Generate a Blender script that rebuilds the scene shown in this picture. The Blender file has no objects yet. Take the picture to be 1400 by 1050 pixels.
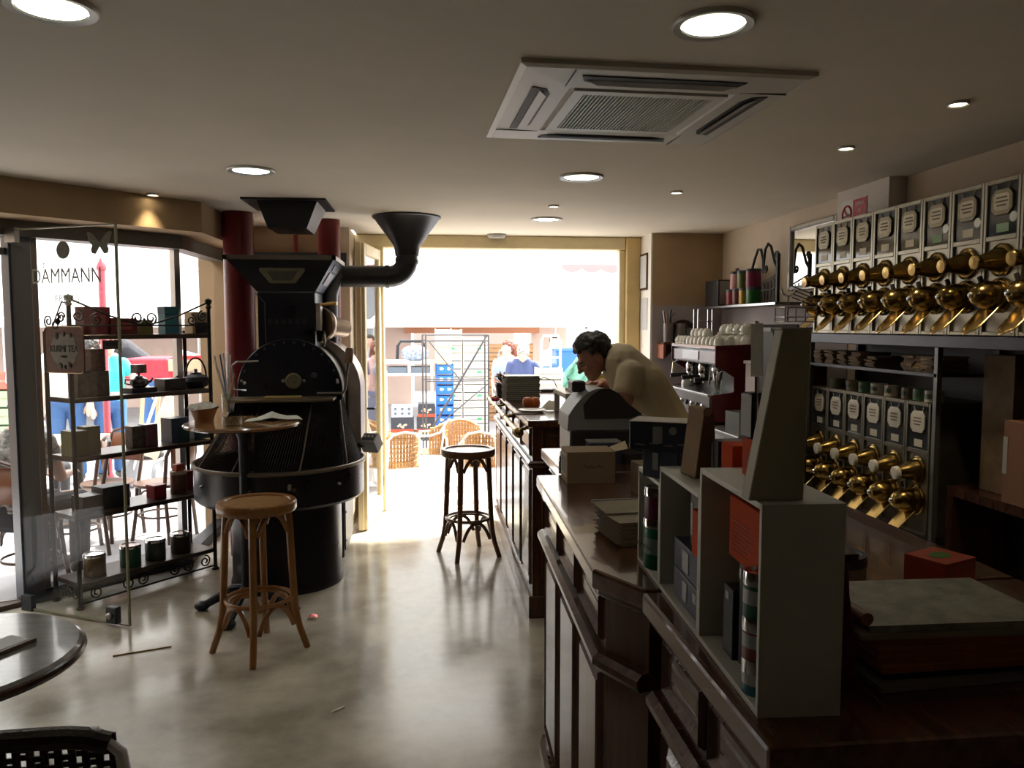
import bpy, bmesh, math, random
from mathutils import Vector, Matrix, Euler
random.seed(7)
S = bpy.context.scene
COL = S.collection
R = math.radians
PI = math.pi

# ------------------------------------------------------------------ camera, world, sun, exposure
CAM_H, FPX, YAW, PITCH = 1.65, 1080.0, R(6.1666), R(4.1836)
cam_d = bpy.data.cameras.new('camera')
cam_d.sensor_width = 36.0
cam_d.lens = FPX / 1400.0 * 36.0
cam_d.clip_start, cam_d.clip_end = 0.05, 200.0
cam = bpy.data.objects.new('camera', cam_d)
COL.objects.link(cam)
cam.location = (0, 0, CAM_H)
cam.rotation_euler = (R(90) - PITCH, 0, -YAW)
S.camera = cam

S.view_settings.view_transform = 'Standard'
S.view_settings.look = 'None'
S.view_settings.gamma = 1.0
S.view_settings.use_curve_mapping = False
S.view_settings.exposure = 0.45

world = bpy.data.worlds.new('world')
S.world = world
world.use_nodes = True
bg = world.node_tree.nodes['Background']
bg.inputs['Color'].default_value = (0.97, 0.975, 0.98, 1)
bg.inputs['Strength'].default_value = 4.3

sun_d = bpy.data.lights.new('sun', 'SUN')
sun_d.energy = 14.0
sun_d.angle = R(5.0)
sun_d.color = (1.0, 0.95, 0.86)
sun = bpy.data.objects.new('sun', sun_d)
COL.objects.link(sun)
sun.rotation_euler = Vector((-0.50, -0.45, -0.95)).to_track_quat('-Z', 'Y').to_euler()

# ------------------------------------------------------------------ pixel helpers (1400 x 1050 frame), used to place things in the world
_r = Vector((math.cos(YAW), -math.sin(YAW), 0))
_f = Vector((math.sin(YAW) * math.cos(PITCH), math.cos(YAW) * math.cos(PITCH), -math.sin(PITCH)))
_d = _f.cross(_r)
def ray(px, py):
    return _f + _r * ((px - 700) / FPX) + _d * ((py - 525) / FPX)
def at(px, py, Y):
    d = ray(px, py); t = Y / d.y
    return Vector((d.x * t, Y, CAM_H + d.z * t))
def atz(px, py, z):
    d = ray(px, py); t = (z - CAM_H) / d.z
    return Vector((d.x * t, d.y * t, z))
def atx(px, py, X):
    d = ray(px, py); t = X / d.x
    return Vector((X, d.y * t, CAM_H + d.z * t))

# ------------------------------------------------------------------ mesh builder
def bas(axis):
    a = Vector(axis).normalized()
    h = Vector((0, 0, 1)) if abs(a.z) < 0.9 else Vector((1, 0, 0))
    u = a.cross(h).normalized()
    return u, a.cross(u).normalized(), a
def axmat(origin, axis):
    u, w, a = bas(axis)
    m = Matrix((u, w, a)).transposed().to_4x4()
    m.translation = Vector(origin)
    return m
def TR(loc=(0, 0, 0), rot=(0, 0, 0), sc=(1, 1, 1)):
    return Matrix.LocRotScale(Vector(loc), Euler(rot), Vector(sc))

class MB:
    def __init__(s):
        s.v, s.f, s.sm = [], [], []
        s.T = None
    def add(s, vs, fs, smooth=False, T=None):
        o = len(s.v)
        M_ = s.T
        if T is not None: M_ = T if M_ is None else M_ @ T
        for p in vs:
            p = Vector(p)
            s.v.append(M_ @ p if M_ is not None else p)
        for f in fs:
            s.f.append([i + o for i in f]); s.sm.append(smooth)
        return s
    def box(s, x0, x1, y0, y1, z0, z1, T=None):
        vs = [(x, y, z) for z in (z0, z1) for y in (y0, y1) for x in (x0, x1)]
        return s.add(vs, [(0, 2, 3, 1), (4, 5, 7, 6), (0, 1, 5, 4), (2, 6, 7, 3), (0, 4, 6, 2), (1, 3, 7, 5)], False, T)
    def cbox(s, c, d, rot=(0, 0, 0)):
        return s.box(-d[0] / 2, d[0] / 2, -d[1] / 2, d[1] / 2, -d[2] / 2, d[2] / 2, TR(c, rot))
    def beam(s, p0, p1, w, h, up=(0, 0, 1)):
        p0, p1 = Vector(p0), Vector(p1)
        a = (p1 - p0); L = a.length; a.normalize()
        u = Vector(up).cross(a)
        if u.length < 1e-5: u = Vector((1, 0, 0))
        u.normalize(); k = a.cross(u)
        m = Matrix((u, k, a)).transposed().to_4x4(); m.translation = p0
        return s.box(-w / 2, w / 2, -h / 2, h / 2, 0, L, m)
    def prism(s, poly, z0, z1, T=None):
        n = len(poly)
        vs = [(p[0], p[1], z0) for p in poly] + [(p[0], p[1], z1) for p in poly]
        fs = [tuple(range(n - 1, -1, -1)), tuple(range(n, 2 * n))]
        fs += [(i, (i + 1) % n, n + (i + 1) % n, n + i) for i in range(n)]
        return s.add(vs, fs, False, T)
    def lathe(s, prof, n=24, T=None, smooth=True, a0=0, a1=2 * PI, caps=True):
        full = abs(a1 - a0 - 2 * PI) < 1e-6
        m = n if full else n + 1
        vs, fs = [], []
        for r, z in prof:
            for i in range(m):
                t = a0 + (a1 - a0) * i / n
                vs.append((r * math.cos(t), r * math.sin(t), z))
        for j in range(len(prof) - 1):
            for i in range(n):
                k = (i + 1) % m
                fs.append((j * m + i, j * m + k, (j + 1) * m + k, (j + 1) * m + i))
        if full and caps:
            if prof[0][0] > 1e-6: fs.append(tuple(range(m - 1, -1, -1)))
            if prof[-1][0] > 1e-6: fs.append(tuple(range((len(prof) - 1) * m, len(prof) * m)))
        return s.add(vs, fs, smooth, T)
    def cyl(s, p0, p1, r0, r1=None, n=16, smooth=True):
        p0, p1 = Vector(p0), Vector(p1)
        r1 = r0 if r1 is None else r1
        return s.lathe([(r0, 0), (r1, (p1 - p0).length)], n, axmat(p0, p1 - p0), smooth)
    def sph(s, c, r, nu=14, nv=9, T=None):
        if not hasattr(r, '__len__'): r = (r, r, r)
        prof = [(math.sin(PI * j / nv), -math.cos(PI * j / nv)) for j in range(nv + 1)]
        m = TR(c, (0, 0, 0), r)
        return s.lathe(prof, nu, m if T is None else T @ m, True)
    def cap(s, p0, p1, r0, r1=None, n=12):
        r1 = r0 if r1 is None else r1
        s.sph(p0, r0, n, 7); s.sph(p1, r1, n, 7)
        return s.cyl(p0, p1, r0, r1, n)
    def tube(s, pts, r, n=8, closed=False, r1=None, sq=None):
        pts = [Vector(p) for p in pts]
        N = len(pts)
        if N < 2: return s
        vs, fs = [], []
        up = None
        for i, p in enumerate(pts):
            if closed: t = pts[(i + 1) % N] - pts[i - 1]
            else: t = pts[min(i + 1, N - 1)] - pts[max(i - 1, 0)]
            if t.length < 1e-9: t = Vector((0, 0, 1))
            t.normalize()
            if up is None: up = bas(t)[0]
            up = (up - t * up.dot(t))
            if up.length < 1e-6: up = bas(t)[0]
            up.normalize(); w = t.cross(up)
            rr = r if r1 is None else r + (r1 - r) * i / (N - 1)
            for k in range(n):
                a = 2 * PI * k / n
                vs.append(p + up * (rr * math.cos(a)) + w * (rr * (sq or 1) * math.sin(a)))
        for i in range(N if closed else N - 1):
            j = (i + 1) % N
            for k in range(n):
                l = (k + 1) % n
                fs.append((i * n + k, i * n + l, j * n + l, j * n + k))
        if not closed:
            fs.append(tuple(range(n - 1, -1, -1))); fs.append(tuple(range((N - 1) * n, N * n)))
        return s.add(vs, fs, True)
    def mesh(s, name, bev=0.0, seg=1, merge=False):
        me = bpy.data.meshes.new(name)
        me.from_pydata([tuple(p) for p in s.v], [], s.f)
        me.polygons.foreach_set('use_smooth', s.sm)
        bm = bmesh.new(); bm.from_mesh(me)
        if merge: bmesh.ops.remove_doubles(bm, verts=bm.verts, dist=1e-5)
        bmesh.ops.recalc_face_normals(bm, faces=bm.faces)
        for e in bm.edges:
            if len(e.link_faces) == 2 and e.calc_face_angle(0) > 0.62: e.smooth = False
        if bev:
            es = [e for e in bm.edges if len(e.link_faces) == 2 and e.calc_face_angle(0) > 0.6]
            bmesh.ops.bevel(bm, geom=es, offset=bev, segments=seg, affect='EDGES', profile=0.6, clamp_overlap=True)
        bm.to_mesh(me); bm.free()
        return me
    def build(s, name, mat, parent=None, bev=0.0, seg=1, loc=None, rot=None, merge=False):
        me = s.mesh(name, bev, seg, merge)
        me.materials.append(mat)
        o = bpy.data.objects.new(name, me)
        COL.objects.link(o)
        if parent is not None: o.parent = parent
        if loc is not None: o.location = loc
        if rot is not None: o.rotation_euler = rot
        return o

def tag(o, label, cat, group=None, kind=None):
    o['label'] = label; o['category'] = cat
    if group: o['group'] = group
    if kind: o['kind'] = kind
    return o
def struct(o, label=None):
    o['kind'] = 'structure'
    if label: o['label'] = label
    return o
def thing(name, label, cat, loc=(0, 0, 0), rz=0.0, group=None, rot=None):
    o = bpy.data.objects.new(name, None)
    COL.objects.link(o)
    o.empty_display_size = 0.05
    o.location = loc
    o.rotation_euler = rot if rot else (0, 0, rz)
    return tag(o, label, cat, group)
def copy_tree(o, parent=None):
    c = o.copy(); COL.objects.link(c)
    if parent is not None:
        c.parent = parent
    for ch in list(o.children): copy_tree(ch, c)
    return c
def dup(o, label, loc=None, rz=None):
    c = copy_tree(o); c['label'] = label
    if loc is not None: c.location = loc
    if rz is not None: c.rotation_euler = (0, 0, rz)
    return c
def text(parent, body, size, mat, T, name='lettering', ext=0.0008, sx=1.0, align='CENTER', spacing=1.0):
    cu = bpy.data.curves.new(name, 'FONT')
    cu.body = body; cu.size = size; cu.extrude = ext
    cu.align_x = align; cu.align_y = 'CENTER'; cu.space_character = spacing
    cu.resolution_u = 3
    cu.materials.append(mat)
    tmp = bpy.data.objects.new(name, cu); COL.objects.link(tmp)
    me = bpy.data.meshes.new_from_object(tmp.evaluated_get(bpy.context.evaluated_depsgraph_get()))
    bpy.data.objects.remove(tmp)
    me.materials.clear(); me.materials.append(mat)
    o = bpy.data.objects.new(name, me); COL.objects.link(o)
    o.parent = parent
    o.matrix_local = T @ Matrix.Diagonal((sx, 1, 1, 1))
    return o
def facing(origin, normal, up=(0, 0, 1)):
    """frame whose x runs to the reader's right, y up, z toward the reader"""
    z = Vector(normal).normalized(); x = Vector(up).cross(z).normalized(); y = z.cross(x)
    m = Matrix((x, y, z)).transposed().to_4x4(); m.translation = Vector(origin)
    return m
ORD = ['first', 'second', 'third', 'fourth', 'fifth', 'sixth', 'seventh', 'eighth', 'ninth', 'tenth', 'eleventh', 'twelfth', 'thirteenth', 'fourteenth', 'fifteenth', 'sixteenth']

# ------------------------------------------------------------------ materials
MATS = {}
def M(name, col=(0.5, 0.5, 0.5), rough=0.5, metal=0.0, noise=0.0, scale=8.0, bump=0.0, stretch=None, col2=None, spec=0.5, coat=0.0, rnoise=0.0, bscale=None, trans=0.0, alpha=1.0):
    if name in MATS: return MATS[name]
    m = bpy.data.materials.new(name); m.use_nodes = True
    nt = m.node_tree; b = nt.nodes['Principled BSDF']
    b.inputs['Base Color'].default_value = (*col, 1)
    b.inputs['Roughness'].default_value = rough
    b.inputs['Metallic'].default_value = metal
    b.inputs['Specular IOR Level'].default_value = spec
    b.inputs['Coat Weight'].default_value = coat
    b.inputs['Transmission Weight'].default_value = trans
    b.inputs['Alpha'].default_value = alpha
    if noise or bump or rnoise or col2:
        tc = nt.nodes.new('ShaderNodeTexCoord'); mp = nt.nodes.new('ShaderNodeMapping')
        if stretch: mp.inputs['Scale'].default_value = stretch
        nt.links.new(tc.outputs['Object'], mp.inputs['Vector'])
        nz = nt.nodes.new('ShaderNodeTexNoise')
        nz.inputs['Scale'].default_value = scale; nz.inputs['Detail'].default_value = 6; nz.inputs['Roughness'].default_value = 0.6
        nt.links.new(mp.outputs['Vector'], nz.inputs['Vector'])
        rp = nt.nodes.new('ShaderNodeValToRGB')
        c2 = col2 if col2 else tuple(c * (1 - noise) for c in col)
        rp.color_ramp.elements[0].position = 0.35; rp.color_ramp.elements[1].position = 0.68
        rp.color_ramp.elements[0].color = (*c2, 1); rp.color_ramp.elements[1].color = (*col, 1)
        nt.links.new(nz.outputs['Fac'], rp.inputs['Fac'])
        if noise or col2: nt.links.new(rp.outputs['Color'], b.inputs['Base Color'])
        if rnoise:
            mr = nt.nodes.new('ShaderNodeMapRange')
            mr.inputs['To Min'].default_value = max(0.02, rough - rnoise); mr.inputs['To Max'].default_value = rough + rnoise
            nt.links.new(nz.outputs['Fac'], mr.inputs['Value']); nt.links.new(mr.outputs['Result'], b.inputs['Roughness'])
        if bump:
            bp = nt.nodes.new('ShaderNodeBump'); bp.inputs['Strength'].default_value = bump; bp.inputs['Distance'].default_value = 0.01
            if bscale:
                n2 = nt.nodes.new('ShaderNodeTexNoise'); n2.inputs['Scale'].default_value = bscale
                nt.links.new(mp.outputs['Vector'], n2.inputs['Vector']); nt.links.new(n2.outputs['Fac'], bp.inputs['Height'])
            else: nt.links.new(nz.outputs['Fac'], bp.inputs['Height'])
            nt.links.new(bp.outputs['Normal'], b.inputs['Normal'])
    MATS[name] = m
    return m
def EM(name, col, strength):
    if name in MATS: return MATS[name]
    m = bpy.data.materials.new(name); m.use_nodes = True
    nt = m.node_tree; nt.nodes.remove(nt.nodes['Principled BSDF'])
    e = nt.nodes.new('ShaderNodeEmission'); e.inputs['Color'].default_value = (*col, 1); e.inputs['Strength'].default_value = strength
    nt.links.new(e.outputs[0], nt.nodes['Material Output'].inputs['Surface'])
    MATS[name] = m; return m
def GLASS(name, tint=(1, 1, 1), refl=1.0, ior=1.45):
    """thin pane: clear with Fresnel reflection"""
    if name in MATS: return MATS[name]
    m = bpy.data.materials.new(name); m.use_nodes = True
    nt = m.node_tree; nt.nodes.remove(nt.nodes['Principled BSDF'])
    t = nt.nodes.new('ShaderNodeBsdfTransparent'); t.inputs['Color'].default_value = (*tint, 1)
    g = nt.nodes.new('ShaderNodeBsdfGlossy'); g.inputs['Roughness'].default_value = 0.0
    fr = nt.nodes.new('ShaderNodeFresnel'); ge = nt.nodes.new('ShaderNodeNewGeometry')
    mr = nt.nodes.new('ShaderNodeMapRange'); mr.inputs['To Min'].default_value = ior; mr.inputs['To Max'].default_value = 1 / ior
    nt.links.new(ge.outputs['Backfacing'], mr.inputs['Value']); nt.links.new(mr.outputs['Result'], fr.inputs['IOR'])
    mx = nt.nodes.new('ShaderNodeMixShader')
    mu = nt.nodes.new('ShaderNodeMath'); mu.operation = 'MULTIPLY'; mu.inputs[1].default_value = refl
    nt.links.new(fr.outputs[0], mu.inputs[0]); nt.links.new(mu.outputs[0], mx.inputs[0])
    nt.links.new(t.outputs[0], mx.inputs[1]); nt.links.new(g.outputs[0], mx.inputs[2])
    nt.links.new(mx.outputs[0], nt.nodes['Material Output'].inputs['Surface'])
    MATS[name] = m; return m

plaster = M('ceiling_plaster', (0.74, 0.675, 0.565), 0.85, noise=0.06, scale=2.5, bump=0.03, bscale=60)
wall_tan = M('tan_wall_paint', (0.47, 0.33, 0.19), 0.8, noise=0.14, scale=3, bump=0.05, bscale=40)
wall_cream = M('cream_wall_paint', (0.66, 0.56, 0.44), 0.8, noise=0.1, scale=3, bump=0.04, bscale=40)
wall_pale = M('pale_wall_paint', (0.74, 0.70, 0.64), 0.8, noise=0.06, scale=3, bump=0.03, bscale=40)
concrete = M('polished_concrete', (0.68, 0.635, 0.525), 0.19, noise=0.30, scale=2.2, rnoise=0.13, bump=0.02, bscale=7, col2=(0.34, 0.31, 0.24))
frame_cream = M('cream_painted_wood', (0.78, 0.66, 0.40), 0.45, noise=0.12, scale=6)
steel_dark = M('dark_painted_steel', (0.05, 0.06, 0.075), 0.4, 0.3)
clear_glass = GLASS('clear_pane')
red_paint = M('dark_red_paint', (0.19, 0.012, 0.014), 0.35, noise=0.25, scale=5)
black_enamel = M('black_enamel', (0.014, 0.015, 0.022), 0.30, 0.0, noise=0.35, scale=6, rnoise=0.1)
black_iron = M('black_wrought_iron', (0.018, 0.016, 0.015), 0.5, 0.4)
roaster_steel = M('brushed_roaster_steel', (0.56, 0.50, 0.46), 0.36, 0.45, noise=0.25, scale=12)
brass = M('aged_brass', (0.42, 0.29, 0.10), 0.22, 1.0, noise=0.45, scale=22, rnoise=0.1)
brass_bright = M('bright_brass', (0.80, 0.57, 0.22), 0.20, 1.0, noise=0.2, scale=14)
chrome = M('chrome', (0.75, 0.76, 0.78), 0.12, 1.0)
steel = M('stainless_steel', (0.55, 0.55, 0.56), 0.28, 1.0, noise=0.1, scale=10)
pewter = M('grey_pewter_metal', (0.40, 0.38, 0.34), 0.36, 0.85, noise=0.3, scale=14)
mahog = M('mahogany_varnish', (0.115, 0.042, 0.022), 0.22, noise=0.5, scale=5, stretch=(9, 9, 0.8), rnoise=0.08, coat=0.3)
mahog_top = M('mahogany_worktop', (0.16, 0.068, 0.036), 0.20, noise=0.45, scale=5, stretch=(9, 0.9, 9), rnoise=0.08, coat=0.4)
mahog_dark = M('dark_mahogany', (0.055, 0.021, 0.013), 0.25, noise=0.4, scale=5, stretch=(8, 8, 0.8))
bentwood = M('golden_bentwood', (0.38, 0.165, 0.045), 0.32, noise=0.3, scale=9, stretch=(5, 5, 0.7), coat=0.3)
bentwood_dark = M('brown_bentwood', (0.17, 0.070, 0.030), 0.32, noise=0.3, scale=9, stretch=(5, 5, 0.7), coat=0.3)
seat_ply = M('pale_ply_seat', (0.47, 0.27, 0.11), 0.35, noise=0.3, scale=10, stretch=(1, 9, 1))
white_paint = M('white_lacquer', (0.66, 0.66, 0.58), 0.5, noise=0.05, scale=6)
paper = M('white_paper', (0.80, 0.78, 0.72), 0.8)
black_print = M('black_print', (0.01, 0.01, 0.01), 0.6)
kraft = M('kraft_paper', (0.40, 0.27, 0.15), 0.85, noise=0.18, scale=14, bump=0.1)
cardboard = M('cardboard', (0.36, 0.25, 0.14), 0.85, noise=0.15, scale=9)
skin = M('skin', (0.46, 0.22, 0.15), 0.5, noise=0.12, scale=9)
skin_pale = M('pale_skin', (0.72, 0.46, 0.36), 0.5, noise=0.08, scale=9)
hair_dark = M('dark_brown_hair', (0.022, 0.016, 0.012), 0.5, noise=0.4, scale=40, bump=0.6)
hair_red = M('auburn_hair', (0.22, 0.06, 0.03), 0.5, noise=0.4, scale=40, bump=0.6)
hair_grey = M('grey_hair', (0.38, 0.37, 0.36), 0.55, noise=0.3, scale=40, bump=0.6)
# ================================================================== THE ROOM
CZ = 2.45
FU = Vector((0.70, 0.716, 0)).normalized()          # along the slanted shop window
FN = Vector((-FU.y, FU.x, 0))                        # its outward normal
S0 = Vector((-2.25, 4.53, 0))                        # a point below the face of the bulkhead
F0 = S0 + FN * 0.36                                  # a point on the glass line
def fac(t, off=0.0, z=0.0):
    p = F0 + FU * t + FN * off
    return Vector((p.x, p.y, z))
TL = (-4.0 - F0.x) / FU.x                            # where the window line meets the left wall
TC = 1.17                                            # where it turns towards the street
cor = fac(TC)
room = [(2.57, -2.5), (2.57, 6.7), (1.93, 6.7), (1.93, 7.1), (-0.62, 7.1), (-0.62, 6.6), (cor.x, 6.6), (cor.x, cor.y), tuple(fac(TL))[:2], (-4.0, -2.5)]
struct(MB().prism(room, -0.12, 0.0).build('floor', concrete))
struct(MB().prism([(2.75, -2.7), (2.75, 7.25), (-0.6, 7.25), (-0.6, 6.75), (cor.x - 0.1, 6.75), tuple(fac(TC, 0.12))[:2], tuple(fac(TL - 0.2, 0.12))[:2], (-4.2, -2.7)], CZ, CZ + 0.2).build('ceiling', plaster))
struct(MB().box(2.57, 2.75, -2.5, 7.25, 0, CZ).build('wall_right', wall_cream))
struct(MB().box(1.945, 2.57, 6.7, 6.85, 0, CZ).build('wall_end', wall_tan))
# lower, paler wash of paint behind the coffee machine
struct(MB().box(1.946, 2.563, 6.694, 6.7, 0.9, 1.83).build('wall_splashback', M('grey_lilac_paint', (0.42, 0.38, 0.38), 0.7, noise=0.1, scale=4)))
struct(MB().box(2.564, 2.57, 4.6, 6.69, 0.9, 1.80).build('wall_splashback_side', M('grey_lilac_paint')))
struct(MB().box(1.93, 1.945, 6.70, 7.25, 0, CZ).build('wall_return', wall_pale))
struct(MB().box(-0.75, -0.62, 6.6, 7.25, 0, CZ).build('wall_return_left', wall_cream))
struct(MB().box(cor.x - 0.12, -0.75, 6.6, 6.75, 0, CZ).build('wall_front', wall_tan))
struct(MB().box(-4.15, -4.0, -2.5, fac(TL).y + 0.05, 0, CZ).build('wall_left', M('dark_brown_wall', (0.12, 0.08, 0.055), 0.8, noise=0.2, scale=3)))
struct(MB().box(-4.0, 2.57, -2.65, -2.5, 0, CZ).build('wall_rear', M('dark_brown_wall')))
# dark band and red pipe behind the roaster
struct(MB().box(-1.44, -0.64, 6.54, 6.6, 2.13, 2.24).build('trim_1', steel_dark))
pp = at(403, 330, 6.5)
tag(MB().cyl((pp.x, 6.55, 2.24), (pp.x, 6.55, CZ), 0.018, n=10).build('pipe', red_paint), 'thin dark red pipe on the tan wall behind the roaster hopper', 'pipe')
# pipe chase on the right wall below the ceiling
c0, c1 = atx(1145, 270, 2.47).y, atx(1216, 246, 2.47).y
struct(MB().box(2.47, 2.57, c1, c0, 2.18, CZ).build('trim_2', wall_pale))
# bulkhead above the slanted window
bk = [tuple(S0 + FU * (TL + 0.35))[:2], tuple(S0 + FU * 1.16)[:2], (-1.42, 6.6), (cor.x + 0.02, 6.6), tuple(fac(TC, -0.03))[:2], tuple(fac(TL, -0.03))[:2]]
struct(MB().prism(bk, 2.255, CZ).build('trim_3', wall_tan))
bk2 = [tuple(fac(TL, -0.10))[:2], tuple(fac(TC, -0.10))[:2], (cor.x + 0.09, 6.6), (cor.x - 0.02, 6.6), tuple(fac(TC, 0.05))[:2], tuple(fac(TL, 0.05))[:2]]
struct(MB().prism(bk2, 2.165, 2.255).build('window_header', M('grey_window_metal', (0.16, 0.16, 0.15), 0.45, 0.4)))

# slanted shop window: posts, sill, panes
TP = 0.19
def facbox(mb, t0, t1, o0, o1, z0, z1):
    return mb.prism([tuple(fac(t0, o0))[:2], tuple(fac(t1, o0))[:2], tuple(fac(t1, o1))[:2], tuple(fac(t0, o1))[:2]], z0, z1)
struct(facbox(MB(), TP - 0.055, TP + 0.065, -0.06, 0.06, 0, 2.255).build('window_post', M('blue_grey_steel', (0.035, 0.05, 0.075), 0.35, 0.3), bev=0.006))
struct(facbox(MB(), TP + 0.07, TP + 0.105, -0.03, 0.05, 0, 2.2).build('window_post', M('brown_window_wood', (0.10, 0.065, 0.045), 0.5)))
struct(facbox(MB(), TC - 0.02, TC + 0.02, -0.02, 0.04, 0.08, 2.2).build('window_post', steel))
struct(facbox(MB(), TP + 0.05, TC + 0.03, -0.06, 0.06, 0, 0.075).build('window_sill', steel_dark))
struct(facbox(MB(), TL, TP - 0.06, -0.05, 0.05, 0, 0.03).build('window_sill', M('brown_window_wood')))
struct(MB().box(cor.x - 0.04, cor.x + 0.05, cor.y, 6.6, 0, 0.075).build('window_sill', steel_dark))
struct(MB().box(-5.5, -5.2, -2.7, 7.3, -.1, 4.2).build('wall_shade_blocker', M('shade_blocker_dark', (.20, .15, .11), .85, noise=.2, scale=2)))  # unseen dark wall, added to shade the left terrace and dull glass reflections
struct(facbox(MB(), TL, -1.0, -0.03, 0.05, 0.03, 2.165).build('wall_facade', M('dark_brown_wall')))
w1 = struct(facbox(MB(), TP + 0.11, TC - 0.02, -0.004, 0.004, 0.075, 2.17).build('window_1', clear_glass))
w2 = struct(MB().box(cor.x - 0.004, cor.x + 0.004, cor.y + 0.03, 6.6, 0.075, 2.17).build('window_2', clear_glass))
# gap of the folding window left of the post: the next leaf stands a little open
tl = atz(26, 832, 0)
def leaf(name, p0, p1, z0, z1, label):
    p0, p1 = Vector(p0), Vector(p1)
    d = (p1 - p0); d.z = 0; L = d.length
    o = thing(name, label, 'glass door', (p0.x, p0.y, 0), math.atan2(d.y, d.x))
    MB().box(0, L, -0.005, 0.005, z0, z1).build('pane', GLASS('door_glass', (.97, .98, .98), 0.35), o)
    e = MB()
    e.box(L - 0.007, L + 0.003, -0.0065, 0.0065, z0, z1)
    e.build('edge_strip', M('glass_edge', (0.30, 0.30, 0.20), 0.25), o)
    e = MB().box(0, L, -0.0065, 0.0065, z1 - 0.004, z1 + 0.004)
    e.build('top_edge', M('glass_edge'), o)
    e = MB().box(0, L, -0.0065, 0.0065, z0 - 0.004, z0 + 0.004)
    e.build('bottom_edge', M('glass_edge'), o)
    return o, L
hp = Vector((-2.325, 4.775, 0)); ep = atz(178, 858, 0.0)
gdoor, GL = leaf('glass_door', hp, ep, 0.012, 2.19, 'frameless glass door leaf with DAMMANN FRERES lettering, swung into the room before the shelf')
stick = M('sticker_print', (0.20, 0.20, 0.16), 0.7, noise=0.3, scale=60)
gl_dir = (ep - hp).normalized(); gl_n = Vector((-gl_dir.y, gl_dir.x, 0)) * -1
def on_glass(px, py):
    d = ray(px, py); o = Vector((0, 0, CAM_H)); n = Vector((gl_dir.y, -gl_dir.x, 0))
    t = (hp - o).dot(n) / d.dot(n); w = o + d * t
    return (w - hp).dot(gl_dir), w.z
gx, gz = on_glass(88, 342)
MB().lathe([(0.048, 0), (0.048, 0.002)], 28, TR((gx, -0.008, gz), (R(90), 0, 0))).build('sticker', stick, gdoor)['label'] = 'round grey sticker'
bx_, bz_ = on_glass(138, 332)
bf = [(0, -.02), (.03, -.058), (.055, -.055), (.062, -.035), (.052, -.012), (.075, .01), (.088, .052), (.082, .062), (.05, .052), (.02, .02), (.004, .004)]
bf = bf + [(-x, y) for x, y in reversed(bf[1:])]
MB().prism(bf, 0, 0.002, TR((bx_, -0.008, bz_), (R(90), 0, 0))).build('sticker', stick, gdoor)['label'] = 'butterfly shaped sticker'
frost = M('frosted_lettering', (0.40, 0.40, 0.36), 0.7)
lx, lz = on_glass(92, 378); l2, lz2 = on_glass(94, 409)
text(gdoor, 'DAMMANN', 0.118, frost, TR((lx, -0.009, lz), (R(90), 0, 0)), sx=0.84, ext=0.0004)
text(gdoor, 'FRERES', 0.058, frost, TR((l2, -0.009, lz2), (R(90), 0, 0)), ext=0.0004)
l3, lz3 = on_glass(62, 362)
text(gdoor, 'ls.', 0.055, frost, TR((l3, -0.009, lz3), (R(90), 0, 0)), ext=0.0004)
pc = MB().box(GL - 0.155, GL - 0.08, -0.02, 0.02, 0.012, 0.105)
fl = pc.build('floor_lock', steel_dark, gdoor, bev=0.004)
MB().sph((GL - 0.118, -0.03, 0.06), 0.018).build('knob', steel, gdoor)
hb = MB().box(-0.03, 0.05, -0.015, 0.015, 2.12, 2.20); hb.build('hinge', steel, gdoor)
MB().box(-0.03, 0.05, -0.015, 0.015, 0.0, 0.09).build('hinge', steel_dark, gdoor)
q0 = fac(TP - 0.07, -0.02); q1 = fac(TP - 0.80, 0.30)
gleaf2, _ = leaf('glass_door', q0 + FN * 0.03, q1, 0.03, 2.16, 'leftmost frameless glass door leaf, folded out beside the blue-grey post')
MB().box(-0.02, 0.10, -0.02, 0.02, 2.06, 2.10).build('patch_fitting', M('grey_window_metal'), gleaf2)

# main doorway: cream frame
DW0, DW1, DT, DY = -0.37, 1.74, 2.335, 7.1
struct(MB().box(-0.62, DW0 - 0.07, 7.1, 7.25, 0, CZ).build('wall_front_left', wall_cream))
d1 = struct(MB().box(DW1, DW1 + 0.055, 7.06, 7.16, 0, DT).build('door_frame', frame_cream, bev=0.006))
struct(MB().box(DW1 + 0.055, 1.93, 7.02, 7.2, 0, CZ).build('door_frame', M('ochre_frame_paint', (0.66, 0.48, 0.21), 0.5, noise=0.12, scale=6), bev=0.01))
struct(MB().box(DW0 - 0.07, DW0, 7.04, 7.18, 0, DT).build('door_frame', frame_cream, bev=0.006))
struct(MB().box(-0.62, DW1 + 0.055, 7.04, 7.2, DT, CZ).build('door_frame', frame_cream, bev=0.008))
struct(MB().box(DW0, DW1, 7.05, 7.2, -0.02, 0.006).build('door_sill', M('worn_aluminium', (0.5, 0.5, 0.5), 0.4, 0.8)))
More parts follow.
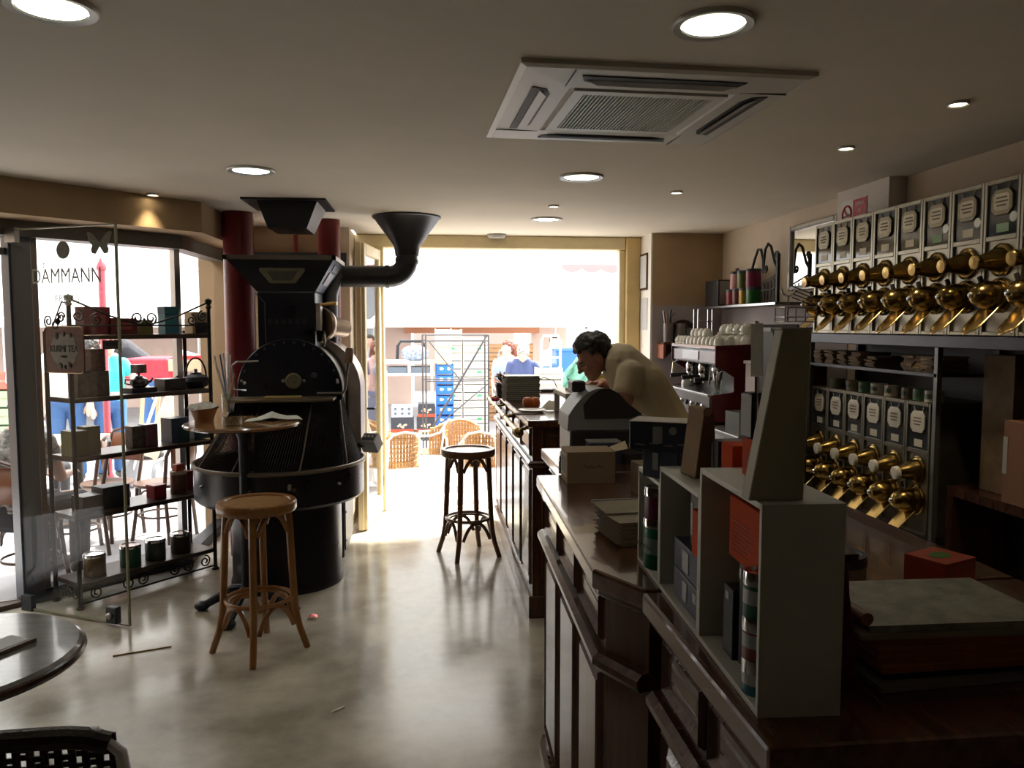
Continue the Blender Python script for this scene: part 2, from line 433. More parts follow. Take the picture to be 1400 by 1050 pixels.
# folded-back door leaves, zig-zag on the left of the doorway
def door_leaf(p0, p1, label, handle=False):
    p0, p1 = Vector(p0), Vector(p1); d = p1 - p0; L = d.length
    o = thing('folding_door', label, 'door', (p0.x, p0.y, 0.01), math.atan2(d.y, d.x), 'folded door leaves beside the doorway')
    w, th, H = 0.075, 0.045, 2.30
    for nm, b in (('stile', (0, w, 0, H)), ('stile', (L - w, L, 0, H)), ('rail', (w, L - w, 0, 0.16)), ('rail', (w, L - w, H - 0.09, H))):
        MB().box(b[0], b[1], -th / 2, th / 2, b[2], b[3]).build(nm, frame_cream, o, bev=0.006)
    MB().box(w, L - w, -0.003, 0.003, 0.16, H - 0.09).build('pane', clear_glass, o)
    for z in (0.22, 1.96, 2.12):
        MB().box(-0.035, 0.035, -0.045, 0.02, z, z + 0.10).build('hinge', black_iron, o, bev=0.004)
    if handle:
        for sgn in (-1, 1):
            MB().tube([(L - 0.04, sgn * 0.02, 0.98), (L - 0.04, sgn * 0.075, 0.98), (L - 0.14, sgn * 0.075, 0.98)], 0.009, 8).build('handle', black_iron, o)
    return o
door_leaf((-0.415, 7.02, 0), (-0.505, 6.36, 0), 'cream folding glass door leaf nearest the open doorway, with lever handle', True)
door_leaf((-0.565, 6.98, 0), (-0.53, 6.34, 0), 'cream folding glass door leaf squeezed between its twin and the wall')

# red columns
for px, nm_, rr, lb in ((324, 290, 0.105, 'thick dark red round column left of the coffee roaster'), (449, 300, 0.083, 'slimmer dark red round column right behind the coffee roaster')):
    p = atz(px, nm_, CZ)
    o = MB().lathe([(rr, 0), (rr, CZ)], 32).build('column', red_paint, loc=(p.x, p.y + 0.02, 0))
    tag(o, lb, 'column')

# ------------------------------------------------------------------ ceiling lights
lamp_glow = EM('lamp_glow', (1.0, 0.97, 0.86), 14.0)
lamp_cool = EM('lamp_glow_cool', (0.86, 0.97, 1.0), 12.0)
spot_glow = EM('halogen_glow', (1.0, 0.84, 0.58), 22.0)
trim_white = M('lamp_trim', (0.60, 0.60, 0.56), 0.35, 0.2)
def downlight(px, py, r, label, glow, watts, small=False, col=(1.0, 0.93, 0.80)):
    p = atz(px, py, CZ)
    o = thing('spotlight' if small else 'ceiling_light', label, 'ceiling light', (p.x, p.y, CZ), 0, 'small halogen spots' if small else 'large round downlights')
    MB().lathe([(r * 0.78, -0.001), (r * 0.80, -0.008), (r, -0.012), (r * 1.04, -0.006), (r * 1.04, 0.0)], 36, caps=False).build('trim_ring', trim_white, o)
    d = MB().lathe([(0.0, -0.005), (r * 0.78, -0.005)], 36).build('lamp', glow, o)
    if not small:
        MB().lathe([(r * 0.76, -0.006), (r * 0.79, -0.011)], 36, caps=False).build('inner_ring', M('lamp_inner_ring', (0.12, 0.12, 0.10), 0.4, 0.6), o)
    l = bpy.data.lights.new('lamp_light', 'SPOT')
    l.energy = watts * 0.9; l.spot_size = R(120 if not small else 75); l.spot_blend = 0.7; l.shadow_soft_size = r * 0.7; l.color = col
    lo = bpy.data.objects.new('lamp_light', l); COL.objects.link(lo); lo.parent = o; lo.location = (0, 0, -0.03)
    return o
downlight(975, 31, 0.105, 'large round downlight nearest the air conditioner', lamp_glow, 3.2)
downlight(70, 8, 0.105, 'large round downlight cut by the top left corner', lamp_glow, 3.2)
downlight(343, 232, 0.115, 'cool white round downlight above the high round table', lamp_cool, 3.2, col=(0.9, 0.97, 1.0))
downlight(795, 241, 0.115, 'large round downlight just beyond the air conditioner', lamp_glow, 3.2)
downlight(747, 299, 0.115, 'large round downlight closest to the open doorway', lamp_glow, 3.2)
downlight(1310, 140, 0.035, 'small halogen spot nearest the camera, above the dispensers', spot_glow, 17, True, (1, 0.80, 0.5))
downlight(1157, 201, 0.035, 'small halogen spot in front of the red no-smoking sign', spot_glow, 17, True, (1, 0.80, 0.5))
downlight(925, 262, 0.035, 'small halogen spot above the man in the polo shirt', spot_glow, 8, True, (1, 0.80, 0.5))
downlight(757, 281, 0.035, 'small halogen spot between two large downlights', spot_glow, 5, True, (1, 0.80, 0.5))
pb = at(209, 264, 4.95)
downlight(209, 265, 0.035, 'small halogen spot beside the tan bulkhead over the window', spot_glow, 9, True, (1, 0.80, 0.5))
p = atz(677, 323, CZ)
tag(MB().lathe([(0.0, -0.03), (0.07, -0.03), (0.085, -0.012), (0.085, 0)], 28).build('smoke_detector', M('grey_plastic', (0.30, 0.29, 0.26), 0.5), loc=(p.x, 6.95, CZ)), 'flat grey round fitting on the ceiling by the doorway', 'detector')

# ------------------------------------------------------------------ air-conditioning cassette
ac_w = M('ac_plastic', (0.64, 0.62, 0.56), 0.42)
ac_dark = M('ac_dark', (0.02, 0.02, 0.018), 0.6)
ac = thing('air_conditioner', 'white square ceiling cassette air conditioner with slatted grille', 'air conditioner', (0.745, 2.895, CZ), R(2.0)); ac.scale = (1, 1, .62)
W = 0.475
fr = MB()
def ringpoly(mb, a, b, z0, z1):                       # square ring from half-size a (outer) to b (inner), z0 at outer, z1 at inner
    o_ = [(-a, -a, z0), (a, -a, z0), (a, a, z0), (-a, a, z0)]; i_ = [(-b, -b, z1), (b, -b, z1), (b, b, z1), (-b, b, z1)]
    mb.add(o_ + i_, [(k, (k + 1) % 4, 4 + (k + 1) % 4, 4 + k) for k in range(4)])
ringpoly(fr, W, W, 0.0, -0.022); ringpoly(fr, W, W - 0.02, -0.022, -0.032); ringpoly(fr, W - 0.02, 0.285, -0.032, -0.040); ringpoly(fr, 0.285, 0.27, -0.040, -0.030)
fr.add([(-.27, -.27, -.03), (.27, -.27, -.03), (.27, .27, -.03), (-.27, .27, -.03)], [(0, 1, 2, 3)])
fr.build('frame', ac_w, ac, merge=True)
for k in range(4):
    Tm = Matrix.Rotation(k * PI / 2, 4, 'Z')
    a = MB(); a.T = Tm
    a.prism([(-0.27, -0.405), (0.27, -0.405), (0.255, -0.355), (0.20, -0.335), (-0.20, -0.335), (-0.255, -0.355)], -0.0405, -0.036)
    a.build('air_slot', ac_dark, ac)
    a = MB(); a.T = Tm
    a.add([(-.25, -.378, -.043), (.25, -.378, -.043), (.21, -.350, -.054), (-.21, -.350, -.054), (-.25, -.378, -.046), (.25, -.378, -.046), (.21, -.350, -.057), (-.21, -.350, -.057)],
          [(0, 1, 2, 3), (7, 6, 5, 4), (0, 4, 5, 1), (1, 5, 6, 2), (2, 6, 7, 3), (3, 7, 4, 0)])
    a.build('louvre', M('ac_louvre', (0.30, 0.29, 0.27), 0.4), ac)
g = MB(); ringpoly(g, 0.265, 0.225, -0.046, -0.046); ringpoly(g, 0.265, 0.265, -0.030, -0.046); ringpoly(g, 0.225, 0.225, -0.046, -0.036)
g.build('grille_frame', ac_w, ac, merge=True)
MB().box(-.225, .225, -.225, .225, -0.0365, -0.034).build('grille_void', ac_dark, ac)
for i in range(34):
    x = -0.218 + 0.436 * i / 33
    MB().box(x - 0.0020, x + 0.0020, -.225, .225, -0.046, -0.037).build('slat', ac_w, ac)
for k in range(4):
    Tm = Matrix.Rotation(k * PI / 2, 4, 'Z'); a = MB(); a.T = Tm
    a.box(-0.303, -0.300, -W + 0.02, -0.29, -0.0400, -0.0345); a.build('seam', ac_dark, ac)
# ================================================================== COFFEE ROASTER
RX, RY = -0.93, 5.12
ro = thing('coffee_roaster', 'huge black drum coffee roaster with hopper, mesh guard and round cooling pan', 'coffee roaster', (RX, RY, 0))
# pedestal and rear body
MB().lathe([(0.355, 0), (0.355, 0.03), (0.345, 0.05), (0.345, 0.60)], 48, TR((0.02, 0.08, 0))).build('pedestal', black_enamel, ro)
b = MB(); b.box(-0.24, 0.355, 0.32, 0.90, 0.05, 1.20); b.build('rear_cabinet', black_enamel, ro, bev=0.012)
b = MB(); b.box(0.357, 0.364, 0.36, 0.92, 0.10, 0.62); b.build('side_panel', M('dull_grey_panel', (0.16, 0.16, 0.17), 0.4, 0.5), ro)
for z in (0.16, 0.36, 0.56):
    MB().cyl((0.364, 0.39, z), (0.370, 0.39, z), 0.008, n=8).build('rivet', steel, ro)
# cooling pan with rim
PR = 0.52
MB().lathe([(0.30, 0.575), (PR - 0.02, 0.575), (PR, 0.595), (PR, 0.80), (PR - 0.012, 0.80), (PR - 0.015, 0.66), (0, 0.66)], 64).build('cooling_pan', black_enamel, ro)
MB().tube([(PR * math.cos(2 * PI * i / 64), PR * math.sin(2 * PI * i / 64), 0.80) for i in range(64)], 0.013, 8, True).build('pan_rim', M('worn_rim', (0.16, 0.13, 0.10), 0.4, 0.6), ro)
for a in (-100, -72, -40, -140):
    p = Vector((math.cos(R(a)) * PR, math.sin(R(a)) * PR, 0.70)); MB().cyl(p, p * 1.012 + Vector((0, 0, -0.0)), 0.012, n=10).build('bolt', M('worn_rim'), ro)
MB().cbox((0.10 + 0.04, -PR - 0.004, 0.725), (0.018, 0.02, 0.035)).build('latch', pewter, ro, bev=0.003)
# mesh guard: loft from the ledge below the drum to the pan rim, woven from bars
NA, NR = 190, 40
def guard_pt(i, j):
    a = 2 * PI * i / NA - PI / 2
    t = j / NR
    low = Vector((math.cos(a) * (PR - 0.02), math.sin(a) * (PR - 0.02), 0.805))
    hx = max(-1, min(1, 1.25 * math.cos(a))) * 0.325; hy = 0.11 + max(-0.10, min(0.12, 0.25 * math.sin(a)))
    top = Vector((0.05 + hx, hy, 1.175))
    q = low.lerp(top, t); q.z = 0.805 + 0.37 * t ** 1.12
    return q
gm = MB()
gv = [guard_pt(i, j) for j in range(NR + 1) for i in range(NA)]
gm.add(gv, [(j * NA + i, j * NA + (i + 1) % NA, (j + 1) * NA + (i + 1) % NA, (j + 1) * NA + i) for j in range(NR) for i in range(NA)])
go = gm.build('mesh_guard', M('guard_wire', (0.035, 0.030, 0.028), 0.5, 0.5), ro)
go['kind'] = 'stuff'
wf = go.modifiers.new('wire', 'WIREFRAME'); wf.thickness = 0.0048; wf.use_even_offset = False
for a in (-150, -113, -68, -28):
    i = (a + 90) / 360 * NA
    MB().tube([guard_pt(i, j) * 1.0 + Vector((0, -0.006, 0)) for j in (0, 10, 20, 30, 40)], 0.0045, 6).build('guard_strut', M('worn_rim'), ro)
# beans and chaff lying behind the mesh in the pan
# ledge in front of the drum
LZ = 1.178
b = MB(); b.prism([(-0.30, -0.09), (-0.22, -0.12), (0.24, -0.12), (0.345, -0.085), (0.345, 0.14), (-0.30, 0.14)], LZ, LZ + 0.018)
b.build('ledge', M('worn_ledge', (0.20, 0.15, 0.09), 0.4, 0.3, noise=0.3, scale=14), ro, bev=0.003)
b = MB(); b.cbox((0.03, -0.04, LZ + 0.026), (0.22, 0.12, 0.010), (0, 0, R(4))); b.build('wooden_slip', M('ochre_wood', (0.42, 0.30, 0.11), 0.6, noise=0.3, scale=12), ro)
# drum: arched face plate, barrel, side apron
DR, DX, DZ, DY0, DY1 = 0.335, 0.045, 1.235, 0.12, 0.86
def arch(r, zb, n=28, cx=DX, cz=DZ):
    return [(cx + r, zb)] + [(cx + r * math.cos(PI * k / n), cz + r * math.sin(PI * k / n)) for k in range(n + 1)] + [(cx - r, zb)]
RXm = Matrix.Rotation(R(90), 4, 'X')
def yprism(mb, poly, y0, y1):
    return mb.prism(poly, -y1, -y0, RXm)
b = MB(); yprism(b, arch(DR, 1.14), DY0, DY0 + 0.05); b.build('face_plate', black_enamel, ro, bev=0.006)
b = MB(); pts = arch(DR - 0.012, 0.95); n = len(pts)
b.add([(x, DY0 + 0.05, z) for x, z in pts] + [(x, DY1, z) for x, z in pts], [(k, k + 1, n + k + 1, n + k) for k in range(n - 1)] + [tuple(range(n, 2 * n))], True)
b.build('drum_shell', roaster_steel, ro, merge=True)
b = MB(); pts = arch(0.372, 0.66, cx=DX + .052, cz=DZ - .02); n = len(pts)
b.add([(x, DY0 + 0.34, z) for x, z in pts] + [(x, DY1, z) for x, z in pts], [(k, k + 1, n + k + 1, n + k) for k in range(n - 1)] + [tuple(range(n - 1, -1, -1)), tuple(range(n, 2 * n))], True)
b.build('rear_shell', roaster_steel, ro, merge=True)
for y in (DY0 + 0.33,):
    b = MB(); pts = arch(DR - 0.004, 0.96); n = len(pts)
    b.tube([(x, y, z) for x, z in pts], 0.012, 6); b.build('drum_band', steel_dark, ro)
for k in range(1, 15):
    a = PI * k / 15
    MB().sph((DX + (DR - 0.025) * math.cos(a), DY0 - 0.002, DZ + (DR - 0.025) * math.sin(a)), (0.009, 0.006, 0.009), 8, 5).build('rivet', steel_dark if k not in (1, 14) else steel, ro)
b = MB(); b.lathe([(0.052, 0), (0.052, 0.012), (0.044, 0.020), (0.030, 0.018), (0.012, 0.020), (0.010, 0.032), (0, 0.032)], 28, axmat((0.07, DY0, 1.295), (0, -1, 0)))
b.build('dial', M('verdigris_brass', (0.25, 0.23, 0.15), 0.4, 0.8), ro)
for sx in (-0.065, 0.065):
    MB().sph((0.07 + sx, DY0 - 0.003, 1.295), (0.012, 0.006, 0.012), 10, 6).build('bolt', pewter, ro)
for sx in (-0.255, 0.335):
    MB().sph((0.015 + sx, DY0 - 0.003, 1.285), (0.011, 0.007, 0.011), 10, 6).build('bolt', steel, ro)
MB().sph((0.20, DY0 - 0.002, 1.33), (0.022, 0.006, 0.022), 12, 6).build('sight_glass', steel_dark, ro)
MB().tube([(0.22, DY0 - 0.03, 1.215), (0.385, DY0 - 0.03, 1.215), (0.40, DY0 - 0.03, 1.235), (0.425, DY0 - 0.03, 1.42)], 0.009, 8).build('lever_arm', M('worn_rim'), ro)
MB().lathe([(0.0, 0), (0.024, 0.003), (0.028, 0.02), (0.026, 0.09), (0.02, 0.10), (0, 0.10)], 14, axmat((0.424, DY0 - 0.03, 1.41), (0.1, 0, 1))).build('lever_grip', M('old_wood_grip', (0.30, 0.19, 0.12), 0.5, noise=0.3), ro)
MB().tube([(-0.22, DY0 - 0.05, 1.24), (-0.29, DY0 - 0.06, 1.25), (-0.30, DY0 - 0.06, 1.40), (-0.27, DY0 - 0.06, 1.425), (-0.14, DY0 - 0.05, 1.428)], 0.006, 8).build('bent_rod', steel, ro)
# neck with chute on the side
b = MB(); b.box(-0.155, 0.215, 0.14, 0.52, 1.45, 1.885); b.build('neck', black_enamel, ro, bev=0.02, seg=2)
MB().tube([(-0.16, 0.135, 1.86), (-0.105, 0.135, 1.80), (-0.10, 0.135, 1.50)], 0.004, 6).build('wire', steel_dark, ro)
b = MB(); b.lathe([(0.0, 0), (0.115, 0), (0.12, 0.02), (0.105, 0.06), (0.07, 0.10), (0.06, 0.26)], 28, axmat((0.215, 0.30, 1.66), (0.55, 0.8, -0.1))); b.build('side_funnel', M('bronze_funnel', (0.30, 0.23, 0.17), 0.35, 0.9), ro)
b = MB(); b.box(0.2155, 0.245, 0.14, 0.26, 1.62, 1.80); b.build('side_gate', roaster_steel, ro, bev=0.005)
MB().tube([(0.245, 0.2, 1.79), (0.32, 0.2, 1.80), (0.345, 0.2, 1.80)], 0.012, 8).build('gate_lever', brass_bright, ro)
MB().lathe([(0.0, 0), (0.012, 0), (0.05, 0.006), (0.05, 0.016), (0.012, 0.02), (0, 0.02)], 24, axmat((0.262, 0.10, 1.57), (1, 0.15, 0))).build('gate_wheel', M('verdigris_brass'), ro)
wl = MB()
for k in range(6): wl.cbox((-.08 + .044 * k, .138, 1.68), (.022, .004, .034))
wl.build('worn_lettering', M('worn_cast_letters', (0.035, 0.035, 0.042), 0.4), ro)['kind'] = 'stuff'
# hopper: inverted pyramid with window
H0, H1 = 1.875, 2.085
top = [(-0.335, 0.08, H1), (0.345, 0.08, H1), (0.345, 0.66, H1), (-0.335, 0.66, H1)]
bot = [(-0.155, 0.14, H0), (0.215, 0.14, H0), (0.215, 0.52, H0), (-0.155, 0.52, H0)]
b = MB().add(bot + top, [(3, 2, 1, 0), (0, 1, 5, 4), (2, 3, 7, 6), (3, 0, 4, 7)]); b.build('hopper', black_enamel, ro)
e1 = 0.0015
b = MB().add([(0.215 + e1, 0.14, H0), (0.215 + e1, 0.52, H0), (0.345 + e1, 0.66, H1), (0.345 + e1, 0.08, H1)], [(0, 1, 2, 3)]); b.build('hopper_lit_side', M('lit_hopper_metal', (0.22, 0.25, 0.29), 0.3, 0.8), ro)  # right face paler than the black hopper: light on the metal put into colour
def hop(u, v, off):                                   # point on the hopper's front face
    x = (-0.155 + 0.37 * u) * (1 - v) + (-0.335 + 0.68 * u) * v; y = 0.14 - 0.06 * v; z = H0 + (H1 - H0) * v
    return (x, y - off, z)
def hs(u, v, off):
    y = (0.14 + 0.38 * u) * (1 - v) + (0.08 + 0.58 * u) * v; x = 0.215 + 0.13 * v; return (x + off, y, H0 + (H1 - H0) * v - off)
def plate(fn, quad, off, th):
    a = [fn(u, v, off) for u, v in quad]; c = [fn(u, v, off + th) for u, v in quad]; n = len(quad)
    return MB().add(a + c, [tuple(range(n - 1, -1, -1)), tuple(range(n, 2 * n))] + [(k, (k + 1) % n, n + (k + 1) % n, n + k) for k in range(n)])
plate(hop, [(0.30, .24), (0.66, .24), (0.76, .62), (0.74, .70), (0.27, .70), (0.25, .62)], 0.0, 0.012).build('window_frame', M('verdigris_brass'), ro, bev=0.003)
plate(hop, [(0.36, .32), (0.61, .32), (0.68, .60), (0.33, .60)], 0.012, 0.002).build('window_pane', M('dusty_pane', (0.10, 0.095, 0.08), 0.2), ro)
plate(hs, [(.25, .25), (.75, .25), (.75, .62), (.25, .62)], 0.0, 0.006).build('maker_plate', steel, ro)
plate(hs, [(.3, .68), (.8, .68), (.8, .86), (.3, .86)], 0.0, 0.005).build('maker_plate', steel, ro)
b = MB(); b.box(-0.345, 0.355, 0.07, 0.095, H1 - 0.012, H1 + 0.016); b.box(-0.345, 0.355, 0.645, 0.67, H1 - 0.012, H1 + 0.016)
b.box(-0.345, -0.32, 0.07, 0.67, H1 - 0.012, H1 + 0.016); b.box(0.33, 0.355, 0.07, 0.67, H1 - 0.012, H1 + 0.016); b.build('hopper_rim', M('worn_rim'), ro)
MB().box(-0.12, 0.30, 0.40, 0.70, H1 - 0.02, H1 + 0.05).build('lid', steel_dark, ro, bev=0.006)
# control panel on the right of the pan
cp = MB(); cp.box(-0.06, 0.06, -0.05, 0.05, -0.085, 0.02); b = cp.build('control_box', M('grey_box', (0.40, 0.42, 0.44), 0.4, 0.3), ro, bev=0.006, loc=(0.53, 0.44, 0.86), rot=(R(35), 0, R(-25)))
MB().box(-0.045, 0.045, -0.03, 0.03, 0.0205, 0.0235).build('control_display', steel_dark, b)
for k in range(3): MB().cyl((-0.03 + 0.03 * k, 0.0, 0.0235), (-0.03 + 0.03 * k, 0.0, 0.032), 0.008, n=10).build('button', M('pale_button', (0.6, 0.6, 0.55), 0.4), b)
MB().beam((0.36, 0.46, 0.80), (0.50, 0.44, 0.83), 0.03, 0.03).build('control_arm', steel_dark, ro)
MB().box(0.357, 0.375, 0.45, 0.90, 0.66, 1.10).build('vent_panel', M('perforated_grey', (0.45, 0.46, 0.47), 0.35, 0.7), ro)

# extraction pipe and funnel
ex = thing('exhaust_funnel', 'dark grey extraction pipe bending up into a wide ceiling funnel', 'duct', (0, 0, 0))
fp = at(556, 300, 5.9); el = at(545, 372, 5.9)
dk = M('dark_duct_metal', (0.055, 0.058, 0.065), 0.35, 0.6, noise=0.25, scale=7)
cx_, zt = fp.x, CZ
p_low = at(552, 350, 5.9)
MB().lathe([(0.085, p_low.z), (0.095, p_low.z + 0.07), (0.235, CZ - 0.02), (0.25, CZ - 0.012), (0.25, CZ)], 40, TR((cx_, 5.9, 0))).build('funnel', dk, ex)
pz = at(500, 378, 5.9).z
pts = [(cx_, 5.9, p_low.z + 0.02)]
for k in range(9):
    a = PI / 2 * k / 8; pts.append((cx_ - 0.13 + 0.13 * math.cos(a), 5.9, pz + 0.13 - 0.13 * math.sin(a)))
xl = at(466, 378, 5.9).x
pts += [(cx_ - 0.30, 5.9, pz), (xl, 5.9, pz)]
MB().tube(pts, 0.078, 20).build('pipe', dk, ex)
for k in (1, 9):
    MB().cyl(Vector(pts[k]), Vector(pts[k]) + (Vector(pts[k + 1]) - Vector(pts[k])).normalized() * 0.03, 0.085, n=24).build('pipe_collar', dk, ex)
MB().tube([(xl, 5.9, pz), (xl - 0.06, 5.85, pz - 0.02), (xl - 0.08, 5.75, pz - 0.15), (xl - 0.08, 5.72, pz - 0.55)], 0.074, 16).build('riser', dk, ex)

# chute fixed to the ceiling above the hopper
ch = thing('ceiling_chute', 'black square chute with flange hanging from the ceiling above the hopper', 'chute', (0, 0, 0))
a0, a1 = atz(328, 269, CZ), atz(445, 271, CZ); b0 = atz(452, 286, CZ)
MB().box(a0.x, a1.x, a0.y, b0.y + 0.05, CZ - 0.012, CZ).build('flange', M('matt_black', (0.012, 0.012, 0.015), 0.5), ch)
t0, t1 = a0.x + 0.09, a1.x - 0.06; ya, yb = a0.y + 0.05, b0.y
zb = 2.27
b = MB().add([(t0, ya, CZ - .012), (t1, ya, CZ - .012), (t1, yb, CZ - .012), (t0, yb, CZ - .012), (t0 + 0.06, ya + .02, zb), (t1 - 0.07, ya + .02, zb), (t1 - 0.07, yb - .05, zb), (t0 + 0.06, yb - .05, zb)],
             [(0, 1, 2, 3), (7, 6, 5, 4), (0, 4, 5, 1), (2, 6, 7, 3), (3, 7, 4, 0)])
b.build('chute_body', M('matt_black'), ch)
MB().add([(t1 + .001, ya, CZ - .012), (t1 + .001, yb, CZ - .012), (t1 - .069, yb - .05, zb), (t1 - .069, ya + .02, zb)], [(0, 1, 2, 3)]).build('chute_side', M('pale_grey_sheet', (0.45, 0.42, 0.42), 0.5), ch)

# ================================================================== STOOLS
def stool(label, loc, rz, wood, seatm):
    o = thing('bar_stool', label, 'bar stool', loc, rz, 'bentwood bar stools')
    SZ, SR = 0.775, 0.195
    MB().lathe([(SR - 0.03, SZ - 0.05), (SR - 0.005, SZ - 0.05), (SR, SZ - 0.04), (SR, SZ - 0.01), (SR - 0.006, SZ), (SR - 0.03, SZ), (SR - 0.035, SZ - 0.006), (SR - 0.035, SZ - 0.03)], 40, caps=False).build('seat_ring', wood, o)
    MB().lathe([(0, SZ - 0.012), (SR - 0.034, SZ - 0.009), (SR - 0.033, SZ - 0.02), (0, SZ - 0.025)], 40).build('seat', seatm, o)
    for k in range(4):
        a = PI / 4 + k * PI / 2; c, s_ = math.cos(a), math.sin(a)
        prof = [(0.150, SZ - 0.045), (0.158, 0.62), (0.165, 0.45), (0.172, 0.30), (0.180, 0.20), (0.198, 0.11), (0.222, 0.04), (0.235, 0.0)]
        MB().tube([(r * c, r * s_, z) for r, z in prof], 0.0205, 10, r1=0.0165).build('leg', wood, o)
    FZ = 0.275
    for zz in (FZ, ):
        MB().tube([(0.160 * math.cos(2 * PI * k / 40), 0.160 * math.sin(2 * PI * k / 40), zz) for k in range(40)], 0.0105, 8, True).build('foot_ring', wood, o)
        MB().tube([(0.138 * math.cos(2 * PI * k / 40), 0.138 * math.sin(2 * PI * k / 40), zz - 0.012) for k in range(40)], 0.0085, 8, True).build('foot_ring', wood, o)
    for (zt_, h, r_, rad) in ((SZ - 0.055, 0.10, 0.150, 0.0125), (FZ - 0.02, 0.12, 0.172, 0.0125)):
        for k in range(4):
            a0_ = PI / 4 + k * PI / 2 + 0.13; a1_ = PI / 4 + (k + 1) * PI / 2 - 0.13
            P0 = Vector((r_ * math.cos(a0_), r_ * math.sin(a0_), 0)); P1 = Vector((r_ * math.cos(a1_), r_ * math.sin(a1_), 0))
            ps = []
            for j in range(13):
                t = j / 12; z = zt_ - h * abs(2 * t - 1) ** 2.3
                q = P0.lerp(P1, t); q = q * (1 - 0.10 * math.sin(PI * t) * 0)
                ps.append((q.x, q.y, z))
            MB().tube(ps, rad, 8).build('brace', wood, o)
    return o
p1 = atz(351, 684, 0.775); stool('golden bentwood bar stool with ply seat, in front of the roaster and high table', (p1.x, p1.y, 0), R(48), bentwood, seat_ply)
p2 = atz(640, 613, 0.775); stool('dark brown bentwood bar stool standing alone by the bar counter', (p2.x, p2.y, 0), R(22), bentwood_dark, M('glare_pale_seat', (0.78, 0.66, 0.55), 0.14, coat=.6))  # second seat's colour raised to carry the doorway's bright reflection

# ================================================================== HIGH TABLE with things on it
pt = atz(332, 577, 1.105)
HT = (pt.x, pt.y)
ht = thing('high_table', 'high round pedestal table with thin wooden top and black iron foot behind the stool', 'table', (HT[0], HT[1], 0))
TZ = 1.105
MB().lathe([(0, TZ - 0.026), (0.30, TZ - 0.026), (0.318, TZ - 0.02), (0.322, TZ - 0.008), (0.314, TZ), (0, TZ)], 48).build('table_top', M('table_wood', (0.36, 0.19, 0.08), 0.16, noise=0.3, scale=6, stretch=(1, 6, 1), coat=0.4), ht)
iron_blue = M('blue_black_iron', (0.014, 0.018, 0.03), 0.35, 0.3)
MB().lathe([(0.0, TZ - 0.05), (0.11, TZ - 0.05), (0.11, TZ - 0.026), (0, TZ - 0.026)], 24).build('top_plate', iron_blue, ht)
MB().lathe([(0.045, 0.09), (0.032, 0.16), (0.028, 0.2), (0.028, TZ - 0.1), (0.045, TZ - 0.05)], 20).build('pole', iron_blue, ht)
for k in range(4):
    a = R(80) + k * PI / 2; c, s_ = math.cos(a), math.sin(a)
    MB().tube([(r * c, r * s_, z) for r, z in ((0.02, 0.13), (0.08, 0.13), (0.16, 0.085), (0.23, 0.045), (0.265, 0.03))], 0.032, 10, r1=0.02).build('foot', iron_blue, ht)
    MB().sph((0.27 * c, 0.27 * s_, 0.026), (0.045, 0.045, 0.026), 14, 8).build('foot_pad', iron_blue, ht)
def on_ht(px, py=577):
    p = atz(px, py, TZ); return Vector((p.x, p.y, TZ))
q = on_ht(279, 578)
bowl = thing('wooden_bowl', 'small flared wooden bowl stuffed with crumpled white paper on the high table', 'bowl', q)
MB().lathe([(0, 0), (0.052, 0), (0.05, 0.012), (0.062, 0.05), (0.078, 0.085), (0.072, 0.085), (0.056, 0.05), (0.04, 0.02), (0, 0.018)], 28).build('bowl_body', M('terracotta_wood', (0.40, 0.17, 0.06), 0.45, noise=0.25), bowl)
cr = MB(); random.seed(3)
ring = [[(0.088 * (0.25 + 0.75 * rr) * math.cos(2 * PI * k / 18) * random.uniform(.85, 1.1), 0.088 * (0.25 + 0.75 * rr) * math.sin(2 * PI * k / 18) * random.uniform(.85, 1.1), 0.082 + 0.03 * (1 - rr) + random.uniform(-.012, .016)) for k in range(18)] for rr in (1, .66, .33)]
cr.add([p for r_ in ring for p in r_] + [(0, 0, 0.12)], [(j * 18 + k, j * 18 + (k + 1) % 18, (j + 1) * 18 + (k + 1) % 18, (j + 1) * 18 + k) for j in range(2) for k in range(18)] + [(36 + k, 36 + (k + 1) % 18, 54) for k in range(18)])
cr.build('crumpled_paper', M('grey_paper', (0.55, 0.54, 0.48), 0.8), bowl)
glass_mat = GLASS('table_glass', (0.88, 0.90, 0.88), 1.6)
q = on_ht(318, 582)
tag(MB().lathe([(0, 0), (0.045, 0), (0.05, 0.01), (0.052, 0.05), (0.047, 0.05), (0.044, 0.012), (0, 0.01)], 24).build('glass_ashtray', glass_mat, loc=q), 'clear glass dish on the high table beside the wooden bowl', 'dish')
q = on_ht(312, 566)
jar = thing('straw_jar', 'clear glass jar holding long straws and sugar sticks on the high table', 'jar', q)
MB().lathe([(0, 0), (0.034, 0), (0.036, 0.01), (0.04, 0.13), (0.036, 0.13), (0.032, 0.012), (0, 0.01)], 24).build('jar_glass', glass_mat, jar)
sm_ = [M('straw_white', (0.62, 0.62, 0.62), 0.5), M('straw_blue', (0.10, 0.12, 0.22), 0.5), M('straw_amber', (0.40, 0.28, 0.10), 0.5)]
for k, (dx, dy, h) in enumerate(((-0.075, 0.0, 0.36), (-0.045, 0.02, 0.37), (-0.018, -0.01, 0.38), (0.01, 0.01, 0.39), (0.022, 0, 0.37), (-0.06, -0.02, 0.30), (0.045, 0.0, 0.25))):
    MB().cyl((dx * -0.15, dy * -.15, 0.012), (dx, dy, h), 0.0055, n=8).build('straw', sm_[(0, 1, 0, 0, 0, 0, 2)[k]], jar)
q = on_ht(372, 574)
nap = thing('napkin', 'loosely folded white napkin on the right of the high table', 'napkin', (q.x, q.y, TZ), R(10))
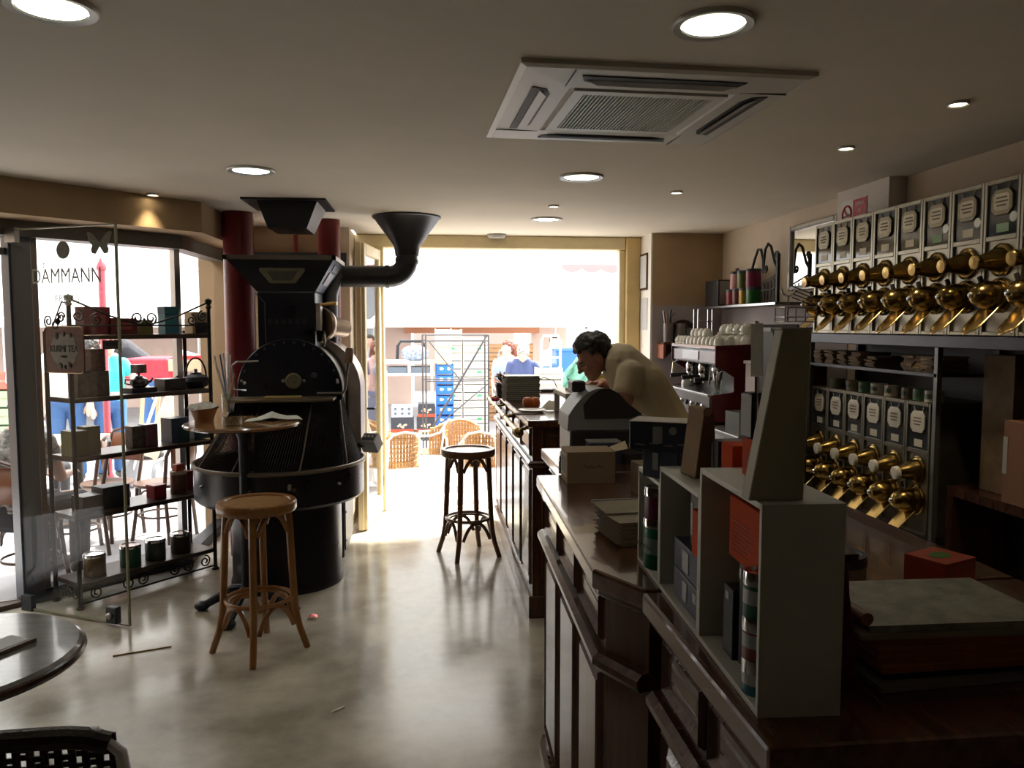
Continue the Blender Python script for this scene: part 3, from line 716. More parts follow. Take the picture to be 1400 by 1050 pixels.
n_ = MB(); prof = [(-0.15, 0.006), (-0.10, 0.012), (-0.05, 0.030), (0.0, 0.050), (0.04, 0.034), (0.09, 0.022), (0.15, 0.022), (0.17, 0.012)]
n_.add([(x, -0.085, z * .45 + .001) for x, z in prof] + [(x * .92, 0.0, z + .001) for x, z in prof] + [(x * .8, 0.08, z * .5 + .001) for x, z in prof], [(j * 8 + k, j * 8 + k + 1, (j + 1) * 8 + k + 1, (j + 1) * 8 + k) for j in range(2) for k in range(7)])
n_.build('cloth', M('pale_napkin', (0.62, 0.64, 0.56), 0.8), nap).modifiers.new('t', 'SOLIDIFY').thickness = 0.003

# small litter on the floor
p = atz(195, 891, 0)
tag(MB().cbox((0, 0, 0.003), (0.27, 0.008, 0.006), (0, 0, 0)).build('wooden_stick', M('ochre_wood'), loc=(p.x, p.y, 0), rot=(0, 0, R(20))), 'thin wooden stick lying on the floor left of the stool', 'stick')
p = atz(462, 971, 0)
tag(MB().cbox((0, 0, 0.003), (0.06, 0.010, 0.006), (0, 0, 0)).build('paper_scrap', paper, loc=(p.x, p.y, 0), rot=(0, 0, R(40))), 'tiny pale paper scrap alone on the open floor', 'scrap')
p = atz(426, 846, 0)
sc = MB(); sc.add([(-.03, -.01, .004), (0, -.02, .022), (.035, -.008, .008), (.03, .02, .016), (-.01, .025, .006), (0, 0, .03)], [(0, 1, 5), (1, 2, 5), (2, 3, 5), (3, 4, 5), (4, 0, 5), (0, 4, 3, 2, 1)])
tag(sc.build('candy_wrapper', M('red_foil', (0.35, 0.05, 0.05), 0.25, 0.6), loc=(p.x, p.y, 0)), 'crumpled red foil wrapper on the floor right of the stool', 'wrapper')

# ================================================================== ROUND TABLE and WICKER CHAIR, bottom left
rt = thing('round_table', 'low round table with dark polished top, cut by the left edge of the picture', 'table', (-1.345, 2.29, 0))
TT = 0.735
MB().lathe([(0, TT - 0.045), (0.31, TT - 0.045), (0.325, TT - 0.035), (0.335, TT - 0.03), (0.345, TT - 0.022), (0.345, TT - 0.008), (0.335, TT), (0, TT)], 64).build('table_top', M('dark_marbled_top', (0.30, 0.29, 0.28), 0.14, noise=0.4, scale=6, stretch=(1, 4, 1), coat=0.3), rt)
MB().tube([(0.342 * math.cos(2 * PI * k / 64), 0.342 * math.sin(2 * PI * k / 64), TT - 0.022) for k in range(64)], 0.014, 8, True).build('table_edge', mahog_dark, rt)
MB().lathe([(0.2, 0), (0.2, 0.02), (0.04, 0.05), (0.03, 0.1), (0.03, TT - 0.05), (0.1, TT - 0.045)], 24).build('pedestal', iron_blue, rt)
p = atz(2, 895, TT)
mn = thing('menu_card', 'folded white menu card lying on the low round table', 'menu', (p.x, p.y, TT + 0.001), R(-28))
MB().box(-0.10, 0.0, -0.10, 0.10, 0, 0.004).build('leaf', M('pale_menu_paper', (0.6, 0.62, 0.62), 0.6), mn)
MB().beam((0.0, -0.10, 0.006), (0.0, 0.10, 0.006), 0.016, 0.01).build('spine', M('brown_card', (0.14, 0.09, 0.06), 0.6), mn)

wc = thing('wicker_chair', 'dark woven wicker chair back with aluminium tube, cut by the bottom left corner', 'chair', (-0.845, 1.60, 0), R(3)); wc.scale = (1, 1, 1.02)
alu = M('polished_aluminium', (0.80, 0.80, 0.80), 0.35, 0.0)
tb = [(-0.245, 0.03, 0.0), (-0.245, 0.0, 0.45), (-0.25, -0.035, 0.70), (-0.24, -0.045, 0.80), (-0.20, -0.05, 0.845), (0.20, -0.05, 0.845), (0.24, -0.045, 0.80), (0.25, -0.035, 0.70), (0.245, 0.0, 0.45), (0.245, 0.03, 0.0)]
MB().tube(tb, 0.012, 10).build('back_frame', alu, wc)
for sx in (-0.22, 0.22):
    MB().tube([(sx, 0.42, 0.0), (sx, 0.40, 0.44)], 0.012, 10).build('leg', alu, wc)
MB().box(-0.22, 0.22, 0.0, 0.42, 0.43, 0.46).build('seat', M('dark_wicker', (0.045, 0.030, 0.018), 0.6, noise=0.4, scale=60, bump=0.5), wc, bev=0.01)
dwk = M('dark_wicker'); lwk = M('pale_wicker', (0.50, 0.48, 0.44), 0.5)
MB().tube([(x, -0.05 - 0.004, 0.843 - 0.03 * abs(x / .24) ** 6) for x in [-.222 + .444 * k / 12 for k in range(13)]], 0.021, 10, sq=1.0).build('wrapped_rim', dwk, wc)
bw = MB()
for k in range(19):
    x = -0.225 + 0.025 * k; bw.beam((x, -0.045, 0.84), (x, -0.02, 0.5), 0.014, 0.005)
ww = bw.build('warp_strands', dwk, wc); ww['kind'] = 'stuff'
bw = MB()
for k in range(17):
    z = 0.82 - 0.02 * k
    for j in range(18):
        x = -0.225 + 0.025 * j + 0.0125; off = -0.006 if (j + k) % 2 else 0.004
        bw.cbox((x, -0.043 + (0.84 - z) * 0.073 + off, z), (0.026, 0.004, 0.011))
ww = bw.build('weft_strands', dwk, wc); ww['kind'] = 'stuff'
bw = MB()
for k in range(8):
    for j in range(16):
        bw.cbox((-0.2 + 0.026 * j, -0.052 + k * 0.0029, 0.775 - 0.04 * k), (0.017, 0.004, 0.007), (0, R(-12), 0))
ww = bw.build('pale_strands', lwk, wc); ww['kind'] = 'stuff'
# ================================================================== WROUGHT-IRON SHELF by the window
LF = Vector((-2.02, 4.75, 0)); RF = Vector((-1.44, 5.46, 0))
SD = (RF - LF); SL = SD.length; SD.normalize(); SRZ = math.atan2(SD.y, SD.x)
sh = thing('iron_shelf', 'black wrought-iron display shelf with scrolls, full of tins and tea boxes, by the window', 'shelf', (LF.x, LF.y, 0), SRZ)
DEP = 0.27
shelf_wood = M('shelf_board', (0.055, 0.035, 0.025), 0.3, noise=0.3, scale=6, stretch=(1, 6, 6))
SHZ = [0.15, 0.545, 0.89, 1.235, 1.60]
for (x, y) in ((0, 0), (SL, 0), (0, DEP), (SL, DEP)):
    MB().cyl((x, y, 0.0), (x, y, 1.77 if y == 0 else 1.62), 0.013, n=10).build('post', black_iron, sh)
    MB().lathe([(0.022, 0), (0.024, 0.01), (0.014, 0.02)], 12, TR((x, y, 0))).build('foot', black_iron, sh)
    if y == 0:
        MB().lathe([(0.014, 0), (0.02, 0.012), (0.012, 0.025), (0.024, 0.045), (0.022, 0.06), (0, 0.07)], 14, TR((x, y, 1.765))).build('finial', pewter if x == 0 else black_iron, sh)
for z in SHZ:
    MB().box(0.0, SL, -0.005, DEP, z - 0.028, z).build('board', shelf_wood, sh, bev=0.004)
def spiral(c, r0, r1, a0, turns, n=26):
    out = []
    for k in range(n + 1):
        t = k / n; r = r0 + (r1 - r0) * t; a = a0 + turns * 2 * PI * t
        out.append((c[0] + r * math.cos(a), c[1], c[2] + r * math.sin(a)))
    return out
# swags and scrolls along the top
def swag(x0, x1, z0, dip, y=0):
    return [(x0 + (x1 - x0) * k / 16, y, z0 - dip * math.sin(PI * k / 16)) for k in range(17)]
MB().tube([(0, 0, 1.655), (SL, 0, 1.655)], 0.006, 6).build('rail', black_iron, sh)
MB().tube([(0.02, 0, 1.80), (SL * .25, 0, 1.715), (SL * .45, 0, 1.662), (SL * .55, 0, 1.662), (SL * .75, 0, 1.715), (SL - .02, 0, 1.80)], 0.006, 6).build('swag', black_iron, sh)
for cxs, sg in ((SL * .5 - .045, -1), (SL * .5 + .045, 1)):
    MB().tube(spiral((cxs, 0, 1.70), 0.044, 0.012, R(0 if sg < 0 else 180), 1.6 * sg), 0.0055, 6).build('scroll', black_iron, sh)
for cxs, sg, cz_ in ((SL - .05, 1, 1.715), (SL - .13, -1, 1.69), (0.05, -1, 1.71), (0.16, 1, 1.69)):
    MB().tube(spiral((cxs, 0, cz_), 0.036, 0.008, R(90), 1.5 * sg), 0.005, 6).build('scroll', black_iron, sh)
# scrolls along the short left side
def side(pts): return [(0, -q[0] * 1.2, q[2]) for q in pts]
MB().tube(side(spiral((-0.07, -0.0, 1.70), 0.034, 0.008, R(0), 1.6)), 0.005, 6).build('scroll', black_iron, sh)
MB().tube(side([(-0.02, 0, 1.78), (-0.06, -.005, 1.79), (-0.12, -.01, 1.70), (-0.16, -.01, 1.63), (-0.21, -.01, 1.64)]), 0.005, 6).build('scroll', black_iron, sh)
MB().tube(side(spiral((-0.19, -.01, 1.68), 0.04, 0.01, R(-90), -1.5)), 0.005, 6).build('scroll', black_iron, sh)
# bottom apron scrolls
for cxs, sg in ((0.10, 1), (0.30, 1), (0.39, -1), (SL - .30, 1), (SL - .21, -1), (SL - .08, -1)):
    MB().tube(spiral((cxs, 0, 0.075), 0.04, 0.01, R(90), 1.5 * sg), 0.005, 6).build('scroll', black_iron, sh)
for yy, sg in ((0.06, 1), (0.12, -1), (0.18, 1)):
    MB().tube([(0, yy + (p[0]), p[2]) for p in spiral((0, 0, 0.08), 0.035, 0.008, R(90), 1.5 * sg)], 0.005, 6).build('scroll', black_iron, sh)
MB().tube([(0, 0, 0.03), (SL, 0, 0.03)], 0.006, 6).build('rail', black_iron, sh)

def shp(u, v, lev):                                   # point on a shelf board, u along, v from the front, lev = board index
    p = LF + SD * u + Vector((-SD.y, SD.x, 0)) * v
    return Vector((p.x, p.y, SHZ[lev]))
def u_at(px, lev, v=0.1):
    """distance along the board that shows at image column px"""
    best = min((abs_u(px, k / 400 * SL, v, lev), k / 400 * SL) for k in range(401)); return best[1]
def abs_u(px, u, v, lev):
    w = shp(u, v, lev) - Vector((0, 0, CAM_H)); return abs(700 + FPX * w.dot(_r) / w.dot(_f) - px)

def tin(name, label, loc, r, h, mat, lid=None, rz=0, band=None, group='tea tins'):
    o = thing(name, label, 'tin', loc, rz, group)
    MB().lathe([(0, 0), (r * .98, 0), (r, 0.003), (r, h - 0.012), (0, h - 0.012)], 24).build('can', mat, o)
    MB().lathe([(r * 1.03, h - 0.02), (r * 1.04, h - 0.012), (r * 1.0, h), (r * .85, h), (r * .82, h - 0.004), (0, h - 0.004)], 24).build('lid', lid or chrome, o)
    if band: MB().lathe([(r * 1.006, h * .30), (r * 1.006, h * .62)], 24).build('paper_band', band, o)
    return o
def carton(name, label, loc, size, mat, rz=0, cat='box', group=None, panel=None, lid=None, bev=0.002):
    """a printed box with a label panel on its front (local -y)"""
    o = thing(name, label, cat, loc, rz, group)
    w, d, h = size
    MB().box(-w / 2, w / 2, -d / 2, d / 2, 0, h).build('carton', mat, o, bev=bev)
    if lid: MB().box(-w / 2 - .002, w / 2 + .002, -d / 2 - .002, d / 2 + .002, h * .72, h + .002).build('lid', lid, o, bev=bev)
    if panel:
        pm, (u0, u1, v0, v1) = panel
        MB().box(-w / 2 + w * u0, -w / 2 + w * u1, -d / 2 - 0.0015, -d / 2, h * v0, h * v1).build('label_panel', pm, o)
    return o
crimson = M('crimson_card', (0.16, 0.010, 0.022), 0.45); dkred = M('oxblood_card', (0.10, 0.014, 0.014), 0.5)
olive = M('olive_card', (0.13, 0.11, 0.03), 0.5); teal = M('teal_card', (0.02, 0.11, 0.16), 0.4); sand = M('sand_card', (0.36, 0.26, 0.15), 0.6)
blackc = M('black_card', (0.010, 0.010, 0.013), 0.4); navyc = M('navy_card', (0.060, 0.070, 0.115), 0.4, noise=0.15, scale=20)
greenc = M('green_tin', (0.012, 0.10, 0.055), 0.3, noise=0.2, scale=30); dgreen = M('deep_green_card', (0.016, 0.05, 0.045), 0.45)
redbox = M('red_box', (0.28, 0.012, 0.02), 0.4); orangec = M('orange_card', (0.56, 0.062, 0.008), 0.75, spec=0.15)
silverlab = M('silver_label', (0.42, 0.43, 0.44), 0.4, 0.2); cream_lab = M('cream_label', (0.62, 0.56, 0.38), 0.6)
def sbox(px, lev, size, mat, label, v=0.12, rz=0, **kw):
    p = shp(u_at(px, lev, v), v, lev); return carton(kw.pop('name', 'tea_box'), label, p, size, mat, SRZ + rz, **kw)
# top board
sbox(128, 4, (0.16, 0.10, 0.165), crimson, 'tall crimson tea box at the left end of the top shelf board', panel=(M('dim_red_label', (0.25, 0.05, 0.05), .5), (.2, .8, .3, .7)))
sbox(162, 4, (0.17, 0.13, 0.10), dkred, 'wide oxblood tea box on the top shelf board beside the crimson one', panel=(M('dim_red_label'), (.2, .8, .3, .7)))
sbox(193, 4, (0.09, 0.12, 0.09), olive, 'small olive tea box in the middle of the top shelf board')
sbox(231, 4, (0.10, 0.08, 0.175), teal, 'tall teal blue tea box on the top shelf board', lid=M('teal_lid', (0.015, 0.075, 0.11), .4))
sbox(269, 4, (0.12, 0.09, 0.145), sand, 'sand coloured tea box on the top shelf board', panel=(M('dim_sand_label', (0.22, 0.15, 0.09), .6), (.25, .8, .45, .85)))
sbox(291, 4, (0.10, 0.10, 0.075), blackc, 'flat black box at the right end of the top shelf board')
# hanging price box under the top board
p = shp(u_at(153, 4, 0.05), 0.05, 4)
pb_ = carton('shelf_sign', 'small grey sign hanging under the top shelf board', (p.x, p.y, 1.60 - 0.028 - 0.06), (0.12, 0.006, 0.055), M('grey_sign', (0.13, 0.14, 0.16), .5), SRZ, 'sign')
text(pb_, 'ROUGE', 0.026, black_print, TR((0, -0.004, 0.028), (R(90), 0, 0)))
# second board: tins, tea pots
tinprint = M('printed_tin', (0.17, 0.12, 0.09), 0.4, noise=0.6, scale=30)
p = shp(u_at(122, 3), .10, 3); carton('tea_box', 'brown patterned tea box with a second box on it, left end of the second board', p, (0.19, 0.11, 0.15), tinprint, SRZ)
p = shp(u_at(131, 3), .10, 3); p.z += 0.1502; carton('tea_box', 'red flowered tea box stacked on the brown patterned one', p, (0.085, 0.09, 0.13), M('red_flower_print', (0.20, 0.08, 0.05), .4, noise=.7, scale=40), SRZ)
p = shp(u_at(193, 3), .12, 3)
tray = carton('tea_tray', 'low dark tray under the glass tea warmer', p, (0.17, 0.12, 0.03), blackc, SRZ, 'tray')
def teapot(label, loc, rz, mat, r=0.06, zs=0.62, arch=True):
    o = thing('teapot', label, 'teapot', loc, rz, 'teapots on the iron shelf')
    MB().lathe([(0, 0), (r * .62, 0), (r * .9, r * .25 * zs), (r, r * .75 * zs), (r * .88, r * 1.2 * zs), (r * .5, r * 1.5 * zs), (0, r * 1.55 * zs)], 28).build('pot', mat, o)
    MB().lathe([(r * .45, 0), (r * .4, r * .12), (r * .12, r * .16), (r * .09, r * .25), (r * .16, r * .33), (r * .1, r * .42), (0, r * .43)], 20, TR((0, 0, r * 1.5 * zs))).build('lid', mat, o)
    MB().tube([(-r * .8, 0, r * .6 * zs), (-r * 1.25, 0, r * .9 * zs), (-r * 1.45, 0, r * 1.35 * zs)], r * .2, 10, r1=r * .1).build('spout', mat, o)
    if arch: MB().tube([(r * .78 * math.cos(a), 0, r * 1.15 * zs + r * 1.55 * math.sin(a) * (1 if a else 0)) for a in [PI * k / 14 for k in range(15)]], r * .07, 8).build('handle', mat, o)
    else: MB().tube([(r * .85, 0, r * 1.1 * zs), (r * 1.4, 0, r * 1.2 * zs), (r * 1.45, 0, r * .6 * zs), (r * .9, 0, r * .4 * zs)], r * .1, 8).build('handle', mat, o)
    return o
cast = M('cast_iron', (0.012, 0.014, 0.018), 0.45, 0.2)
p = shp(u_at(272, 3), .13, 3); teapot('black cast-iron teapot with arched handle on the second shelf board', p, R(25), cast, 0.085, 0.72)
p = shp(u_at(193, 3), .12, 3); p.z += 0.0302; teapot('patterned silver teapot, lower of two stacked on the dark tray', p, R(200), M('silver_pattern', (0.30, 0.30, 0.32), .25, .8, noise=.8, scale=45), 0.055, 0.8, False)
p2_ = p.copy(); p2_.z += 0.0302 + 0.075
carton('cup_box', 'patterned square tea caddy on top of the silver teapot', (p.x, p.y, p.z + 0.0895), (0.075, 0.06, 0.055), M('caddy_print', (0.30, 0.27, 0.27), .3, noise=.8, scale=50), SRZ + R(10), 'caddy', panel=(M('caddy_oval', (0.10, 0.05, 0.05), .4), (.3, .7, .2, .8)))
sbox(233, 3, (0.15, 0.12, 0.075), blackc, 'long low black box on the second shelf board between teapots')
# third board
sbox(103, 2, (0.10, 0.12, 0.15), olive, 'olive box standing at the left end of the third shelf board', v=.10)
sbox(122, 2, (0.09, 0.10, 0.165), M('khaki_card', (0.17, 0.13, 0.06), .5), 'khaki box beside the olive box on the third shelf board', v=.12)
sbox(184, 2, (0.07, 0.08, 0.135), M('spotted_card', (0.16, 0.13, 0.11), .4, noise=.6, scale=26), 'spotted brown box on the third shelf board', v=.12)
sbox(203, 2, (0.085, 0.08, 0.14), M('patch_tin_blue', (0.10, 0.16, 0.20), .3, .3, col2=(0.25, 0.03, 0.04), scale=22), 'blue and red chequered tea tin on the third shelf board', v=.10)
sbox(240, 2, (0.13, 0.12, 0.16), navyc, 'dark navy box on the third shelf board behind the bowl', v=.13, panel=(dgreen, (.35, 1.0, 0, .68)))
sbox(272, 2, (0.14, 0.12, 0.10), dgreen, 'low dark green box at the right end of the third shelf board', v=.15)
# fourth board
sbox(121, 1, (0.13, 0.13, 0.10), blackc, 'black box at the left end of the fourth shelf board', v=.11)
sbox(152, 1, (0.17, 0.13, 0.13), M('charcoal_card', (0.02, 0.022, 0.026), .5), 'charcoal gift box on the fourth shelf board', v=.13)
sbox(214, 1, (0.085, 0.09, 0.085), redbox, 'small glossy red box on the fourth shelf board', lid=redbox, v=.11)
p = shp(u_at(246, 1), .11, 1); tin('coffee_tin', 'tall brown tin with pale lid on the fourth shelf board', p, 0.052, 0.15, M('brown_tin', (0.12, 0.05, 0.03), .4), M('cork_lid', (.5, .4, .3), .6))
p = shp(u_at(246, 1), .11, 1); p.z += 0.1502; carton('tea_box', 'tiny orange-red box on top of the tall brown tin', p, (0.06, 0.05, 0.045), M('vermilion_card', (0.45, 0.07, 0.03), .5), SRZ)
p = shp(u_at(264, 1), .16, 1); carton('tea_box', 'narrow crimson box beside the tall brown tin', p, (0.05, 0.06, 0.13), crimson, SRZ)
# bottom board
for px, mt, lb in ((130, M('bronze_tin', (0.20, 0.13, 0.06), .35, .3, noise=.4, scale=20), 'bronze coffee tin, leftmost on the bottom shelf board'), (179, greenc, 'green coffee tin on the bottom shelf board'),
                   (213, M('moss_tin', (0.05, 0.075, 0.055), .35, noise=.4, scale=20), 'moss grey coffee tin on the bottom shelf board'), (247, M('black_gold_tin', (0.05, 0.042, 0.022), .35, noise=.4, scale=20), 'black and gold coffee tin, rightmost on the bottom shelf board')):
    p = shp(u_at(px, 0, .10), .10, 0); tin('coffee_tin', lb, p, 0.062, 0.135, mt, group='coffee tins on the bottom board')

# ------------------------------------------------------------------ enamel sign hanging from the bracket
sgx, sgz = on_glass(93, 478)
sc_ = hp + gl_dir * sgx + Vector((gl_dir.y, -gl_dir.x, 0)) * 0.02; sc_.z = sgz
sg = thing('enamel_sign', 'red bordered enamel KUSMI TEA sign hung on the open glass door', 'sign', sc_, math.atan2(gl_dir.y, gl_dir.x))
MB().lathe([(0, 0), (0.02, 0), (0.012, 0.01), (0, 0.012)], 14, TR((-0.06, 0.013, 0.155), (R(90), 0, 0))).build('suction_cup', black_iron, sg)
def rrect(w, h, r, n=6):
    out = []
    for cx_s, cy_s, a0 in ((1, 1, 0), (-1, 1, 90), (-1, -1, 180), (1, -1, 270)):
        for k in range(n + 1):
            a = R(a0 + 90 * k / n); out.append((cx_s * (w / 2 - r) + r * math.cos(a), cy_s * (h / 2 - r) + r * math.sin(a)))
    return out
TX = Matrix.Rotation(R(90), 4, 'X')
MB().prism(rrect(0.285, 0.255, 0.03), -0.004, 0.004, TX).build('plate', M('aged_red_enamel', (0.13, 0.012, 0.02), .4, noise=.55, scale=24, col2=(0.10, 0.07, 0.05)), sg)
ob = MB(); ol = rrect(0.285, 0.255, 0.03); ob.tube([(x, -0.004, z) for x, z in ol], 0.003, 6, True); ob.build('rim', M('worn_gold_rim', (0.30, 0.20, 0.12), .4, .6), sg)
med = [(0.105 * math.cos(t) * (1 + .05 * math.cos(8 * t)), 0.088 * math.sin(t) * (1 + .07 * math.cos(6 * t)) + .0) for t in [2 * PI * k / 48 for k in range(48)]]
MB().prism(med, 0.004, 0.0055, TX).build('medallion', M('grey_green_enamel', (0.19, 0.20, 0.18), .4, noise=.25, scale=30), sg)
text(sg, 'KUSMI TEA', 0.052, black_print, TR((0, -0.0068, 0.004), (R(90), 0, 0)), sx=0.82)
text(sg, 'PARIS', 0.018, black_print, TR((0, -0.0068, -0.038), (R(90), 0, 0)))
for (x, z, r_) in ((-.055, .075, .022), (.0, .085, .016), (.05, .078, .014), (-.03, -.088, .018), (.035, -.085, .02), (0.0, -.095, .014)):
    MB().lathe([(0, 0), (r_, 0), (r_ * .8, .002), (0, .003)], 14, TR((x, -0.0055, z), (R(90), 0, 0))).build('ornament', M('dark_ornament', (0.035, 0.035, 0.035), .5), sg)
MB().tube([(-0.06 + 0.02 * math.cos(2 * PI * k / 14), -.004, 0.135 + 0.02 * math.sin(2 * PI * k / 14)) for k in range(14)], 0.004, 6, True).build('hook_ring', black_iron, sg)
# ================================================================== BAR COUNTER (far) and the stepped counters
def panel(parent, p0, p1, z0, z1, nrm, mat, dep=0.010, name='panel'):
    """a raised panel on the face running p0->p1 (2-D), with recessed border"""
    p0, p1 = Vector((*p0, 0)), Vector((*p1, 0)); d = (p1 - p0); L = d.length; d.normalize(); n = Vector((*nrm, 0)).normalized()
    def P(u, z, o): q = p0 + d * u + n * o; return (q.x, q.y, z)
    m = 0.022; k = 0.045
    vs = [P(0, z0, 0.001), P(L, z0, 0.001), P(L, z1, 0.001), P(0, z1, 0.001)]
    vs += [P(m * .3, z0 + m * .3, 0.012), P(L - m * .3, z0 + m * .3, 0.012), P(L - m * .3, z1 - m * .3, 0.012), P(m * .3, z1 - m * .3, 0.012)]
    vs += [P(m, z0 + m, -0.004), P(L - m, z0 + m, -0.004), P(L - m, z1 - m, -0.004), P(m, z1 - m, -0.004)]
    vs += [P(m + .02, z0 + m + .02, dep), P(L - m - .02, z0 + m + .02, dep), P(L - m - .02, z1 - m - .02, dep), P(m + .02, z1 - m - .02, dep)]
    fs = []
    for j in range(3): fs += [(j * 4 + i, j * 4 + (i + 1) % 4, (j + 1) * 4 + (i + 1) % 4, (j + 1) * 4 + i) for i in range(4)]
    fs.append((12, 13, 14, 15))
    return MB().add(vs, fs).build(name, mat, parent)
def strip(parent, pts, z0, z1, out, mat, name, inner=0.0):
    """a moulding that follows a 2-D polyline, standing out to the left of its direction by `out`"""
    n = len(pts); P = [Vector((*p, 0)) for p in pts]
    nr = []
    for i in range(n):
        ds = []
        if i > 0: ds.append((P[i] - P[i - 1]).normalized())
        if i < n - 1: ds.append((P[i + 1] - P[i]).normalized())
        t = sum(ds, Vector((0, 0, 0))).normalized(); nn = Vector((-t.y, t.x, 0))
        k = nn.dot(Vector((-ds[0].y, ds[0].x, 0))); nr.append(nn / max(k, .4))
    prof = [(inner, z0), (out * .7, z0), (out, z0 + (z1 - z0) * .35), (out, z0 + (z1 - z0) * .7), (out * .6, z1), (inner, z1)]
    vs, fs = [], []; m = len(prof)
    for i in range(n):
        for o, z in prof: q = P[i] + nr[i] * o; vs.append((q.x, q.y, z))
    for i in range(n - 1):
        for j in range(m): fs.append((i * m + j, i * m + (j + 1) % m, (i + 1) * m + (j + 1) % m, (i + 1) * m + j))
    fs += [tuple(range(m)), tuple(range((n - 1) * m, n * m))]
    return MB().add(vs, fs).build(name, mat, parent)
# ---- bar
BX, BY0, BY1, BX1 = 0.585, 4.34, 6.62, 1.17
bar = thing('bar_counter', 'long panelled mahogany bar counter with brass rail running to the doorway', 'bar counter')
MB().box(BX, BX1, BY0, BY1, 0.0, 1.09).build('body', mahog, bar)
MB().box(BX - 0.03, BX1 + 0.03, BY0 - 0.03, BY1 + 0.03, 1.09, 1.13).build('worktop', mahog_top, bar, bev=0.008, seg=2)
MB().box(BX - 0.022, BX1, BY0 - 0.022, BY1, 0.0, 0.13).build('plinth', mahog, bar, bev=0.006)
strip(bar, [(BX1, BY0), (BX, BY0), (BX, BY1)], 0.855, 0.89, -0.030, mahog, 'moulding') if False else None
strip(bar, [(BX, BY1), (BX, BY0), (BX1, BY0)][::-1], 0.86, 0.90, -0.028, mahog, 'moulding') if False else None
strip(bar, [(BX1, BY0), (BX, BY0), (BX, BY1)], 0.86, 0.90, 0.028, mahog, 'moulding')
NP = 5; pl = (BY1 - BY0 - 0.06) / NP
for k in range(NP):
    y0 = BY0 + 0.03 + pl * k + 0.03; y1 = y0 + pl - 0.06
    panel(bar, (BX, y1), (BX, y0), 0.17, 0.84, (-1, 0), mahog)
    panel(bar, (BX, y1), (BX, y0), 0.915, 1.075, (-1, 0), mahog, name='frieze_panel')
panel(bar, (BX + .05, BY0), (BX1 - .05, BY0), 0.17, 0.84, (0, -1), mahog)
panel(bar, (BX + .05, BY0), (BX1 - .05, BY0), 0.915, 1.075, (0, -1), mahog, name='frieze_panel')
ra = at(707, 591, BY0 + 0.06); rz_ = ra.z; rxx = BX - 0.075
rl = MB().cyl((rxx, BY0 + 0.05, rz_), (rxx, BY1 - 0.02, rz_), 0.014, n=14).build('brass_rail', brass_bright, bar)
MB().sph((rxx, BY0 + 0.04, rz_), 0.03).build('rail_ball', brass, rl)
for k in range(4):
    y = BY0 + 0.14 + k * 0.68
    MB().tube([(rxx, y, rz_), (BX - 0.02, y, rz_ + 0.012), (BX + .004, y, rz_ + 0.02)], 0.010, 8).build('rail_bracket', brass, bar)
    MB().lathe([(0.017, 0), (0.019, .01), (0.019, .03), (.017, .04)], 14, axmat((rxx, y - .02, rz_), (0, 1, 0))).build('rail_collar', brass, bar)

def counter(label, poly, topz, front, panels, wt_over=0.035):
    """poly: plan outline of the body; front: polyline that carries mouldings, room side on its left"""
    o = thing('counter', label, 'counter')
    MB().prism(poly, 0.0, topz - 0.045).build('body', mahog, o)
    cx_ = sum(p[0] for p in poly) / len(poly); cy_ = sum(p[1] for p in poly) / len(poly)
    fr_ = [Vector((*p, 0)) for p in front]
    wt = []
    for p in poly:
        q = Vector((*p, 0))
        wt.append(q)
    wt2 = []
    n = len(wt)
    for i in range(n):
        d0 = (wt[i] - wt[i - 1]).normalized(); d1 = (wt[(i + 1) % n] - wt[i]).normalized()
        n0 = Vector((-d0.y, d0.x, 0)); n1 = Vector((-d1.y, d1.x, 0)); nn = (n0 + n1).normalized()
        wt2.append(wt[i] + nn * (wt_over / max(.4, nn.dot(n0))))
    MB().prism([(p.x, p.y) for p in wt2], topz - 0.045, topz).build('worktop', mahog_top, o, bev=0.008, seg=2)
    strip(o, front, topz - 0.235, topz - 0.195, 0.034, mahog, 'moulding')
    strip(o, front, topz - 0.065, topz - 0.045, 0.02, mahog, 'upper_moulding')
    strip(o, front, 0.0, 0.12, 0.024, mahog, 'plinth')
    for (a, b, nrm, cnt) in panels:
        A, B = Vector(a), Vector(b)
        for k in range(cnt):
            p_, q_ = A.lerp(B, (k + .06) / cnt), A.lerp(B, (k + .94) / cnt)
            panel(o, tuple(p_), tuple(q_), 0.16, topz - 0.26, nrm, mahog)
            panel(o, tuple(p_), tuple(q_), topz - 0.185, topz - 0.075, nrm, mahog, name='frieze_panel', dep=0.002)
    return o
CT = 1.10
# clockwise outlines so that "left" points outwards
counter('short middle section of mahogany counter carrying the cash register', [(0.545, 2.93), (0.545, 3.47), (1.25, 3.47), (1.25, 2.93)], CT, [(0.545, 2.93), (0.545, 3.47)][::1], [((0.545, 3.46), (0.545, 2.94), (-1, 0), 1)])
counter('mahogany counter section with angled corner, stacked with kraft paper trays', [(0.405, 1.735), (0.435, 2.835), (1.25, 2.835), (1.25, 1.61), (0.47, 1.61)], CT, [(0.47, 1.61), (0.405, 1.735), (0.435, 2.835)], [((0.434, 2.82), (0.406, 1.75), (-1, 0.03), 3)])
counter('nearest mahogany counter section under the white cubby shelf', [(0.475, 0.985), (0.475, 1.53), (1.25, 1.53), (1.25, 0.985)], CT, [(1.25, 0.985), (0.475, 0.985), (0.475, 1.53)], [((0.475, 1.52), (0.475, 1.0), (-1, 0), 2), ((0.50, 0.985), (1.2, 0.985), (0, -1), 2)])

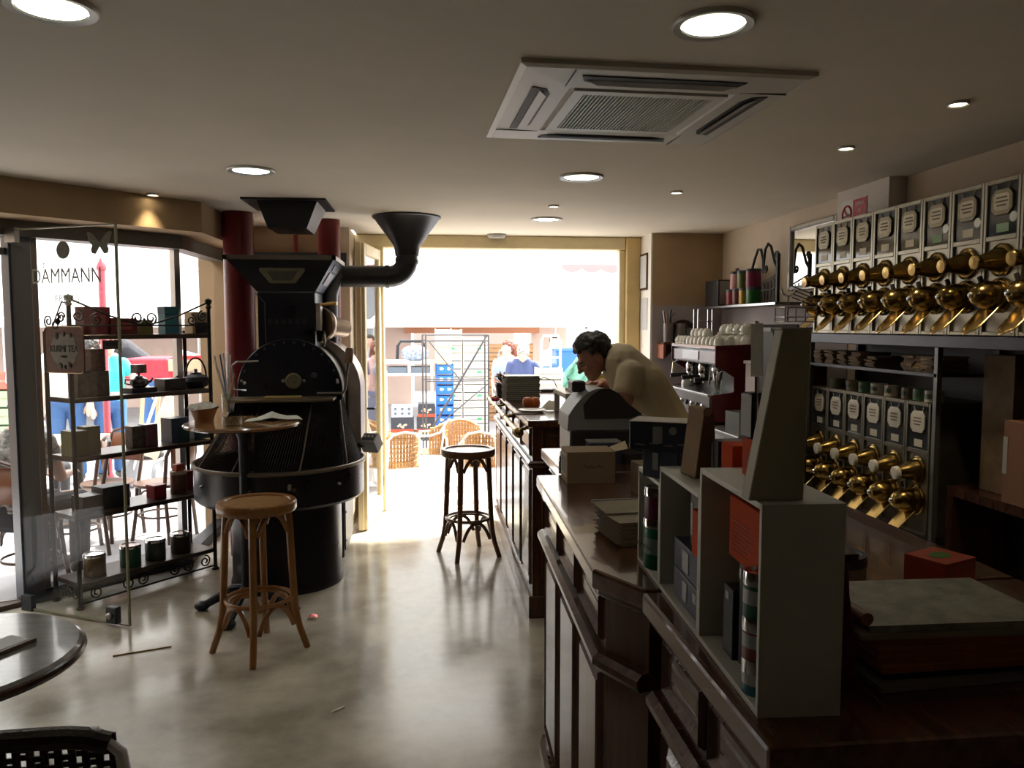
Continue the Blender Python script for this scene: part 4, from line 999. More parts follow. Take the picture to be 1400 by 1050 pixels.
# ================================================================== WHITE CUBBY SHELF on the near counter
CU = thing('cubby_shelf', 'stepped white three-cubby display shelf standing on the near counter', 'shelf', (0.458, 1.03, CT), R(-2.6))
cd = 0.120
units = ((0.0, 0.285, 0.305), (0.285, 0.565, 0.258), (0.565, 0.765, 0.222))   # y0, y1, height (y runs away from the camera)
tk = 0.009
for (y0, y1, h) in units:
    for nm, bx in (('end_panel', (0, cd, y0, y0 + tk, 0, h)), ('end_panel', (0, cd, y1 - tk, y1, 0, h)), ('bottom_board', (0, cd, y0 + tk, y1 - tk, 0, tk)), ('top_board', (0, cd, y0 + tk, y1 - tk, h - tk, h)), ('back_board', (cd - .004, cd, y0 + tk, y1 - tk, tk, h - tk))):
        MB().box(*bx).build(nm, white_paint, CU, bev=0.0008)
CM = Matrix.LocRotScale(Vector((0.458, 1.03, CT)), Euler((0, 0, R(-2.6))), None)
def cu(x, y, z): return CM @ Vector((x, y, z))
CR = R(-2.6)
def cbx(label, x0, x1, y0, y1, z0, h, mat, rz=0, panel=None, name='tea_box', lines=0, panel2=None):
    """a box in cubby coordinates; front of the box looks to -x"""
    w, d = y1 - y0, x1 - x0
    c = cu((x0 + x1) / 2, (y0 + y1) / 2, z0)
    o = carton(name, label, c, (w, d, h), mat, CR - PI / 2 + rz, panel=panel, group='tea boxes on the cubby shelf', bev=0.0012)
    if panel2:
        pm, (u0, u1, v0, v1) = panel2
        MB().box(-w / 2 + w * u0, -w / 2 + w * u1, -d / 2 - 0.0012, -d / 2, h * v0, h * v1).build('label_panel', pm, o)
    for k in range(lines):
        MB().box(-w * .38, w * random.uniform(.1, .4), -d / 2 - 0.0006, -d / 2, h * (.15 + .07 * k), h * (.165 + .07 * k)).build('print_line', M('dark_orange_print', (0.20, 0.03, 0.01), .6), o)
    return o
# inside the near cubby (y 0..0.285)
cbx('black tea box standing in the near cubby behind the stacked tins', 0.03, 0.10, 0.100, 0.165, 0.0095, 0.165, blackc, panel=(silverlab, (.05, .2, .85, .95)))
cbx('dark tea box leaning lower in the near cubby', 0.022, 0.098, 0.17, 0.215, 0.0095, 0.115, M('charcoal_card'), panel=(silverlab, (.3, .6, .82, .93)))
cbx('orange tea box filling the upper part of the near cubby', 0.026, 0.10, 0.075, 0.205, 0.1750, 0.10, orangec, lines=8)
z = 0.0095
for lb, mt, h in (('teal blue miniature tin, bottom of the three stacked in the near cubby', M('teal_tin', (0.02, 0.14, 0.19), .3), 0.052), ('pink miniature tin, middle of the three stacked in the near cubby', M('rose_tin', (0.26, 0.07, 0.07), .35), 0.062), ('green miniature tin, top of the three stacked in the near cubby', M('leaf_tin', (0.02, 0.13, 0.08), .3), 0.068)):
    o = tin('mini_tin', lb, cu(0.0235, 0.062, z), 0.0235, h, mt, band=silverlab, group='miniature tins in the cubbies'); z += h + 0.0006
# middle cubby
cbx('slate blue tea box, lower of the pair in the middle cubby', 0.014, 0.105, 0.312, 0.495, 0.0095, 0.058, navyc, panel=(silverlab, (.36, .52, .2, .85)), panel2=(silverlab, (.72, .84, .5, .82)))
cbx('slate blue tea box, upper of the pair in the middle cubby', 0.016, 0.105, 0.318, 0.500, 0.0682, 0.058, navyc, panel=(silverlab, (.34, .56, .15, .85)))
cbx('upright black tea box at the back of the middle cubby', 0.03, 0.11, 0.382, 0.440, 0.127, 0.105, blackc, panel=(silverlab, (.1, .3, .2, .8)))
cbx('orange tea box tucked in the middle cubby beside the black one', 0.014, 0.08, 0.302, 0.375, 0.127, 0.085, orangec)
# far cubby: two tins
kus = M('kusmi_green_tin', (0.010, 0.17, 0.095), .3, noise=.15, scale=40)
o = tin('tea_tin', 'green tea tin lettered KUSMI TEA at the bottom of the far cubby', cu(0.030, 0.676, 0.0095), 0.036, 0.112, kus, band=M('grey_band', (0.20, 0.28, 0.24), .5), rz=CR, group='tins in the far cubby')
text(o, 'KUSMI TEA', 0.0135, black_print, facing((-0.0374, -0.008, 0.05), (-1, -.25, 0)), ext=0.0003)
tin('tea_tin', 'magenta tea tin stacked on the green one in the far cubby', cu(0.030, 0.676, 0.1222), 0.034, 0.070, M('magenta_tin', (0.16, 0.012, 0.065), .35, noise=.3, scale=40), group='tins in the far cubby')
# on top of the cubbies
def on_cu(k): return units[k][2]
zt1, zt2, zt3 = units[2][2], units[1][2], units[0][2]
c = cu(0.040, 0.63, zt1 + .0006); carton('tea_box', 'small slate blue tea box under the big one, on the far cubby', c, (0.092, 0.080, 0.062), navyc, R(-52), panel=(silverlab, (.30, .46, .3, .9)), group='tea boxes on the cubby shelf')
c = cu(0.030, 0.64, zt1 + .0632); o = carton('tea_box', 'big slate blue tea box with silver label on top of the far cubby', c, (0.138, 0.092, 0.060), navyc, R(-28), panel=(silverlab, (.37, .52, .25, .85)), group='tea boxes on the cubby shelf')
MB().lathe([(0, 0), (.0085, 0), (.0085, .001), (0, .001)], 16, TR((0.025, -0.0462, 0.043), (R(90), 0, 0))).build('seal', silverlab, o)
MB().box(0.0690, 0.0702, -0.03, 0.03, 0.012, 0.048).build('barcode_panel', M('khaki_label', (0.25, 0.22, 0.13), .5), o)
MB().box(-0.070, 0.070, -0.047, 0.047, 0.060, 0.0612).build('lit_top_sheet', M('dusty_lit_top', (0.40, 0.36, 0.29), .5), o)  # pale sheet paints the dusty box top as lit from above
for k in range(4): MB().box(-0.055 + .03 * k, -0.035 + .03 * k, -0.0467, -0.0460, 0.010 + .003 * (k % 2), 0.0125 + .003 * (k % 2)).build('print_line', silverlab, o)
# kraft bag
c = cu(0.050, 0.455, zt2 + .0006)
kb = thing('kraft_bag', 'tall kraft paper bag with folded top standing on the middle cubby', 'paper bag', c, R(8))
MB().add([(-.022, -.03, 0), (.022, -.03, 0), (.022, .03, 0), (-.022, .03, 0), (-.006, -.03, .125), (.014, -.03, .125), (.014, .03, .125), (-.006, .03, .125)], [(3, 2, 1, 0), (4, 5, 6, 7), (0, 1, 5, 4), (1, 2, 6, 5), (2, 3, 7, 6), (3, 0, 4, 7)]).build('bag', M('dark_kraft', (0.20, 0.11, 0.055), .8, noise=.2), kb)
MB().add([(-.0225, -.031, 0), (-.0225, .031, 0), (-.0065, .031, .125), (-.0065, -.031, .125), (-.0245, -.031, 0.003), (-.0245, .031, 0.003), (-.0085, .031, .125), (-.0085, -.031, .125)], [(0, 1, 2, 3), (7, 6, 5, 4), (0, 4, 5, 1), (1, 5, 6, 2), (2, 6, 7, 3), (3, 7, 4, 0)]).build('front_fold', kraft, kb)
MB().cyl((-.001, -.031, .128), (-.001, .031, .128), .009, n=12).build('rolled_top', kraft, kb)
cbx('black tea box standing behind the kraft bag on the middle cubby', 0.062, 0.118, 0.378, 0.418, zt2 + .0006, 0.078, blackc, panel=(silverlab, (.1, .3, .2, .9)))
cbx('front orange tea box on the near cubby, lower left of the white display', 0.052, 0.118, 0.145, 0.225, zt3 + .0006, 0.062, orangec, lines=8)
cbx('narrow orange tea box behind the front orange one, on the middle cubby', 0.060, 0.115, 0.295, 0.355, zt2 + .0006, 0.082, orangec)
c = cu(0.070, 0.205, zt3 + .0632)
o = carton('coffee_pack', 'black coffee packet with pale edge standing on the orange tea box', c, (0.030, 0.045, 0.075), blackc, R(-80), 'coffee packet')
MB().box(-.0152, -.0145, -.0226, .0226, .002, .073).build('pale_edge', M('pale_grey_edge', (.42, .42, .40), .5), o)
MB().box(-.0145, .0145, -.0228, -.0222, .004, .071).build('pale_front', M('pale_grey_edge'), o)
# tapered white display on the near cubby
c = cu(0.004, 0.02, zt3 + .0006)
dp = thing('display_stand', 'tall tapered white display stand on the near end of the cubby shelf', 'display stand', c, CR)
MB().prism([(-0.016, 0.0), (0.063, 0.0), (0.069, 0.240), (0.027, 0.240)], -0.03, 0.0, Matrix.Rotation(R(90), 4, 'X')).build('stand', M('beige_display', (0.50, 0.46, 0.33), .6, noise=.05), dp, bev=0.0015)
MB().box(0.025, 0.070, -0.001, 0.031, 0.2405, 0.2425).build('cap', M('pale_display_top', (0.45, 0.42, 0.32), .6), dp)
c = cu(0.050, 0.165, zt3 + .185)
wc_ = thing('price_card', 'white price card leaning behind the tapered display', 'card', cu(0.060, 0.17, zt3 + .0006), R(-4), rot=(R(-4), R(6), R(40)))
MB().box(-.006, -.004, -.008, .012, .165, .25).build('card', M('bright_card', (.88, .88, .84), .6), wc_)
MB().box(-.004, .004, .002, .006, .0, .255).build('stem', chrome, wc_)
# wire stand on top, further back
ws = thing('wire_rack', 'chrome wire card rack with a forked clip above the white display', 'rack', at(1085, 440, 2.3))
wz = ws.location.z; ws.scale = (.75, .75, .8)
for z in (0.0, 0.018, 0.055):
    MB().tube([(-.055, -.04, z), (.075, -.04, z), (.075, .05, z), (-.055, .05, z)], .003, 6, True).build('wire', chrome, ws)
for (x, y) in ((-.055, -.04), (-.01, -.04), (.03, -.04), (.075, -.04), (.075, .05), (-.055, .05)):
    MB().cyl((x, y, 0), (x, y, .055), .0025, n=6).build('wire', chrome, ws)
MB().tube([(-.025 + .028 * math.cos(a), 0, .125 + .028 * math.sin(a)) for a in [PI + PI * k / 12 for k in range(13)]], .004, 6).build('clip', chrome, ws)
MB().cyl((-.025, 0, 0), (-.025, 0, .098), .003, n=8).build('stem', chrome, ws)
for k in range(4): MB().beam((.0, .02, .135 - .014 * k), (.09, .02, .105 - .014 * k), .004, .004).build('prong', steel_dark, ws)
bz = thing('black_stand', 'black box-like stand under the chrome wire rack', 'stand', at(1085, 446, 2.3) - Vector((0, 0, .004)))
MB().box(-.095, .035, -.05, .06, -.012, 0).build('shelf_plate', M('white_edge', (.5, .5, .5), .4), bz)
MB().box(-.085, .03, -.045, .055, -(wz - CT) + .006, -.012).build('carcass', blackc, bz)
MB().box(-.10, .034, -.055, .065, -(wz - CT) + .004, -(wz - CT) + .02).build('foot_plate', blackc, bz)
# ================================================================== THINGS ON THE COUNTERS
# cash register
rg = thing('cash_register', 'grey cash register with curved hood and black drawer on the middle counter', 'cash register', (0.0, 0.0, CT))
g1 = M('register_grey', (0.30, 0.30, 0.29), .45); g2 = M('register_dark', (0.045, 0.042, 0.038), .4)
a = atz(771, 619, CT); rx0, ry0 = a.x, a.y
MB().box(rx0, rx0 + 0.36, ry0 - 0.16, ry0 + 0.10, 0.004, 0.115).build('drawer_case', g2, rg, bev=0.005)
MB().box(rx0 - 0.003, rx0, ry0 - 0.155, ry0 + 0.095, 0.012, 0.108).build('drawer_front', M('register_side', (0.42, 0.43, 0.44), .4), rg, bev=0.002)
prof = [(-0.012, 0.118), (0.36, 0.118), (0.36, 0.155), (0.30, 0.18), (0.235, 0.225), (0.19, 0.27), (0.145, 0.292), (0.10, 0.29), (0.055, 0.262), (0.02, 0.222), (-0.008, 0.18)]
def chaikin(P_, n=2):
    for _ in range(n):
        Q_ = [P_[0]]
        for i_ in range(len(P_) - 1):
            a_, b_ = P_[i_], P_[i_ + 1]
            Q_ += [(a_[0] * .75 + b_[0] * .25, a_[1] * .75 + b_[1] * .25), (a_[0] * .25 + b_[0] * .75, a_[1] * .25 + b_[1] * .75)]
        P_ = Q_ + [P_[-1]]
    return P_
hp_ = MB().prism([(rx0 + x, z) for x, z in [prof[0], prof[1]] + chaikin(prof[2:], 2)], -(ry0 + 0.08), -(ry0 - 0.15), Matrix.Rotation(R(90), 4, 'X')); hp_.sm = [True] * len(hp_.f); hp_.build('hood', g1, rg)
MB().prism([(rx0 + x * .90 + .036, .006 + z * .975) for x, z in prof[3:10]] + [(rx0 + .06, .165), (rx0 + .25, .165)], -(ry0 - 0.15), -(ry0 - 0.152), Matrix.Rotation(R(90), 4, 'X')).build('side_recess', g2, rg)
MB().box(rx0 + .025, rx0 + .085, ry0 - .05, ry0 + .05, .268, .315).build('customer_display', g2, rg, bev=0.006)
kb_ = MB()
for i in range(7):
    for j in range(5):
        x = rx0 + .22 + .02 * i; zt_ = .238 - .008 * i - .002 * i
        kb_.cbox((x, ry0 - .12 + .045 * j, zt_ if i < 1 else .232 - .0125 * i), (.014, .034, .012), (0, R(30), 0))
k_ = kb_.build('keys', M('ivory_keys', (.65, .62, .52), .4), rg); k_['kind'] = 'stuff'
# small green tin and cardboard box
p = atz(770, 649, CT); tin('mini_tin', 'small green tin on the counter left of the cardboard box', (p.x + .003, p.y + .03, CT), 0.0155, 0.066, M('olive_tin', (.12, .16, .04), .35), group=None)
p = atz(776, 662, CT)
cbw = atz(843, 662, CT).x - p.x
o = thing('cardboard_box', 'open brown cardboard box with raised flap on the counter', 'cardboard box', (p.x + cbw / 2, p.y + .07, CT), R(-1))
MB().box(-cbw / 2, cbw / 2, -.07, .07, 0, .112).build('carton', cardboard, o, bev=.001)
MB().add([(cbw / 2, -.07, .112), (cbw / 2, .03, .112), (cbw / 2 + .055, .02, .135), (cbw / 2 + .05, -.05, .118), (cbw / 2, -.07, .114), (cbw / 2, .03, .114), (cbw / 2 + .055, .02, .137), (cbw / 2 + .05, -.05, .12)], [(0, 1, 2, 3), (7, 6, 5, 4), (0, 4, 5, 1), (1, 5, 6, 2), (2, 6, 7, 3), (3, 7, 4, 0)]).build('flap', M('pale_cardboard', (.50, .42, .28), .8), o)
MB().box(-cbw / 2 - .001, -cbw / 2, -.045, .06, .02, .10).build('side_print', M('pale_print', (.42, .38, .30), .7), o)
for k in range(4): MB().box(-cbw / 2 - .0016, -cbw / 2 - .001, -.035 + .022 * k, -.022 + .022 * k, .03, .09).build('print_mark', black_print, o)
MB().tube([(-.03 + .008 * k, -.0704, .06 + .006 * math.sin(k * 2.1)) for k in range(10)], .0009, 5).build('script_mark', black_print, o)
p = atz(872, 630, CT + .05)
carton('cardboard_box', 'second brown cardboard box half hidden behind the open one', (p.x - .03, p.y - .35, CT), (.14, .12, .105), M('brown_carton', (.22, .15, .09), .8, noise=.3, scale=14), R(6), 'cardboard box')
carton('credit_terminal', 'flat black payment terminal lying beside the register', (rx0 + .22, ry0 - .24, CT), (.10, .13, .04), g2, R(20), 'terminal')
o = carton('ledger', 'black ledger book leaning behind the cardboard box', (rx0 + .12, ry0 - .24, CT), (.13, .09, .085), navyc, R(0), 'book')
MB().box(-.066, .066, -.0455, .0455, .082, .0875).build('cover', M('pale_grey_edge'), o)
# kraft paper trays at the near end of the middle counter
p = atz(842, 745, CT)
for k in range(6):
    o = thing('paper_tray', f'{["lowest", "second lowest", "third", "fourth", "second highest", "topmost"][k]} kraft paper tray in the stack at the counter corner', 'paper tray', (p.x + .045 + .003 * (k % 2), p.y + .05, CT + .0005 + .0105 * k), R(6 + 1.5 * (k % 3)), 'stacked kraft paper trays')
    MB().add([(-.045, -.07, 0), (.05, -.07, 0), (.05, .10, 0), (-.045, .10, 0), (-.06, -.075, .010), (.055, -.075, .010), (.055, .105, .010), (-.06, .105, .010)], [(3, 2, 1, 0), (0, 1, 5, 4), (1, 2, 6, 5), (2, 3, 7, 6), (3, 0, 4, 7), (4, 5, 6, 7)]).build('tray', M('grey_kraft', (.30, .25, .17), .8, noise=.2, scale=20), o)
o = thing('paper_folder', 'bent kraft folder lying open on top of the paper trays', 'folder', (p.x + .05, p.y + .085, CT + .0655), R(4))
MB().add([(-.065, -.03, 0), (.06, -.03, 0), (.06, .07, .012), (-.075, .07, .010), (-.065, -.03, .003), (.06, -.03, .003), (.06, .07, .015), (-.075, .07, .013)], [(3, 2, 1, 0), (4, 5, 6, 7), (0, 1, 5, 4), (1, 2, 6, 5), (2, 3, 7, 6), (3, 0, 4, 7)]).build('sheet', M('grey_kraft'), o)
MB().box(-.075, .06, .072, .078, .008, .016).build('dark_edge', M('dull_grey_panel'), o)

# ------------------------------------------------------------------ on the bar
BT = 1.1305
p = atz(716, 549, BT)
for k in range(13):
    o = thing('menu_folder', f'{ORD[k]} from the bottom of the stacked spiral-bound menus on the bar', 'menu', (p.x, p.y + .12, BT + .0135 * k), R(2 * ((k * 7) % 3 - 1)), 'stacked spiral-bound menus')
    MB().box(-.115, .115, -.10, .10, .001, .011).build('pages', M('grey_green_pages', (.16, .18, .15), .5), o)
    MB().box(-.125, .125, -.104, .104, .0112, .0132).build('cover', M('pale_cover', (.55, .55, .50), .4), o)
    for j in range(7): MB().lathe([(.005, 0), (.007, .002), (.005, .004)], 8, axmat((-.128, -.09 + .03 * j, .006), (0, 1, 0))).build('spiral_ring', steel, o)
# potted flowers
p = atz(688, 545, BT)
fp_ = thing('flower_pot', 'dark pot of red and white flowers on the bar beside the menus', 'flower pot', (p.x, p.y + .05, BT))
MB().lathe([(0, 0), (.042, 0), (.055, .10), (.058, .105), (.05, .105), (.045, .09), (0, .09)], 20).build('pot', M('dark_blue_pot', (.02, .02, .035), .3), fp_)
random.seed(5)
grn = M('leaf_green', (.05, .10, .03), .5)
for k in range(16):
    a = random.uniform(0, 2 * PI); l = random.uniform(.06, .13); e = random.uniform(.1, 1.2)
    d = Vector((math.cos(a) * math.cos(e), math.sin(a) * math.cos(e), math.sin(e)))
    q0_ = Vector((0, 0, .095)); q1_ = q0_ + d * l; u = d.cross(Vector((0, 0, 1))).normalized() * .018
    MB().add([q0_, q0_.lerp(q1_, .5) + u, q1_, q0_.lerp(q1_, .5) - u, q0_.lerp(q1_, .5) + Vector((0, 0, .006))], [(0, 1, 4), (1, 2, 4), (2, 3, 4), (3, 0, 4)]).build('leaf', grn, fp_)
for k in range(9):
    a = random.uniform(0, 2 * PI); rr = random.uniform(.02, .09)
    c = Vector((rr * math.cos(a), rr * math.sin(a), random.uniform(.12, .19)))
    m = MB()
    for j in range(5): m.sph(c + Vector((.011 * math.cos(j * 1.257), .011 * math.sin(j * 1.257), 0)), (.010, .010, .007), 8, 5)
    m.build('flower', (M('crimson_petal', (.45, .01, .06), .5), M('white_petal', (.75, .72, .75), .5))[k % 2], fp_)
p = atz(673, 549, BT)
m = MB()
for j in range(6): m.sph((.014 * math.cos(j), .014 * math.sin(j), .016), (.015, .015, .015), 10, 6)
tag(m.build('cut_rose', M('crimson_petal'), loc=(p.x + .02, p.y, BT)), 'fallen crimson flower head at the edge of the bar top', 'flower')
# pumpkin
p = atz(727, 558, BT)
pk = thing('pumpkin', 'small ribbed orange pumpkin on the bar in front of the menus', 'pumpkin', (p.x, p.y + .03, BT))
m = MB()
for j in range(9):
    a = 2 * PI * j / 9; m.sph((.034 * math.cos(a), .034 * math.sin(a), .034), (.024, .024, .034), 12, 8)
m.build('ribs', M('pumpkin_orange', (.50, .11, .015), .4, noise=.2), pk); MB().cyl((0, 0, .06), (.006, 0, .082), .006, .004, 8).build('stem', M('stem_green', (.16, .17, .05), .6), pk)
p = atz(752, 561, BT)
nb = MB(); random.seed(9)
nb.add([(-.055, -.03, .002), (0, -.04, .004), (.06, -.03, .002), (-.05, .03, .01), (0, .03, .06), (.06, .03, .045), (-.045, .07, .004), (.0, .075, .03), (.055, .07, .006)], [(0, 1, 4, 3), (1, 2, 5, 4), (3, 4, 7, 6), (4, 5, 8, 7)])
o = nb.build('paper_napkin', M('grey_paper'), loc=(p.x, p.y + .02, BT)); tag(o, 'crumpled grey paper napkin on the bar right of the pumpkin', 'napkin')
o.modifiers.new('s', 'SOLIDIFY').thickness = .002
p = atz(722, 563, BT)
def dish(label, x, y, z, r, mat, group=None):
    o = MB().lathe([(0, .002), (r * .6, .002), (r, .014), (r * 1.0, .018), (r * .6, .007), (0, .006)], 28).build('plate', mat, loc=(x, y, z)); return tag(o, label, 'plate', group)
dish('white plate lying at the near end of the bar', p.x + .02, p.y - .03, BT, .085, M('glazed_white', (.6, .6, .58), .2))
for k in range(2): tag(MB().tube([(-.09, 0, .003), (.05, 0, .003), (.10, .004, .004)], .0045, 6, r1=.007).build('spoon', chrome, loc=(p.x - .03 + .02 * k, p.y - .11 - .025 * k, BT), rot=(0, 0, R(15 + 12 * k))), ('long steel spoon beside the white plate on the bar', 'second steel spoon nearest the bar end')[k], 'spoon')
p = atz(758, 536, BT)
tr = thing('serving_tray', 'dark serving tray with wire handle on the bar behind the menus', 'tray', (p.x - .02, p.y + .10, BT))
MB().box(-.16, .16, -.10, .10, .0, .022).build('base', g2, tr, bev=.004)
MB().tube([(-.14, 0, .022), (-.12, 0, .075), (-.05, 0, .11), (.03, 0, .085), (.06, 0, .022)], .005, 6).build('handle', steel, tr)
# standing yellow board with red thing
p = atz(805, 530, BT)
yb = thing('yellow_notice', 'yellow notice board in a white frame standing behind the bar', 'notice board', (p.x + .06, 6.3, BT - .13), R(3))
MB().box(-.13, .13, -.008, .008, 0, .27).build('frame', M('white_plastic', (.75, .75, .72), .4), yb, bev=.003)
MB().box(-.112, .112, -.0095, -.008, .018, .252).build('face', M('yellow_print', (.75, .62, .12), .5, noise=.25, scale=18), yb)
BS = thing('back_shelf', 'white service shelf crossing behind the bar, under the yellow notice', 'shelf', (1.72, 6.35, 0))
MB().box(-.50, .10, -.12, .12, .95, 1.0).build('board', M('white_plastic'), BS, bev=.004)
for x in (-.45, .06): MB().box(x - .02, x + .02, -.10, .10, 0, .95).build('leg', M('white_plastic'), BS)

# ------------------------------------------------------------------ near counter, right of the cubbies
SC = (0.80, 1.19)
z = CT + .0005
def sheet(label, w, d, h, mat, dx=0, dy=0, rz=0, name='file_folder', cat='folder', top=None, group='stacked file folders'):
    global z
    o = thing(name, label, cat, (SC[0] + dx, SC[1] + dy, z), R(rz), group)
    MB().box(-w / 2, w / 2, -d / 2, d / 2, 0, h - .002).build('pages', mat, o, bev=.001)
    MB().box(-w / 2 - .002, w / 2 + .002, -d / 2 - .002, d / 2 + .002, h - .002, h).build('cover', top or mat, o)
    z += h + .0004
fol = M('orange_folder', (.46, .17, .06), .7, noise=.25, scale=10); folp = M('pale_pages', (.38, .33, .24), .8)
sheet('pale pad at the very bottom of the folder stack', .29, .20, .012, M('dim_pages', (.22, .20, .16), .8), .01, 0, 4)
sheet('dark folder second from the bottom of the stack', .27, .19, .010, blackc, .02, .006, 2)
for k in range(4): sheet(f'{("lowest", "second", "third", "uppermost")[k]} orange-brown folder in the stack on the near counter', .285 - .004 * k, .19, .0135, fol, .022 - .004 * k, .004, (1.5, -.8, .8, -1)[k], top=M('orange_folder_top', (.50, .21, .08), .7))
sheet('white paper pad beneath the plastic-wrapped folder', .31, .205, .010, folp, .0, 0, -1, 'paper_pad', 'paper pad')
sheet('folder wrapped in crinkled clear plastic on top of the stack', .30, .20, .012, M('crinkled_plastic', (.42, .41, .33), .22, noise=.35, scale=24, bump=.5), .01, .0, -1, 'wrapped_folder', 'folder')
tag(MB().cyl((0, -.10, 0), (0, .10, 0), .010, n=12).build('wooden_roller', M('roller_wood', (.26, .11, .045), .5), loc=(SC[0] - .147, SC[1], z + .0105), rot=(0, 0, R(0))), 'round orange-brown wooden rod at the left edge of the plastic-wrapped folder', 'rod')
# orange box, round tin, amber glow thing, red cloth
p = atz(1290, 832, CT)
ob_ = thing('orange_box', 'orange gift box with green oval on its lid behind the folder stack', 'box', (p.x + .03, p.y + .06, CT), R(24))
MB().box(-.05, .05, -.045, .045, 0, .088).build('carton', M('deep_orange_card', (.42, .055, .02), .5), ob_, bev=.001)
MB().prism([(.026 * math.cos(2 * PI * k / 20), .018 * math.sin(2 * PI * k / 20)) for k in range(20)], .0882, .0888).build('oval', M('green_oval', (.05, .19, .02), .5), ob_)
tin('biscuit_tin', 'round dark biscuit tin with pale band beside the orange gift box', (.935 - .10, 1.52, CT), .06, .085, M('dark_band_tin', (.30, .29, .22), .5), steel_dark, group=None)
carton('kraft_box', 'ochre kraft box in front of the round biscuit tin', (.745, 1.45, CT), (.10, .08, .075), M('amber_card', (.30, .17, .05), .6), R(-20), 'box')
tag(MB().prism(rrect(.05, .03, .01), 0, .003).build('teal_card', M('teal_scrap', (.03, .22, .24), .5), loc=(.672, 1.30, CT + .02)), 'teal card corner sticking out beside the folder stack', 'card') if False else None
rc = thing('red_cloth', 'dark red cloth hanging down beside the end of the cubby shelf', 'cloth', (.612, 1.10, CT))
m = MB(); N = 14
vs = []
for j in range(9):
    t = j / 8
    for k in range(N): vs.append((.004 + .011 * math.sin(k * 1.3 + t * 2) + .016 * t, -.005 + .11 * k / (N - 1), .205 * (1 - t) + .0015))
m.add(vs, [(j * N + k, j * N + k + 1, (j + 1) * N + k + 1, (j + 1) * N + k) for j in range(8) for k in range(N - 1)], True)
o = m.build('drape', M('dark_red_cloth', (.14, .010, .012), .8), rc); o.modifiers.new('s', 'SOLIDIFY').thickness = .004
MB().box(-.003, .024, -.010, .11, .200, .212).build('hanger', mahog_dark, rc)
MB().box(.005, .012, .10, .112, .0, .205).build('stand', mahog_dark, rc)

